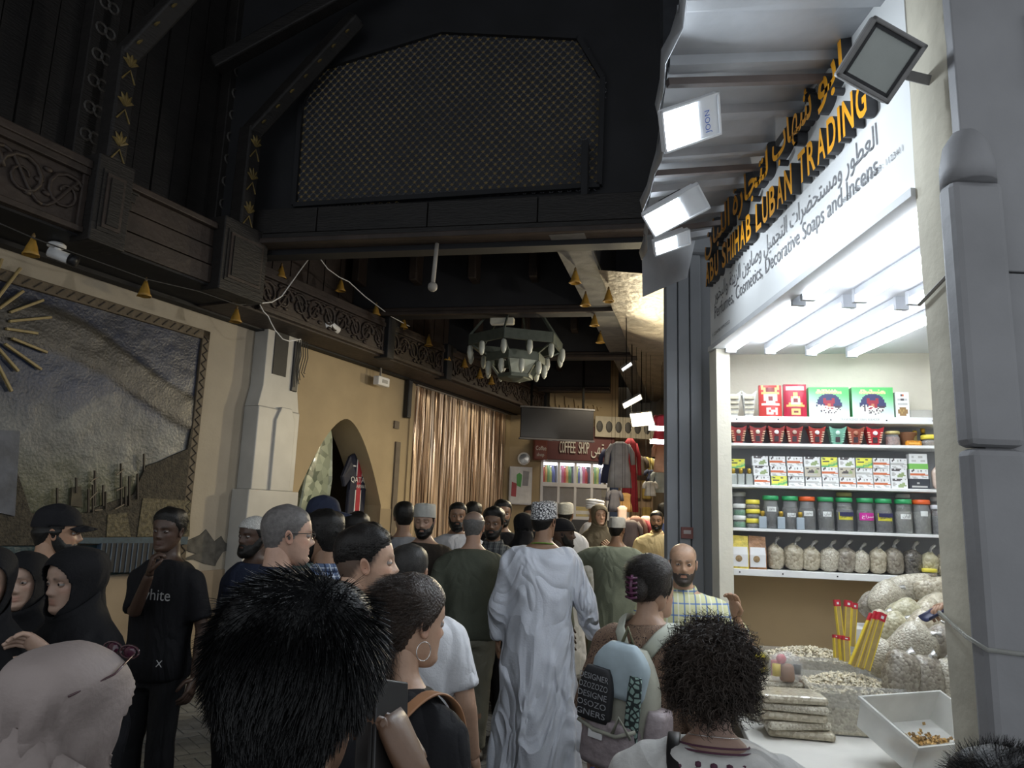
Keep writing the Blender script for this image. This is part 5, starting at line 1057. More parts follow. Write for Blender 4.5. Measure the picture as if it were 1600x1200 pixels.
for y_,lab in ((6.6,'first added floodlight, unseen behind the grey pier'),(9.2,'second added floodlight, unseen behind the grey pier')):  # unseen floodlights, added to light the robes in mid alley from the right
    t=floodlight((2.55,y_,3.3),(0,1,0),(-.80,0,-.55),.3,.2,lab,'lamps of the far stalls',panel=mat('added_alley_lamp',(1,1,1),.5,0,emit=WARM,ecol=(1,.94,.84)),power=32,col=(1,.94,.84),txt=False,arm=False,housing=STEEL)
    c=Vector((2.55,y_,3.3)); q=MB().tube([c+Vector((.02,0,.05)),(c.x+.02,c.y,5.19)],.012,6); q.xf(t.matrix_world.inverted()); q.build('hanging_rod',mat('cord_black'),t)
# small sign on the grey pier, conduit
t=thing('pier_plaque','small reddish plaque on the grey pier behind the bald man','sign',(FF(1074,832,5.0)[0]-.04,5.015,FF(1074,832,5.0)[2]-.04)); MB().box(0,.08,-.012,.0,0,.075).build('plate',mat('plaque_red',(.20,.08,.07),.6),t); MB().box(.015,.065,-.014,-.012,.03,.055).build('plaque_text',mat('plaque_pale',(.45,.40,.38),.6),t)
# ================================================================ people
def qmesh(name,V,F,C=None,smooth=True):      # fast mesh from numpy arrays (quads or tris)
    me=bpy.data.meshes.new(name); V=np.asarray(V,np.float32); F=np.asarray(F,np.int32); k=F.shape[1]
    me.vertices.add(len(V)); me.vertices.foreach_set('co',V.ravel()); me.loops.add(F.size); me.loops.foreach_set('vertex_index',F.ravel())
    me.polygons.add(len(F)); me.polygons.foreach_set('loop_start',np.arange(0,F.size,k,dtype=np.int32))
    me.polygons.foreach_set('use_smooth',np.full(len(F),smooth))
    me.update(calc_edges=True)
    at=me.attributes.new('Col','FLOAT_COLOR','POINT'); C=np.ones((len(V),3),np.float32) if C is None else np.asarray(C,np.float32)
    at.data.foreach_set('color',np.hstack([C,np.ones((len(V),1),np.float32)]).ravel()); return me
# ---- head surface, local: x right, y forward, z up, chin -.116, crown .118
def G2(x,z,x0,z0,sx,sz): return np.exp(-((x-x0)/sx)**2-((z-z0)/sz)**2)
def make_head():
    kz=[-.117,-.112,-.100,-.088,-.074,-.055,-.035,-.015,.0,.02,.045,.07,.09,.105,.114,.118]
    kw=[.010,.026,.040,.048,.055,.061,.065,.069,.071,.074,.0765,.073,.062,.044,.022,.004]
    kf=[.070,.080,.089,.090,.0865,.088,.089,.088,.088,.093,.092,.083,.066,.044,.018,-.004]
    kb=[.040,.016,-.012,-.036,-.056,-.072,-.082,-.090,-.095,-.100,-.102,-.096,-.080,-.058,-.030,-.012]
    nz,npn=52,64; t=np.linspace(0,1,nz); z=np.interp(t,np.linspace(0,1,len(kz)),kz)
    def S(k):
        v=np.interp(z,kz,k); 
        for _ in range(2): v[1:-1]=(v[:-2]+2*v[1:-1]+v[2:])/4
        return v
    w,f,b=S(kw),S(kf),S(kb); u=np.linspace(-pi,pi,npn,endpoint=False); ph=u-.5*np.sin(u)
    Z,P=np.meshgrid(z,ph,indexing='ij'); w_,f_,b_=w[:,None],f[:,None],b[:,None]
    X=w_*np.sign(np.sin(P))*np.abs(np.sin(P))**.92; Y=(f_+b_)/2+(f_-b_)/2*np.sign(np.cos(P))*np.abs(np.cos(P))**.92
    fr=sm(.2,.8,np.cos(P))
    A=np.interp(Z,[-.048,-.040,-.034,-.026,-.012,.004,.018,.03],[0,.008,.020,.0235,.0155,.008,.003,0])
    sx=np.interp(Z,[-.045,-.03,-.01,.02],[.016,.0135,.009,.010])
    dy=A*np.exp(-(X/sx)**2)+.004*(G2(X,Z,.013,-.034,.006,.006)+G2(X,Z,-.013,-.034,.006,.006))
    for s in (-1,1):
        dy+=-.011*G2(X,Z,s*.030,.003,.016,.011)+.0045*G2(X,Z,s*.028,.021,.022,.006)+.003*G2(X,Z,s*.042,-.022,.016,.014)-.003*G2(X,Z,s*.05,-.055,.014,.02)
    dy+=.0055*G2(X,Z,0,-.0575,.021,.0045)+.0060*G2(X,Z,0,-.0695,.018,.0055)-.0045*G2(X,Z,0,-.0635,.024,.0022)-.004*G2(X,Z,0,-.079,.02,.005)+.006*G2(X,Z,0,-.094,.018,.011)
    Y=Y+dy*fr
    V=np.stack([X,Y,Z],-1).reshape(-1,3); i=np.arange(nz-1)[:,None]*npn; j=np.arange(npn)[None,:]
    Fq=np.stack([i+j,i+(j+1)%npn,i+npn+(j+1)%npn,i+npn+j],-1).reshape(-1,4)
    # normals
    me=qmesh('h',V,Fq); N=np.empty(len(V)*3,np.float32); me.vertices.foreach_get('normal',N); bpy.data.meshes.remove(me)
    N=N.reshape(-1,3).astype(float)
    if (N*V).sum()<0: N=-N
    N[-npn:]=(0,0,1)
    return V,N,Fq,P.ravel(),Z.ravel()
HV,HN,HF,HP,HZ=make_head()
def hairline(p,front=.070,side=.0,back=-.080):
    a=np.abs(p); return np.interp(a,[0,.5,.95,1.25,1.5,1.75,2.0,2.4,3.15],[front,front-.003,front-.014,side+.01,side-.022,side-.004,(side+back)/2+.008,back+.012,back])
def ear(mb,s,col):
    n=14; P=[]
    for k,(r,y) in enumerate(((.55,0.),(1,.004),(1.05,.012),(.85,.016),(.6,.010),(.25,.006))):
        P.append([(s*(.064+y*.95+.010*(sin(a)*.3+.2)),-.004-.0145*r*cos(a)-.005*sin(a)*r,-.005+.027*r*sin(a)) for a in [2*pi*i/n for i in range(n)]])
    mb.col=col; mb.loft(P)
def shell(mask,off,name,cut=None):           # patch of head surface pushed out, edge left on the skin
    fm=mask[HF].min(1)>0 if mask.dtype==bool else mask[HF].max(1)>0
    return HV+HN*off[:,None],HF[fm]
def strands(root,nrm,flow,length,width,seg,curl=0,seed=0,grav=0,clump=0,lift=.45):
    r=np.random.default_rng(seed); n=len(root); L_=length*(r.uniform(.7,1.15,n)); d=nrm*lift+flow+r.normal(0,.14,(n,3)); d/=np.linalg.norm(d,axis=1)[:,None]
    side=np.cross(d,r.normal(size=(n,3))); side/=np.linalg.norm(side,axis=1)[:,None]+1e-9
    b=np.cross(d,side); P=[]; p=root.copy(); dd=d.copy(); ph=r.uniform(0,6.28,n)
    for k in range(seg+1):
        t=k/seg; q=p.copy()
        if curl: q=q+(side*np.cos(ph+t*curl)[:,None]+b*np.sin(ph+t*curl)[:,None])*(clump*min(1,t*2.5))
        P.append(q); p=p+dd*(L_/seg)[:,None]; dd=dd+flow*.25/seg*4*.3+np.array([0,0,-grav])/seg; dd/=np.linalg.norm(dd,axis=1)[:,None]
    P=np.array(P); V=[]
    for k in range(seg+1):
        wv=width*(1-.75*k/seg); V.append(np.stack([P[k]-side*wv/2,P[k]+side*wv/2],1))
    V=np.stack(V,1).reshape(-1,3)           # n,(seg+1),2
    base=(np.arange(n)*(seg+1)*2)[:,None]; k=np.arange(seg)[None,:]*2
    F=np.stack([base+k,base+k+1,base+k+3,base+k+2],-1).reshape(-1,4); return V,F
def scalp_points(mask,n,seed,off=0.):
    r=np.random.default_rng(seed); f=HF[mask[HF].all(1)]; a=np.linalg.norm(np.cross(HV[f[:,1]]-HV[f[:,0]],HV[f[:,3]]-HV[f[:,0]]),axis=1); f=f[r.choice(len(f),n,p=a/a.sum())]
    w=r.dirichlet([1,1,1,1],n)[:,:,None]; return (HV[f]*w).sum(1)+(HN[f]*w).sum(1)*off,(HN[f]*w).sum(1)
def hand(mb,wr,dv,pn,curl,s,thumb=1,sc=1.,spread=.10):
    # wr wrist, dv finger direction, pn palm normal, s = side of the thumb (+1/-1 along lateral)
    d=Vector(dv).normalized(); n=(Vector(pn)-d*Vector(pn).dot(d)).normalized(); l=d.cross(n)*s; w=Vector(wr)
    R=[]; 
    for t,a,b in ((-.01,.026,.020),(.015,.031,.019),(.045,.040,.017),(.075,.042,.015),(.092,.040,.012)):
        c=w+d*(t*sc); R.append([tuple(c+l*(a*sc*cos(x))+n*(b*sc*sin(x))) for x in [2*pi*i/12 for i in range(12)]])
    mb.loft(R)
    for i,(o,L_,sp) in enumerate(((.030,.068,spread),(.010,.078,spread*.3),(-.011,.072,-spread*.4),(-.030,.056,-spread*1.1))):
        p=w+d*(.086*sc)+l*(o*sc); a=0; dd=d+l*sp; pts=[p-dd*.012*sc,p]
        for k,f in enumerate((.45,.31,.24)):
            a+=curl*(.75,.95,.6)[k]*(1+.08*i); q=(dd.normalized()*cos(a)+n*sin(a)); p=p+q*(L_*f*sc); pts.append(p)
        mb.tube(pts,[.0095*sc,.0098*sc,.009*sc,.0082*sc,.006*sc],8)
    b=w+d*(.022*sc)+l*(.026*sc); k1=b+(l*.75+d*.6+n*.35).normalized()*(.042*sc); k2=k1+(d*.9+l*.25*(1-thumb*.6)+n*(.35+.5*curl*.6)).normalized()*(.032*sc); k3=k2+(d*.9+n*.5*min(1,curl+.3)).normalized()*(.026*sc)
    mb.tube([b-l*.012*sc,b,k1,k2,k3],[.013*sc,.0145*sc,.0115*sc,.010*sc,.007*sc],8)
TZ=[.80,.86,.92,.98,1.04,1.12,1.22,1.30,1.36,1.41,1.445,1.475,1.51]
TM={'m':([.155,.165,.170,.162,.155,.158,.170,.182,.188,.182,.150,.098,.064],[.10,.112,.118,.112,.106,.108,.116,.120,.116,.104,.086,.072,.062]),
    'f':([.160,.175,.178,.160,.140,.138,.150,.158,.163,.158,.130,.085,.056],[.105,.118,.118,.105,.095,.096,.110,.118,.108,.095,.080,.068,.056])}
def PERSON(label,px,py,d,face,top,bottom=None,skin=(.30,.17,.10),sex='m',hair=None,hairc=(.010,.009,.008),cap=None,beard=None,hy=0,hp=0,hr=0,arms={},armw={},vox=None,build=1.,H=None,lean=0,caph=.0,grp=None,stance=0,lips=None,smile=0,brow=1,group='people in the crowd',turn_body=0,shoe=(.03,.025,.02),seed=None,stub=0,glasses=False,extra=None,glanceX=0,gray=0,sway=0):
    sd=seed if seed is not None else int(px*7+d*100); rr=random.Random(sd)
    tp=atY(px,py,d); H=H or (tp[2]-caph); sc=H/1.75
    hb=np.array([sway,lean,0.])                      # head offset from the feet, local
    f=R_(-face); off=Matrix.Rotation(f,3,'Z')@Vector((hb[0]*sc,(hb[1]+.02)*sc,0))
    P=thing('person',label,'person',(tp[0]-off.x,tp[1]-off.y,0),f,group); P.scale=(sc,sc,sc)
    W2L=lambda p:np.array((Matrix.Rotation(-f,3,'Z')@(Vector(p)-Vector(P.location)))/sc)
    D2L=lambda p:tuple(Matrix.Rotation(-f,3,'Z')@Vector(p))
    arms=dict(arms)
    for k_,a_ in armw.items(): arms[k_]=(W2L(a_[0]),W2L(a_[1]),D2L(a_[2]),D2L(a_[3]))+tuple(a_[4:])
    vox=vox or (.011 if d<2.2 else .014 if d<4.4 else .019 if d<7.5 else .026)
    LM={'m':1,'f':.92}[sex]; skin=np.array(skin)
    bend=lambda z:hb*np.clip((z-.85)/.75,0,1)**1.3
    def torso(z0,z1,ow,od,n=26,zs=None):
        zz=zs or ([z0]+[z for z in TZ if z0+.01<z<z1-.01]+[z1]); R=[]
        for z in zz:
            w=np.interp(z,TZ,TM[sex][0])*build+ow(z) ; dp=np.interp(z,TZ,TM[sex][1])*(.4+.6*build)+od(z); b=bend(z)
            R.append([(b[0]+w*np.sign(cos(a))*abs(cos(a))**.85,b[1]+dp*np.sign(sin(a))*abs(sin(a))**.9-.006,z) for a in [2*pi*i/n for i in range(n)]])
        return R
    SH={}; 
    for s,k in ((1,'R'),(-1,'L')):
        sh=np.array([s*(.172*LM*build+.005),-.005,1.385])+bend(1.42); a=arms.get(k)
        if a: el,wr=np.array(a[0])*1.,np.array(a[1])*1.
        else:
            el=sh+np.array([s*(.075+.05*max(0,build-1)),-.03,-.28]); wr=el+np.array([s*.035,.075,-.235])
        SH[k]=(sh,el,wr,a)
    def arm(mb,k,r0,r1,r2,t1=1.,t2=None,flare=0):
        sh,el,wr,_=SH[k]; pts=[sh*[.45,1,1]+bend(1.4)*[.55,0,0]+(0,0,.012),sh*[.8,1,1]+bend(1.4)*[.2,0,0]+(0,0,.008)]; rad=[r0*.7,r0*.92]
        L1=np.linalg.norm(el-sh);L2=np.linalg.norm(wr-el); T=(L1+L2)*(t2 if t2 else 1)
        for u in np.linspace(.08,1,9):
            q=u*T
            p=sh+(el-sh)*min(1,q/L1) if q<=L1 else el+(wr-el)*min(1,(q-L1)/L2)
            v=q/(L1+L2); r=np.interp(v,[0,.25,.52,.62,1],[r0,r0*.95,r1,r1*.98,r2])+flare*max(0,v-.6); pts.append(p); rad.append(r)
        mb.tube(pts,rad,14)
    # ---- body (skin): one surface
    mb=MB(); mb.loft(torso(.86,1.50,lambda z:-.012,lambda z:-.012,20)); b=bend(1.5)
    hc=np.array([hb[0],hb[1]+.022,1.632])
    nk=.056 if sex=='m' else .047
    mb.tube([b+(0,-.012,1.44),b+(0,-.008,1.50),hc+(0,-.028,-.085),hc+(0,-.026,-.03)],[nk*1.25,nk*1.05,nk,nk*.95],16)
    lg=[]
    for s in (1,-1):
        st=stance*s; hp_=np.array([s*.092,0,.90]);kn=np.array([s*.098,.02+st*.5*.5,.49]);an=np.array([s*.095,-.03+st*.5,.085])
        lg.append((s,hp_,kn,an)); mb.tube([hp_,(hp_+kn)/2,kn,kn*.6+an*.4+(0,-.02,0),an],[.088*build,.072*build,.054,.055,.038],12)
        mb.tube([an+(0,-.05,-.04),an+(0,.02,-.045),an+(0,.10,-.06),an+(0,.165,-.065)],[.03,.038,.036,.022],10,.7)
    for k in 'RL': arm(mb,k,.047*build,.039*build,.026)
    V,N,F=remesh(mb,vox,4)
    B=MB(); ss=skin*(1+.05*wob(V,sd,9,2))[:,None]; B.add(V,F,ss)
    for s,k in ((1,'R'),(-1,'L')):
        sh,el,wr,a=SH[k]
        if a and len(a)>2: dv,pn,cu=a[2],a[3],a[4]; tsd=a[5] if len(a)>5 else -s
        else: dv,pn,cu,tsd=(wr-el)+np.array([0,.08,0]),(-s,0,.0),.45,None
        if tsd is None: 
            dd=Vector(dv).normalized(); nn=Vector(pn); tsd=1 if (dd.cross(nn)).dot(Vector((0,1,0)))>0 else -1
        B.col=tuple(skin*.97); hand(B,wr,dv,pn,cu,tsd)
    # head
    c=np.tile(skin,(len(HV),1)).astype(float); fr=(np.cos(HP)>.2)
    lp_=np.array(lips) if lips else skin*[1.05,.62,.6]
    wl=np.clip(G2(HV[:,0],HZ,0,-.0575,.020,.004)+G2(HV[:,0],HZ,0,-.0695,.017,.005),0,1)*fr; c=c*(1-wl[:,None]*.8)+lp_*wl[:,None]*.8
    wm=G2(HV[:,0],HZ,0,-.0635,.022,.0016)*fr; c*=1-.7*wm[:,None]
    hc_=np.array(hairc)
    for s in (-1,1):
        x=np.abs(HV[:,0]); wb_=np.exp(-((HZ-(.0225+.004*np.sin((x-.012)*60)))/.0036)**2)*sm(.010,.016,x)*sm(.054,.044,x)*fr*brow; 
    c=c*(1-wb_[:,None]*.85)+hc_*wb_[:,None]*.85
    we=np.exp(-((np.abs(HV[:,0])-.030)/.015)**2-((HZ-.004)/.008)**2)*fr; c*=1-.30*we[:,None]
    ck=np.exp(-((np.abs(HV[:,0])-.044)/.016)**2-((HZ+.022)/.014)**2)*fr; c*=1+ck[:,None]*np.array([.10,-.02,-.03])
    if stub:
        bz=np.interp(np.abs(HP),[0,.35,.5,1.0,1.35,1.6],[-.048,-.048,-.046,-.040,-.01,.02]); wbd=sm(0,.012,bz-HZ)*(np.abs(HP)<1.65)*(1-wl)*stub; c=c*(1-.6*wbd[:,None])+hc_*.6*wbd[:,None]
    hk=hair or {}
    if hk.get('fade'):       # clipped sides painted as stubble hair
        wf=sm(0,.02,HZ-hairline(HP,.068,-.01,-.085))*hk['fade']; c=c*(1-wf[:,None])+hc_*wf[:,None]
    hb_=MB(); hb_.add(HV,HF,c)
    hb_.col=tuple(skin*.96); ear(hb_,1,tuple(skin*[1.02,.92,.9])); ear(hb_,-1,tuple(skin*[1.02,.92,.9]))
    for s in (-1,1):         # lids
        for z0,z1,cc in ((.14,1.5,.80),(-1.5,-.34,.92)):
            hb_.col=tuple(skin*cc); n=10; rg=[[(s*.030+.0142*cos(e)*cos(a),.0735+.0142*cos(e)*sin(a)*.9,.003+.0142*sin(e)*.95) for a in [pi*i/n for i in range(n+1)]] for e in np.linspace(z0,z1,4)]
            v=[p for r in rg for p in r]; hb_.add(v,[(k*(n+1)+i,k*(n+1)+i+1,(k+1)*(n+1)+i+1,(k+1)*(n+1)+i) for k in range(3) for i in range(n)])
    HM=Matrix.Translation(Vector(hc))@Matrix.Rotation(R_(-hy),4,'Z')@Matrix.Rotation(R_(hp),4,'X')@Matrix.Rotation(R_(hr),4,'Y')
    hb_.xf(HM); B.merge(hb_)
    body=B.build('body',vmat('skin',.46,var=.06,scale=60,bump=.06),P,True)
    HMp=np.array(HM)
    def hput(name,mb,m,smooth=True,par=None):
        mb.xf(HM); return mb.build(name,m,par or P,smooth)
    if d<4.6 or not cap:
        for s in (-1,1):
            q=MB(); q.ball((s*.030,.0735,.003),.0128,12,8); o=hput('eye',q,mat('eye_white',(.34,.32,.30),.2,.03))
            q=MB(); q.ball((s*.030+.0025*glanceX,.0825,.003),.0062,10,6,1,.75,1); hput('iris',q,mat('iris_dark',(.018,.010,.007),.15),True,o)
    HM_=hk.get('m') or mat('hair_%s'%(tuple(hairc),),hairc,.45,.35,60,.18,stretch=(1,1,1),bscale=220,spec=.3)
    if hk.get('kind')=='short':
        hl=hairline(HP,hk.get('front',.070),hk.get('side',.0),hk.get('back',-.078)); e=HZ-hl; tt=hk.get('t',.012); tops=hk.get('top',tt)
        th=(tt+(tops-tt)*sm(.05,.10,HZ))*sm(-.002,.022,e)*(1+.25*wob(HV,sd,60,2)); th=np.maximum(th,-.002)
        if hk.get('bald'): th=np.where((HZ>hk['bald'])&(np.abs(HP)<2.9),-.003,th)
        if cap: th=np.where(HZ>.015,np.minimum(th,.002),th)
        th=np.where(e>-.004,th+.0012,-.004); V_=HV+HN*th[:,None]; fm=(e[HF].max(1)>-.001)
        if hk.get('bald'): fm&=~((HZ[HF].min(1)>hk['bald']))
        q=MB(); q.add(V_,[tuple(x) for x in HF[fm]]); hput('hair',q,HM_)
        if hk.get('strands'):
            ms=(e>.004); rp,rn=scalp_points(ms,hk['strands'],sd,.002); 
            fl=np.array(hk.get('flow',(0,-.2,-.1)))[None,:]*np.ones((len(rp),1)); fl[:,0]+=rp[:,0]*hk.get('part',2.5); fl[:,2]-=sm(.06,-.06,rp[:,2])*.9
            if 'crown' in hk:
                cw=rp-np.array(hk['crown']); cw-=rn*(cw*rn).sum(1)[:,None]; cw/=np.linalg.norm(cw,axis=1)[:,None]+1e-6; sw=np.cross(rn,cw); fl=cw*.9+sw*.35+.12*np.stack([wob(rp,sd+k_,55,2) for k_ in range(3)],1)
            tl=hk.get('len',.03)*(1-.55*sm(.05,-.07,rp[:,2])); V_,F_=strands(rp+rn*np.maximum(0,tt*.6),rn,fl,tl,hk.get('w',.0016),3,seed=sd,lift=hk.get('lift',.35))
            V_=V_@HMp[:3,:3].T+HMp[:3,3]; put('hair_strands',qmesh('hair_strands',V_,F_),HM_,P)['kind']='stuff'
    if beard:
        bz=np.interp(np.abs(HP),[0,.22,.30,.5,1.0,1.3,1.6],[-.046,-.046,-.047,-.050,-.046,-.012,.02]); e=bz-HZ; mouth=G2(HV[:,0],HZ,0,-.0635,.024,.0085)
        th=beard*sm(0,.02,e)*(1-.98*np.clip(mouth*1.6,0,1))*(1+.3*wob(HV,sd+1,70,2)); th=np.where((np.abs(HP)<1.65)&(e>0)&(mouth<.55),th+.0015,-.004); fm=(th[HF].max(1)>.0005)
        q=MB(); q.add(HV+HN*th[:,None]+np.array([0,0,-1])*(th*.5)[:,None],[tuple(x) for x in HF[fm]]); hput('beard',q,HM_)
    if glasses:
        q=MB()
        for s in (-1,1):
            q.tube([(s*.031+.024*cos(a),.098+.002*cos(a),.002+.017*sin(a)) for a in [2*pi*i/16 for i in range(17)]],.0016,5); q.tube([(s*.055,.096,.010),(s*.074,.06,.012),(s*.078,.0,.010),(s*.076,-.015,-.004)],.0018,5)
        q.tube([(-.008,.104,.006),(.008,.104,.006)],.0016,5); hput('glasses',q,mat('glasses_frame',(.02,.018,.018),.3))
    # ---- caps
    if cap:
        k=cap[0]; cm=cap[1]
        def dome(zc,off,tilt=.0,fnc=None):
            lim=zc+tilt*np.cos(HP); e=HZ-lim; o_=np.where(e>-.003,off,-.004)*np.ones(len(HV)); 
            if fnc is not None: o_=o_+fnc
            fm=e[HF].min(1)>-.006; q=MB(); q.add(HV+HN*o_[:,None],[tuple(x) for x in HF[fm]]); return q
        if k=='kumma':
            q=MB(); n=36; R=[]
            for z,w,dp in ((.028,.0815,.106),(.032,.083,.107),(.075,.0825,.1065),(.118,.080,.103),(.128,.074,.096),(.131,.05,.07),(.130,.01,.012)): R.append([(w*sin(a),-.004+dp*cos(a),z+.016*cos(a)*(1 if z<.1 else .5)+.003*sin(5*a+z*90)) for a in [2*pi*i/n for i in range(n)]])
            q.loft(R); hput('kumma_cap',q,cm)
            q=MB(); q.loft([[(w*1.012*sin(a),-.004+dp*1.012*cos(a),z+.016*cos(a)) for a in [2*pi*i/n for i in range(n)]] for z,w,dp in ((.027,.082,.1065),(.033,.0832,.1072),(.039,.0830,.1070))],False); hput('cap_band',q,cap[2] if len(cap)>2 else cm)
        elif k=='kufi': q=dome(.040,.007,.012,.002*np.sin(HP*26)*np.sin(HZ*500)); hput('crochet_cap',q,cm)
        elif k=='beanie': q=dome(.022,.009,.008); hput('knit_cap',q,cm); q=MB(); n=30; q.tube([(.084*sin(a),-.004+.108*cos(a),.026+.008*cos(a)) for a in [2*pi*i/n for i in range(n+1)]],.007,6); hput('knit_cuff',q,cm)
        elif k=='ball':
            q=dome(.034,.011,.006,.012*sm(.06,.1,HZ)); hput('baseball_cap',q,cm); q=MB(); n=14; R=[]
            for r in np.linspace(0,1,6): R.append([(.080*(1-.12*r)*sin(a),.052+.045*cos(a)+r*.075*cos(a)**.6,.044-.018*r-.02*abs(sin(a))**2) for a in np.linspace(-1.35,1.35,n)])
            v=[p for r_ in R for p in r_]; q.add(v,[(i*n+j,i*n+j+1,(i+1)*n+j+1,(i+1)*n+j) for i in range(5) for j in range(n-1)]); o=hput('cap_brim',q,cm); m_=o.modifiers.new('s','SOLIDIFY'); m_.thickness=.004
        elif k=='turban':
            q=dome(.035,.02,.01); hput('turban_crown',q,cm)
            for i in range(4):
                q=MB(); n=26; q.tube([((.090+.003*i)*sin(a),-.006+(.112+.002*i)*cos(a),.038+.022*i+.012*cos(a+i*1.2)) for a in [2*pi*j/n for j in range(n+1)]],.017,8); hput('turban_wrap',q,cm)
        elif k=='hijab':
            gq=(np.abs(HP)/.95)**2.2+((HZ+.024)/(.092))**2; op=gq<1
            o_=.013+.004*wob(HV,sd,14,2)+.012*sm(.3,-.8,np.cos(HP))*sm(.115,.07,HZ); o_=o_+top.get('hoodfold',.003)*(np.sin(13*HP+HZ*45+sd)+.6*np.sin(23*HP-HZ*30))*sm(.09,-.01,HZ)*sm(.3,-.3,np.cos(HP)); V_=HV+HN*o_[:,None]; sf=np.where(op,np.minimum(np.maximum(gq,.2)**(-1/2.1),1.16),1.); V_[:,0]*=sf; V_[:,2]=np.where(op,(V_[:,2]+.022)*sf-.022,V_[:,2]); fm=~(op[HF].all(1)); q=MB(); q.add(V_,[tuple(x) for x in HF[fm]]); o=hput('hijab_hood',q,cm); m_=o.modifiers.new('s','SOLIDIFY'); m_.thickness=.004
            q=MB(); n=40; R=[]; HMi=HM
            for z,w,dp,fl_ in ((.0,.089,.108,.118),(-.05,.090,.105,.085),(-.10,.098,.105,.05),(-.15,.130,.118,.03),(-.20,.190,.140,.02),(-.28,.222,.160,.0),(-.38,.236,.175,0),(-.46,.242,.182,0)):
                row=[]
                for a in [2*pi*i/n for i in range(n)]:
                    zz=z-fl_*(cos(a)+1)/2; fo=1+(.05*sin(9*a+z*9+sd)+.03*sin(17*a-z*6))*sm(-.04,-.3,z)*top.get('drapefold',1); g=np.array([w*sin(a)*fo*(build**.5),(dp*cos(a))*fo-.012,zz])
                    b1=np.array(HM@Vector(g)); b2=hc+g+np.array([0,-.018-hb[1]*.25*sm(-.1,-.4,z),0]); t=float(sm(-.06,-.17,z)); row.append(tuple(b1*(1-t)+b2*t))
                R.append(row)
            q.loft(R,False); o=q.build('hijab_drape',cm,P,True); m_=o.modifiers.new('s','SOLIDIFY'); m_.thickness=.004
    # ---- clothes
    ty=top['kind']; tm=top['m']; sl=top.get('sleeve','short'); lo=top.get('loose',.016)
    mb=MB()
    if ty in('robe','dress'):
        z0=top.get('hem',.07); n=48; R=[]; zz=[z0,.18,.32,.46,.60,.74,.84,.92,.98,1.04,1.12,1.22,1.30,1.36,1.41,1.445,1.47]
        fw=top.get('flare',.075); nf=top.get('folds',9); fa=top.get('fold',.05)
        for z in zz:
            w=np.interp(max(z,.86),TZ,TM[sex][0])*build+lo+fw*max(0,(.92-z)/.85)*1.0-.012*sm(1.40,1.47,z); dp=np.interp(max(z,.86),TZ,TM[sex][1])*(.4+.6*build)+lo+fw*1.1*max(0,(.92-z)/.85); b=bend(z); row=[]
            for a in [2*pi*i/n for i in range(n)]:
                g=fa*sm(1.25,.5,z)*(sin(nf*a+sd+1.5*sin(2*a))+.5*sin((nf+4)*a+z*4))*.6; sx_=stance*.18*sm(.8,.1,z)*(1 if sin(a)>0 else -1)*abs(sin(a))*(.4+.6*abs(cos(a)))
                row.append((b[0]+(w*(1+g))*np.sign(cos(a))*abs(cos(a))**.9,b[1]+(dp*(1+g*1.3))*np.sign(sin(a))*abs(sin(a))**.95-.006+sx_,z))
            R.append(row)
        mb.loft(R)
    else:
        hem=top.get('hem',.88); mb.loft(torso(hem,1.475,lambda z:lo-.012*sm(1.40,1.47,z)+.012*sm(1.0,.88,z),lambda z:lo+.010*sm(1.1,.9,z)))
    for k in 'RL':
        if sl=='short': arm(mb,k,.060*build+lo*.4,.056*build+lo*.4,.05,t2=.43)
        elif sl=='long': arm(mb,k,.060*build+lo*.4,.052*build+lo*.3,.038+lo*.5,t2=.98,flare=top.get('flare_s',0))
        elif sl=='elbow': arm(mb,k,.060*build+lo*.4,.056*build+lo*.3,.05,t2=.58)
    V,N,F=remesh(mb,vox*1.05,5,.6)
    wa=top.get('wr',.012); wv=np.abs(wob(V*[1,1,top.get('wz',.55)],sd+3,top.get('wf',11),3)); V=V+N*(wa*(.55-wv))[:,None]
    q=MB(); q.add(V,F); cl=q.build(top.get('name','shirt'),tm,P,True)
    if top.get('collar'):
        b=bend(1.49); q=MB(); n=22
        q.loft([[(b[0]+r_*sin(a),b[1]-.006+r_*.92*cos(a),z+(-.022*max(0,cos(a)))) for a in [2*pi*i/n+.12 for i in range(n)]] for r_,z in ((.078,1.455),(.070,1.49),(.069,1.515),(.076,1.508),(.090,1.475))],False); o=q.build('collar',top.get('cm',tm),P,True); m_=o.modifiers.new('s','SOLIDIFY'); m_.thickness=.003
    if bottom is not None:
        mb=MB(); mb.loft(torso(.80,1.02,lambda z:.008,lambda z:.008,22))
        for s,hp_,kn,an in lg: mb.tube([hp_+(0,0,.02),(hp_+kn)/2,kn,(kn+an)/2,an+(0,0,.0)],[.100*build,.088*build,.074,.068,.062],14)
        V,N,F=remesh(mb,vox*1.1,5,.6); wv=np.abs(wob(V*[1,1,.8],sd+9,15,3)); V=V+N*(.008*(.5-wv))[:,None]; q=MB(); q.add(V,F); q.build('trousers',bottom,P,True)
    SHM=mat('shoe_%s'%(shoe,),shoe,.5,.15,12)
    for s,hp_,kn,an in lg:
        q=MB(); q.tube([(an[0],an[1]-.075,.035),(an[0],an[1]-.05,.045),(an[0],an[1]+.03,.045),(an[0],an[1]+.11,.036),(an[0]+s*.005,an[1]+.185,.028)],[.028,.044,.047,.045,.022],12,.75); v=np.array(q.v); v[:,2]=np.maximum(v[:,2],.002); q.v=[tuple(x) for x in v]; q.build('shoe',SHM,P,True)
    P['label']=label
    PM=Matrix.Translation(P.location)@Matrix.Rotation(f,4,'Z')@Matrix.Scale(sc,4)
    if extra: extra(P,HM,SH,bend,hput,sd,PM)
    return P
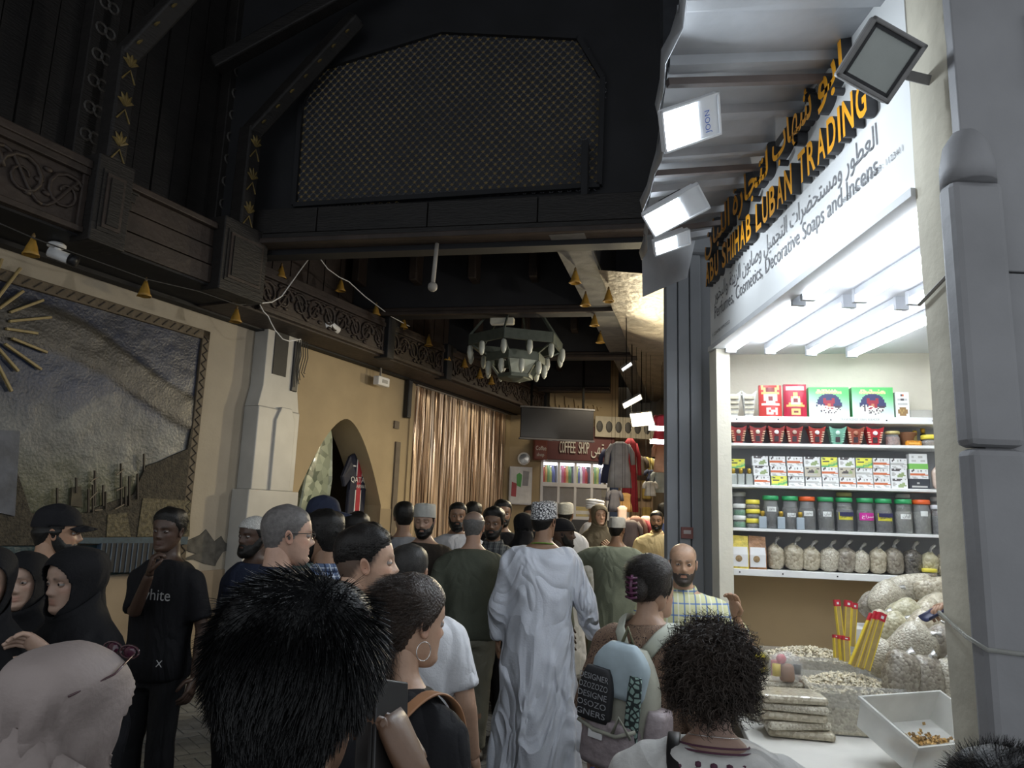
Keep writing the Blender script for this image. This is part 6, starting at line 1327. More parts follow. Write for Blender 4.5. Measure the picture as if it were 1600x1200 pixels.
def folds(m,sc=3.2,dist=5.5,st=.55,depth=.03):      # soft creases as a second bump
    nt=m.node_tree;N=nt.nodes;L=nt.links;b=N['Principled BSDF']; tc=N.new('ShaderNodeTexCoord'); mp=N.new('ShaderNodeMapping'); mp.inputs['Scale'].default_value=(1,1,.42); mp.inputs['Rotation'].default_value=(.25,.35,.2); L.new(tc.outputs['Object'],mp.inputs[0])
    w=N.new('ShaderNodeTexNoise'); w.inputs['Scale'].default_value=sc; w.inputs['Detail'].default_value=2.5; w.inputs['Distortion'].default_value=dist*.22; L.new(mp.outputs[0],w.inputs['Vector'])
    mr=N.new('ShaderNodeMath'); mr.operation='PINGPONG'; mr.inputs[1].default_value=.11; L.new(w.outputs['Fac'],mr.inputs[0])
    bp=N.new('ShaderNodeBump'); bp.inputs['Strength'].default_value=st; bp.inputs['Distance'].default_value=depth*6; L.new(mr.outputs[0],bp.inputs['Height'])
    if b.inputs['Normal'].links: L.new(b.inputs['Normal'].links[0].from_socket,bp.inputs['Normal'])
    L.new(bp.outputs[0],b.inputs['Normal']); return m
def ribbon(mb,pts,nrm,w,th):
    P=[Vector(p) for p in pts]; N_=[Vector(x).normalized() for x in nrm]; m=len(P); Q=[];NN=[]
    for i in range(m-1):
        for k in range(6):
            t=k/6; a=P[max(i-1,0)];b=P[i];c=P[i+1];d=P[min(i+2,m-1)]
            Q.append(.5*((2*b)+(c-a)*t+(2*a-5*b+4*c-d)*t*t+(3*b-a-3*c+d)*t**3)); NN.append(N_[i].lerp(N_[i+1],t).normalized())
    Q.append(P[-1]);NN.append(N_[-1]); R=[]
    for i in range(len(Q)):
        d=(Q[min(i+1,len(Q)-1)]-Q[max(i-1,0)]).normalized(); l=d.cross(NN[i]).normalized(); n=l.cross(d)
        R.append([tuple(Q[i]+l*(w/2*x)+n*(th*y)) for x,y in ((-1,-.5),(1,-.5),(1,.5),(.8,.8),(-.8,.8),(-1,.5))])
    return mb.loft(R)
def cloth(name,c,rough=.85,var=.12,sc=7,bump=.12,**k):
    n='cloth_'+name
    if n in MATS: return MATS[n]
    return folds(mat(n,c,rough,var,sc,bump,bscale=90,spec=.25),**k)
def plaid(name,base,lines,sc=22.,w=.16,vert=True):
    nm='plaid_'+name
    if nm in MATS: return MATS[nm]
    m=mat(nm,base,.85,.08,8,.1,bscale=60,spec=.25); nt=m.node_tree;N=nt.nodes;L=nt.links;b=N['Principled BSDF']; tc=N.new('ShaderNodeTexCoord'); sp=N.new('ShaderNodeSeparateXYZ'); L.new(tc.outputs['Object'],sp.inputs[0])
    src=b.inputs['Base Color'].links[0].from_socket
    for ax,col,ph in lines:
        mu_=N.new('ShaderNodeMath'); mu_.operation='MULTIPLY_ADD'; mu_.inputs[1].default_value=sc; mu_.inputs[2].default_value=ph; L.new(sp.outputs[ax],mu_.inputs[0])
        fr=N.new('ShaderNodeMath'); fr.operation='FRACT'; L.new(mu_.outputs[0],fr.inputs[0]); lt=N.new('ShaderNodeMath'); lt.operation='LESS_THAN'; lt.inputs[1].default_value=w; L.new(fr.outputs[0],lt.inputs[0])
        fa=N.new('ShaderNodeMath'); fa.operation='MULTIPLY'; fa.inputs[1].default_value=.8; L.new(lt.outputs[0],fa.inputs[0])
        mx=N.new('ShaderNodeMix'); mx.data_type='RGBA'; L.new(fa.outputs[0],mx.inputs['Factor']); L.new(src,mx.inputs['A']); mx.inputs['B'].default_value=(*col,1); src=mx.outputs['Result']
    L.new(src,b.inputs['Base Color']); return m
def twotone(name,c1,c2,sc,feature='voronoi',thr=.5,rough=.8):
    nm='pat_'+name
    if nm in MATS: return MATS[nm]
    m=mat(nm,c1,rough,.1,8); nt=m.node_tree;N=nt.nodes;L=nt.links;b=N['Principled BSDF']; tc=N.new('ShaderNodeTexCoord')
    vo=N.new('ShaderNodeTexVoronoi'); vo.feature='DISTANCE_TO_EDGE' if feature=='edge' else 'F1'; vo.inputs['Scale'].default_value=sc; L.new(tc.outputs['Object'],vo.inputs['Vector'])
    cr=N.new('ShaderNodeValToRGB'); e=cr.color_ramp.elements; e[0].position=thr; e[0].color=(*c1,1); e[1].position=thr+.04; e[1].color=(*c2,1); L.new(vo.outputs['Distance'],cr.inputs[0]); L.new(cr.outputs[0],b.inputs['Base Color']); return m
def paisley(name,c1,c2,c3,sc):
    nm='pat_'+name
    if nm in MATS: return MATS[nm]
    m=mat(nm,c1,.85,.1,8,.1); nt=m.node_tree;N=nt.nodes;L=nt.links;b=N['Principled BSDF']; tc=N.new('ShaderNodeTexCoord'); no=N.new('ShaderNodeTexNoise'); no.inputs['Scale'].default_value=sc*.4; L.new(tc.outputs['Object'],no.inputs['Vector'])
    ad=N.new('ShaderNodeMix'); ad.data_type='RGBA'; ad.inputs['Factor'].default_value=.12; L.new(tc.outputs['Object'],ad.inputs['A']); L.new(no.outputs['Color'],ad.inputs['B'])
    wv=N.new('ShaderNodeTexVoronoi'); wv.inputs['Scale'].default_value=sc; L.new(ad.outputs['Result'],wv.inputs['Vector'])
    cr=N.new('ShaderNodeValToRGB'); cr.color_ramp.interpolation='CONSTANT'; e=cr.color_ramp.elements; e[0].color=(*c1,1); e[1].position=.18; e[1].color=(*c2,1)
    for p,c in ((.30,c3),(.38,c2),(.46,c1),(.55,c3),(.60,c2)): x=e.new(p); x.color=(*c,1)
    L.new(wv.outputs['Distance'],cr.inputs[0]); L.new(cr.outputs[0],b.inputs['Base Color']); return m
# ---- who stands where
SK1=(.27,.155,.095); SK2=(.075,.042,.028); SK3=(.46,.29,.20); SK4=(.36,.21,.13); SK5=(.16,.09,.055)
BLK=cloth('black',(.010,.010,.012)); NVY=cloth('navy',(.020,.026,.050)); WHT=cloth('white_cotton',(.66,.67,.70)); OLV=cloth('olive',(.080,.088,.066)); GRY=cloth('grey_tee',(.22,.23,.25)); KHK=cloth('khaki',(.22,.215,.17)); DKP=cloth('charcoal',(.02,.02,.022)); BRN=cloth('dark_brown',(.035,.028,.022)); SAGE=cloth('sage_green',(.24,.28,.225)); BEI=cloth('mauve_beige',(.27,.225,.21),.6,st=.9,sc=5,dist=3); DENIM=cloth('denim',(.05,.06,.09))
SH_=lambda **k:dict(kind='short',**k)
KUM=twotone('kumma_black_white',(.03,.03,.035),(.68,.68,.68),62,'edge',.10)
KG=cloth('kumma_grey',(.42,.42,.39)); KC=twotone('kumma_cream',(.50,.47,.38),(.62,.60,.52),60,'edge',.08); KW=twotone('crochet_white',(.42,.41,.38),(.60,.59,.56),90,'edge',.12)
# foreground man with thick black hair, holding a phone
def phone(P,HM,SH,b,hp,sd,PM):
    c=atY(600,1168,1.0); t=thing('phone','black phone in a wallet case held beside the foreground black-haired man','phone',c,rot=(R_(-12),R_(14),R_(62)))
    MB().box(-.038,.038,-.005,.005,-.075,.075).build('phone_body',BLACK,t,bevel=.006); MB().box(-.036,.036,.005,.0065,-.07,.07).build('screen',mat('screen_dark',(.01,.012,.016),.12,.1),t)
    MB().box(-.046,-.038,-.012,.012,-.078,.078).build('case_spine',mat('black_leather',(.012,.011,.011),.4,.2,20),t,bevel=.004); MB().box(-.044,.03,-.016,-.011,-.078,.078).build('case_flap',mat('black_leather'),t,bevel=.004)
PERSON('person nearest the camera, thick tousled black hair seen from behind, dark shirt',478,888,.86,4,dict(kind='tee',m=BLK,sleeve='short'),DKP,SK5,hair=SH_(t=.012,top=.022,front=.06,side=-.02,back=-.10,strands=14000,len=.046,w=.0017,crown=(.03,.05,.12),lift=.30),hairc=(.0035,.0035,.004),hy=4,caph=.025,extra=phone,armw={'R':(atY(700,1340,.95),atY(652,1218,.99),(-.45,.1,.8),(-.8,.2,-.3),.9)})
# woman in mauve hijab
def shades(P,HM,SH,b,hp,sd,PM):
    q=MB()
    for s in (-1,1): q.tube([(s*.030+.026*cos(a),.075+.004*cos(a),.118+.012*sin(a)) for a in [2*pi*i/14 for i in range(15)]],.002,5); q.tube([(s*.056,.07,.118),(s*.088,.02,.085),(s*.097,-.06,.05)],.002,6)
    q.tube([(-.006,.078,.12),(.006,.078,.12)],.003,5); hp('sunglasses',q,mat('tortoise_frame',(.06,.025,.03),.25,.4,60))
    q=MB()
    for s in (-1,1): q.ball((s*.030,.075,.118),.022,12,6,1,.12,.5)
    hp('sunglass_lenses',q,mat('lens_plum',(.05,.01,.025),.1))
    q=MB(); q.tube([b(1.4)+(.16,.07,1.43),b(1.3)+(.10,.16,1.25),b(1.1)+(.0,.17,1.0)],.018,8,.3); q.build('bag_strap',mat('strap_cream',(.45,.42,.36),.7),P,True)
PERSON('woman in a draped mauve-beige hijab with sunglasses pushed up on her head',118,997,1.24,28,dict(kind='robe',m=NVY,sleeve='long',name='abaya',hoodfold=.008,drapefold=1.5),None,SK4,sex='f',cap=('hijab',BEI),caph=.018,hy=6,hp=-8,extra=shades)
# three young women in black
hjB=cloth('black_hijab',(.0075,.0075,.009))
c1=atY(60,1010,2.42)
PERSON('smiling young woman in black hijab, rightmost of the trio, seen in profile',124,852,2.62,-156,dict(kind='robe',m=BLK,sleeve='long',name='abaya'),None,(.42,.28,.21),sex='f',cap=('hijab',hjB),caph=.015,hp=-6,smile=1,armw={'R':(atY(120,1075,2.45),atY(78,1022,2.36),(-.75,-.1,.45),(.3,-.5,-.6),.55)})
PERSON('smiling young woman in black hijab, middle of the trio',44,862,2.95,170,dict(kind='robe',m=BLK,sleeve='long',name='abaya'),None,(.42,.28,.21),sex='f',cap=('hijab',hjB),caph=.015,hr=8)
PERSON('young woman in black hijab cut by the left picture edge',-16,850,2.36,150,dict(kind='robe',m=BLK,sleeve='long',name='abaya'),None,(.42,.28,.21),sex='f',cap=('hijab',hjB),caph=.015)
PERSON('man in black baseball cap and white tee standing before the mural',95,787,3.45,48,dict(kind='tee',m=WHT),DKP,SK4,hair=SH_(),cap=('ball',BLK),hy=22,caph=.02,beard=.004)
# man in black tee, hand at his chin
def whitetee(P,HM,SH,b,hp,sd,PM):
    o=flat('white',.085,-.09,.10,1.27,P,mat('print_grey_ink',(.42,.42,.42),.7),0); o.rotation_euler=(pi/2,0,pi); o.location=(.045,.139,1.27)
    o=flat('X',.05,-.02,.02,.93,P,WHITE,0); o.rotation_euler=(pi/2,0,pi); o.location=(-.10,.135,.93)
PERSON('young man in black tee lettered white, hand raised to his chin',268,792,4.10,-166,dict(kind='tee',m=BLK,loose=.022,hem=.84),DKP,SK2,hair=SH_(t=.004,top=.020,front=.066,side=.014,back=-.04,fade=.5,strands=1800,len=.016),hy=-6,caph=.018,build=.94,extra=whitetee,armw={'R':(atY(208,962,3.98),atY(234,896,3.86),(.15,-.1,1),(.9,.35,.1),1.0)},brow=1)
PERSON('dark-skinned man in white crocheted skullcap by the marble pilaster',400,806,4.35,-150,dict(kind='shirt',m=NVY,sleeve='long'),DKP,SK2,cap=('kufi',KW),caph=.006,beard=.008,hair=SH_(t=.004))
PERSON('older man with cropped grey hair, dark-rimmed glasses and navy shirt',452,790,2.95,52,dict(kind='shirt',m=NVY,sleeve='short',collar=1,loose=.02),DENIM,(.50,.31,.225),hair=SH_(t=.003,top=.005,front=.066,fade=.65),hairc=(.13,.12,.115),hy=14,glasses=True,build=1.08,stub=.3)
PERSON('dark-haired man in blue checked shirt half hidden behind the grey-haired man',508,797,3.6,-62,dict(kind='shirt',m=plaid('blue',(.10,.14,.24),[(0,(.5,.55,.62),0),(2,(.5,.55,.62),.2),(0,(.02,.03,.07),.5),(2,(.02,.03,.07),.6)],26,.14),sleeve='short',collar=1),DKP,SK1,hair=SH_(t=.010,top=.026,strands=1500,len=.02),caph=.018,beard=.004)
PERSON('man in navy baseball cap in front of the arch',508,774,4.75,78,dict(kind='tee',m=cloth('teal_print',(.20,.26,.25))),DKP,SK4,cap=('ball',NVY),hair=SH_(),caph=.02)
PERSON('short-haired man behind the young man, right of the arch clothes',560,800,5.3,20,dict(kind='tee',m=BLK),DKP,SK1,hair=SH_(t=.010,top=.018),caph=.012)
PERSON('dark-haired man just behind the young man in profile',580,816,4.2,10,dict(kind='tee',m=DKP),DKP,SK1,hair=SH_(t=.010,top=.018),caph=.012)
# young man in profile
def ychain(P,HM,SH,b,hp,sd,PM):
    q=MB(); n=20; q.loft([[(r_*sin(a),-.006+r_*.92*cos(a),z-.02*max(0,cos(a))) for a in [2*pi*i/n for i in range(n)]] for r_,z in ((.082,1.46),(.078,1.478),(.076,1.48))],False); q.build('striped_neckband',mat('band_white',(.6,.6,.6),.7),P,True)
PERSON('young man with faded black haircut looking right in profile',574,819,2.38,66,dict(kind='tee',m=BLK),DKP,(.50,.315,.22),hair=SH_(t=.003,top=.014,front=.066,side=.022,back=.0,fade=.8,strands=5000,len=.014,w=.0012,flow=(0,.5,.1),lift=.3),hairc=(.012,.010,.009),hy=12,hp=3,caph=.010,stub=.35,extra=ychain)
PERSON('man with clipped hair in white tee, behind the ponytailed woman',642,850,3.05,6,dict(kind='tee',m=WHT,sleeve='short',loose=.022),DENIM,(.40,.25,.17),hair=SH_(t=.004,top=.010,fade=.6,side=.01,back=-.05),caph=.006,build=1.12,hairc=(.03,.028,.026),sway=-.04)
# ponytailed woman
def pony(P,HM,SH,b,hp,sd,PM):
    hm=mat('hair_brown',(.030,.018,.012),.38,.4,40,.5,bscale=150)
    q=MB(); q.tube([(0,-.095,-.02),(.01,-.125,-.05),(.02,-.122,-.10),(.03,-.108,-.16),(.03,-.10,-.22)],[.024,.040,.050,.042,.016],12); hp('ponytail',q,hm)
    r=np.random.default_rng(3); n=1400; t=r.uniform(0,1,n); a=r.uniform(0,6.28,n); z=-.03-.15*t; y=-.118+.0*t
    rp=np.stack([.02+.044*np.cos(a),y+.044*np.sin(a),z],1); nn=np.stack([np.cos(a),np.sin(a),-.3*np.ones(n)],1)
    V,F=strands(rp,nn*.6,np.tile([0,-.05,-.75],(n,1)),.065,.0016,8,curl=5,seed=5,clump=.007,lift=.5); M=np.array(HM); V=V@M[:3,:3].T+M[:3,3]; o=put('ponytail_curls',qmesh('ponytail_curls',V,F),hm,P); o['kind']='stuff'
    q=MB(); q.tube([(.018*cos(a_),-.105+.0,-.02+.022*sin(a_)) for a_ in [2*pi*i/12 for i in range(13)]],.006,6); hp('hair_tie',q,BLACK)
    q=MB(); q.tube([(.082,-.004+.022*sin(a_),-.062-.024*cos(a_)) for a_ in [2*pi*i/24 for i in range(25)]],.0012,5); hp('hoop_earring',q,mat('silver',(.7,.7,.68),.25,.05,metal=.9))
    q=MB(); ribbon(q,[b(1.3)+(.12,.125,1.32),b(1.4)+(.115,.088,1.425),b(1.44)+(.115,.0,1.472),b(1.42)+(.105,-.105,1.425),b(1.3)+(.06,-.152,1.31),b(1.15)+(-.02,-.152,1.16),b(1)+(-.12,-.145,.98),b(1)+(-.17,-.08,.90)],[(0,1,.3),(0,.7,.7),(0,0,1),(0,-.7,.7),(0,-1,.1),(0,-1,0),(-.4,-1,0),(-1,-.5,0)],.045,.004); q.build('tan_bag_strap',mat('tan_leather',(.34,.17,.085),.45,.15,14),P,True)
PERSON('woman with brown ponytail and hoop earring in black tee with tan strap',646,896,1.86,40,dict(kind='tee',m=BLK,sleeve='short',loose=.012),DENIM,(.46,.29,.20),sex='f',hair=dict(kind='short',t=.010,top=.014,front=.062,side=.004,back=-.085,strands=6000,len=.05,w=.0011,flow=(0,-1.3,-.15),part=0,lift=.10,m=mat('hair_brown',(.030,.018,.012),.38,.4,40,.5,bscale=150)),hairc=(.03,.018,.012),hy=12,hp=-4,caph=.012,extra=pony)
PERSON('bald-crowned older man in olive long-sleeved top and khaki trousers, seen from behind',741,799,5.5,-4,dict(kind='tee',m=OLV,sleeve='long',hem=.84,loose=.02),KHK,(.40,.24,.165),hair=SH_(t=.004,top=.001,front=.06,fade=.55,bald=.055),hairc=(.12,.115,.11),build=1.12,hy=10,stance=.16)
PERSON('bearded man in dark brown robe and grey embroidered cap facing the camera',665,787,5.75,-172,dict(kind='robe',m=BRN,sleeve='long',name='dishdasha'),None,(.38,.24,.17),cap=('kumma',KG),caph=.014,beard=.008,hair=SH_(t=.004),build=1.1,hp=-6)
PERSON('man in grey tee with back turned beside the capped man',632,784,6.4,-14,dict(kind='tee',m=GRY),DKP,SK1,hair=SH_(t=.010,top=.018),caph=.012)
PERSON('bearded man in white tee before the foil curtain',716,785,6.9,176,dict(kind='tee',m=WHT),DENIM,SK1,hair=SH_(t=.005,top=.010),beard=.012,caph=.006,build=1.08)
PERSON('bearded young man in dark checked shirt beside the olive top',772,792,6.1,-170,dict(kind='shirt',m=plaid('dark',(.07,.08,.085),[(0,(.16,.17,.17),0),(2,(.16,.17,.17),.3),(0,(.02,.02,.025),.5)],20,.2),sleeve='short',collar=1),DKP,SK5,hair=SH_(t=.010,top=.028),caph=.02,beard=.006,build=.92)
PERSON('man in plain black shirt behind the checked shirt',786,781,7.3,172,dict(kind='tee',m=BLK),DKP,SK1,hair=SH_(t=.008,top=.018),caph=.012,beard=.004)
PERSON('dark-haired man far back before the foil curtain, only head showing',741,784,8.3,20,dict(kind='tee',m=DKP),DKP,SK1,hair=SH_(t=.010,top=.018),caph=.012)
PERSON('woman in long black abaya walking away left of the white robe',820,800,7.0,14,dict(kind='robe',m=BLK,sleeve='long',name='abaya'),None,SK4,sex='f',cap=('hijab',hjB),caph=.02)
PERSON('short-haired man behind the black abaya',830,789,8.7,-168,dict(kind='tee',m=DKP),DKP,SK1,hair=SH_(t=.008,top=.016),caph=.012)
# man in white dishdasha
def lanyard(P,HM,SH,b,hp,sd,PM):
    q=MB(); n=24; q.tube([b(1.48)+(.074*sin(a),-.008+.070*cos(a),1.482-.012*cos(a)) for a in [2*pi*i/n for i in range(n+1)]],.010,6,.5); q.build('green_lanyard',cloth('lime',(.16,.26,.05)),P,True)
PERSON('man in long white dishdasha and black-patterned white cap walking away',851,784,5.15,8,dict(kind='robe',m=cloth('white_robe',(.60,.63,.70),.75,st=1.0,sc=4.2,depth=.035),sleeve='long',name='dishdasha',flare=.085,folds=7,fold=.07,wr=.030,wf=9,wz=.6,loose=.026,hem=.09),None,SK1,hair=SH_(t=.008),cap=('kumma',KUM,KUM),caph=.014,hy=24,build=1.14,stance=.22,extra=lanyard,arms={'R':((.30,.0,1.12),(.37,.09,.88),(.1,.15,-1),(-1,.1,0),.45),'L':((-.255,-.02,1.10),(-.27,.07,.86),(0,.2,-1),(1,0,0),.45)},sway=.02,vox=.014)
PERSON('dark-skinned man in black knit cap and green shirt, profile to the right',879,809,5.95,96,dict(kind='shirt',m=OLV,sleeve='long'),DKP,SK2,cap=('beanie',BLK),caph=.008,beard=.004)
PERSON('man in white dishdasha and cream cap, back turned, farther along the alley',884,786,8.3,6,dict(kind='robe',m=WHT,sleeve='long',name='dishdasha',wr=.016),None,SK1,cap=('kumma',KC),hair=SH_(t=.006),caph=.014,hy=10)
PERSON('man in sage green dishdasha and white cap pointing left, seen from behind',964,808,7.5,16,dict(kind='robe',m=SAGE,sleeve='long',name='dishdasha',wr=.016,flare=.09,loose=.03),None,SK1,cap=('kumma',cloth('cap_pale',(.50,.50,.47))),hair=SH_(t=.006),caph=.014,build=1.2,hp=-8,hy=14,arms={'L':((-.44,.08,1.30),(-.64,.20,1.27),(-1,.3,.05),(0,0,-1),.3)})
PERSON('woman in khaki-brown hijab and dress facing the camera near the coffee shop',937,788,9.4,174,dict(kind='robe',m=cloth('khaki_dress',(.10,.085,.055)),sleeve='long',name='dress'),None,SK3,sex='f',cap=('hijab',cloth('khaki_hijab',(.13,.11,.075))),caph=.015,arms={'L':((-.26,.06,1.14),(-.10,.20,1.25),(.6,.1,.6),(0,-.8,0),.6)})
PERSON('man in white turban and white robe behind the khaki hijab',930,779,11.0,60,dict(kind='robe',m=WHT,sleeve='long',name='dishdasha'),None,SK1,cap=('turban',WHT),caph=.03,beard=.005)
PERSON('man in cream polo shirt with folded arms beside the grey pier',1026,798,9.6,-164,dict(kind='tee',m=cloth('cream_polo',(.66,.54,.30)),sleeve='short',collar=1,loose=.024),DKP,SK4,hair=SH_(t=.004,top=.010),beard=.008,caph=.008,build=1.15,arms={'R':((.25,.06,1.12),(-.06,.22,1.17),(-1,.05,.1),(0,-1,0),.5),'L':((-.25,.06,1.12),(.06,.19,1.14),(1,.05,.1),(0,-1,0),.5)})
PERSON('man in navy shirt far behind the cream polo',1038,786,12.0,50,dict(kind='tee',m=cloth('blue_navy',(.04,.06,.16))),DKP,SK5,hair=SH_(t=.010,top=.018),caph=.012)
PERSON('man in white robe and grey cap in front of the white poster',828,764,12.3,-20,dict(kind='robe',m=WHT,sleeve='long',name='dishdasha'),None,SK1,cap=('kumma',KG),caph=.014,hair=SH_(t=.006),H=1.78)
# bald man in plaid shirt with raised hand
PERSON('bald man with goatee in yellow and blue checked shirt, raising his hand',1067,849,3.95,-172,dict(kind='shirt',m=plaid('yellow',(.58,.58,.34),[(0,(.07,.16,.42),0),(2,(.07,.16,.42),.3),(0,(.70,.70,.62),.45)],16,.13),sleeve='short',collar=1,loose=.02),DKP,(.46,.28,.18),hair=SH_(t=.002,top=.001,front=.05,fade=.3,bald=.03),beard=.0022,hairc=(.06,.048,.04),build=1.1,hy=4,armw={'L':(atY(1168,1015,3.80),atY(1150,965,3.70),(-.10,-.1,1),(-.85,-.45,0),.55)})
PERSON('person in grey and white checked shirt half hidden behind the backpack woman',1026,892,3.42,60,dict(kind='shirt',m=plaid('grey',(.62,.62,.62),[(0,(.36,.37,.39),0),(2,(.36,.37,.39),.3)],24,.35),sleeve='long',collar=1),DKP,SK3,hair=SH_(t=.008,top=.012),caph=.008,build=1.05)
# woman with backpack
def clip(P,HM,SH,b,hp,sd,PM):
    hm=mat('hair_dark_brown',(.022,.016,.013),.38,.4,40,.5,bscale=150)
    q=MB(); q.ball((0,-.112,-.01),.052,16,10,1,.75,1.15); hp('hair_bun',q,hm)
    for k in range(5): 
        q=MB(); q.tube([(-.03+.0,-.150,.035-.02*k),(0,-.160,.030-.02*k),(.025,-.150,.035-.02*k)],.006,6); hp('clip_tooth',q,mat('clip_plum',(.09,.025,.06),.2,.3,40))
    q=MB(); q.tube([(0,-.150,.045),(0,-.163,.0),(0,-.150,-.05)],.008,6); hp('hair_clip',q,mat('clip_plum'))
    # backpack, worn: a thing of its own
    t=thing('backpack','grey, beige and black patterned backpack worn by the woman in brown dress','backpack'); t.matrix_world=PM@Matrix.Translation(Vector(b(1.2))+Vector((-.01,-.135,1.10)))@Matrix.Rotation(R_(6),4,'Y')
    BP=mat('backpack_beige',(.34,.34,.28),.75,.15,14,.2); BB=mat('backpack_pale_blue',(.36,.44,.48),.7,.15,14); BK=twotone('backpack_print',(.03,.03,.035),(.28,.29,.31),34,'edge',.07); PK=mat('backpack_mauve',(.32,.27,.28),.45,.25,30,.3); ZP=mat('zip_dark',(.05,.045,.03),.4)
    def sup(w,d,h,z0,y0,x0=0,top=.75,e=.6):
        R=[];n=24
        for k in range(9):
            u=k/8; s=1-(1-top)*max(0,(u-.55)/.45)**1.6; s*=(.93 if k in(0,8) else 1); R.append([(x0+w/2*s*np.sign(cos(a))*abs(cos(a))**e,y0+d/2*s*np.sign(sin(a))*abs(sin(a))**e,z0+h*u) for a in [2*pi*i/n for i in range(n)]])
        return MB().loft(R)
    sup(.30,.15,.40,-.10,-.08,top=.55).build('main_compartment',BP,t,True); sup(.24,.10,.20,.12,-.125,top=.5).build('upper_panel',BB,t,True)
    sup(.25,.10,.17,-.14,-.155,top=.9).build('front_pocket',PK,t,True); sup(.09,.13,.20,-.10,-.09,.165,.85).build('side_pocket',PK,t,True)
    o=sup(.15,.05,.20,.02,-.185,-.07,.7).build('hanging_scarf',mat('scarf_black',(.016,.016,.018),.7,.2,20),t,True)
    for i,w_ in enumerate(('DESIGNER','OZOZOZO','DESIGNE','OSOZO','GNERS')): flat(w_,.032,-.135,-.005,.175-.034*i,t,mat('scarf_print',(.34,.35,.37),.7),-.215)
    sup(.06,.02,.36,-.14,-.175,.09,.9).build('patterned_panel',twotone('panel_chain',(.02,.03,.03),(.25,.36,.32),46,'edge',.12),t,True)
    q=MB(); q.tube([(-.13,-.20,.01),(-.05,-.215,-.005),(.05,-.215,-.005),(.12,-.20,.03)],.008,6); q.build('pocket_rim',BP,t,True)
    q=MB(); q.tube([(-.10,-.13,.17),(-.04,-.15,.26),(.05,-.15,.27),(.11,-.13,.18)],.006,6); q.build('zip',ZP,t,True); q=MB(); q.tube([(-.03,-.09,.30),(0,-.10,.38),(.03,-.09,.30)],.012,8,.4); q.build('grab_loop',mat('loop_olive',(.14,.13,.07),.6),t,True)
    q=MB(); q.tube([(.03,-.21,.0),(.06,-.225,.07),(.11,-.21,.0)],.009,8,.5); q.build('webbing_loop',BP,t,True); MB().box(-.07,-.01,-.218,-.21,-.035,.0).build('care_tag',WHITE,t)
    for s in (-1,1): q=MB(); q.tube([(s*.05,-.02,.28),(s*.09,.0,.345),(s*.112,.06,.385),(s*.118,.14,.375),(s*.125,.25,.30),(s*.15,.29,.16),(s*.19,.18,.02),(s*.15,.0,-.08)],.028,8,.25,up=(0,1,.3)); q.build('shoulder_strap',mat('strap_pale',(.50,.52,.44),.7,.1),t,True)
    q=MB(); q.tube([(-.02+.055*sin(a),.0,0) for a in (0,1)],.001,4)
    q=MB(); q.tube([(-.084,-.004+.02*sin(a_),-.058-.022*cos(a_)) for a_ in [2*pi*i/20 for i in range(21)]],.0016,5); hp('hoop_earring',q,mat('silver',(.7,.7,.68),.25,.05,metal=.9))
PERSON('woman with clipped-up dark hair in brown paisley dress, wearing a backpack',1016,865,2.95,38,dict(kind='dress',m=paisley('brown_paisley',(.055,.032,.026),(.20,.125,.085),(.28,.19,.13),42),sleeve='elbow',name='dress',flare=.10,hem=.30,folds=11,fold=.06,loose=.02),None,(.40,.25,.17),sex='f',hair=dict(kind='short',t=.014,top=.016,front=.06,side=-.03,back=-.075,strands=4500,len=.05,w=.0011,flow=(0,-1.2,-.1),part=0,lift=.10,m=mat('hair_dark_brown',(.022,.016,.013),.38,.4,40,.5,bscale=150)),hy=4,caph=.012,build=1.12,extra=clip)
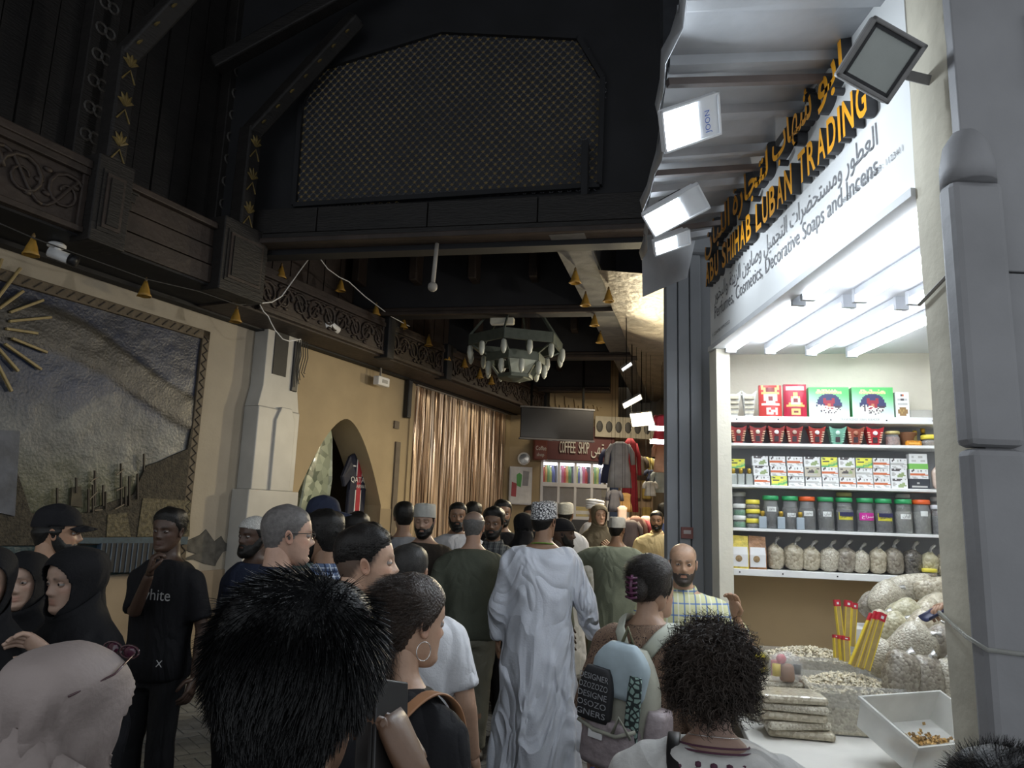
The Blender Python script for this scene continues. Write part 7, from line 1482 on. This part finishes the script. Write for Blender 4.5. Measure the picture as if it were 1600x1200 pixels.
# curly-haired woman
def curls(P,HM,SH,b,hp,sd,PM):
    hm=mat('hair_curly',(.034,.025,.020),.6,.4,30,.3,spec=.25)
    e=HZ-hairline(HP,.055,-.05,-.085); ms=e>0; rp,rn=scalp_points(ms,2400,3,.012)
    V,F=strands(rp,rn,rn*.0+np.array([0,-.05,-.05]),.066,.0055,13,curl=11,seed=8,clump=.0095,lift=1.0,grav=.8); M=np.array(HM); V=V@M[:3,:3].T+M[:3,3]; o=put('curls',qmesh('curls',V,F),hm,P); o['kind']='stuff'
    rp,rn=scalp_points(ms,1500,9,.02); V,F=strands(rp,rn,rn*.0,.045,.0016,8,curl=9,seed=18,clump=.006,lift=1.0,grav=.6); V=V@M[:3,:3].T+M[:3,3]; o=put('fine_curls',qmesh('fine_curls',V,F),hm,P); o['kind']='stuff'
    q=MB(); n=30; PLUM=mat('plum_thread',(.07,.02,.04),.8)
    for r_,z in ((.084,1.478),(.096,1.468)): q.tube([b(1.46)+(r_*1.12*sin(a),-.006+r_*cos(a),z-.012*cos(a)) for a in [2*pi*i/n for i in range(n+1)]],.0028,5)
    q.build('neck_trim',PLUM,P,True)
    for i in range(22):
        a=2*pi*i/22; r_=.115; c=np.array(b(1.46))+(r_*1.2*sin(a),-.006+r_*1.0*cos(a),1.452); q=MB(); q.ball(tuple(c),.010,6,4,1.1,1.0,1.0); q.ball(tuple(c+(.02*sin(a),.017*cos(a),-.008)),.006,6,4); q.build('embroidered_motif',PLUM,P,True)
    q=MB(); ribbon(q,[b(1.3)+(-.11,.17,1.30),b(1.4)+(-.105,.12,1.43),b(1.44)+(-.105,.0,1.488),b(1.42)+(-.10,-.124,1.434),b(1.3)+(-.05,-.184,1.315),b(1.15)+(.04,-.188,1.16),b(1)+(.15,-.175,.98),b(1)+(.21,-.08,.9)],[(0,1,.3),(0,.7,.7),(0,0,1),(0,-.7,.7),(0,-1,.1),(0,-1,0),(.4,-1,0),(1,-.5,0)],.034,.008); q.build('black_bag_strap',mat('black_leather',(.012,.011,.011),.4,.2,20),P,True)
    q=MB(); n=24; q.tube([b(1.5)+(.066*sin(a),-.006+.062*cos(a),1.497-.014*cos(a)) for a in [2*pi*i/n for i in range(n+1)]],.0012,4); q.build('necklace',mat('silver',(.7,.7,.68),.25,.05,metal=.9),P,True)
PERSON('woman with short curly dark hair in off-white embroidered top, black strap',1112,962,1.78,16,dict(kind='tee',m=cloth('offwhite_weave',(.50,.49,.47),.85,.08,40),sleeve='elbow',loose=.03),DENIM,(.28,.175,.13),sex='f',hair=dict(kind='short',t=.028,top=.034,front=.05,side=-.05,back=-.085,m=mat('hair_curly',(.034,.025,.020),.6,.4,30,.3,spec=.25)),hy=8,hp=-14,caph=.05,build=1.22,extra=curls,lean=.02)
PERSON('person with dark hair at the lower right corner, only the crown showing',1572,1166,1.05,-10,dict(kind='tee',m=DKP),DKP,SK1,hair=SH_(t=.012,top=.022,strands=5000,len=.03,w=.0013,lift=.4),caph=.018,hairc=(.01,.009,.009))
# seller behind the pier, scooping
def scoop(P,HM,SH,b,hp,sd,PM):
    c=atY(1457,956,3.20); t=thing('scoop','dark blue plastic scoop in the seller\'s hand over the bags','scoop',c,rot=(0,R_(-25),R_(10)))
    q=MB(); q.loft([[(.0+x,.032*cos(a),.022*sin(a)) for a in np.linspace(pi,2*pi,10)]+[(x,.028*cos(a),.018*sin(a)) for a in np.linspace(2*pi,pi,10)] for x in (-.05,.0,.03)],True); q.build('scoop_bowl',mat('scoop_blue',(.025,.03,.075),.4,.1),t,True); MB().tube([(.03,0,-.012),(.10,0,.0)],.012,10).build('handle',mat('scoop_blue'),t,True)
PERSON('seller mostly hidden behind the near pier, reaching over the bags with a scoop',1700,760,3.35,-84,dict(kind='tee',m=NVY),DKP,SK4,hair=SH_(t=.01,top=.016),H=1.7,extra=scoop,armw={'R':(atY(1555,905,3.28),atY(1496,945,3.22),(-1,.0,-.12),(.1,-.2,-.9),.75)})
t=thing('carrier_bag','blue plastic carrier bag hanging beside the backpack woman','bag',(atY(946,1180,3.05)[0],3.05,.50)); q=MB(); q.loft([[(-.06,-.03,0),(.06,-.03,0),(.06,.03,0),(-.06,.03,0)],[(-.07,-.04,.12),(.07,-.04,.12),(.07,.04,.12),(-.07,.04,.12)],[(-.06,-.008,.26),(.06,-.008,.26),(.06,.008,.26),(-.06,.008,.26)]]); q.build('bag_body',mat('bag_blue',(.03,.09,.42),.4,.2,12,.3),t,bevel=.01)
MB().tube([(-.03,0,.26),(-.02,0,.34),(.02,0,.34),(.03,0,.26)],.006,6).build('handle',mat('bag_blue'),t,True)
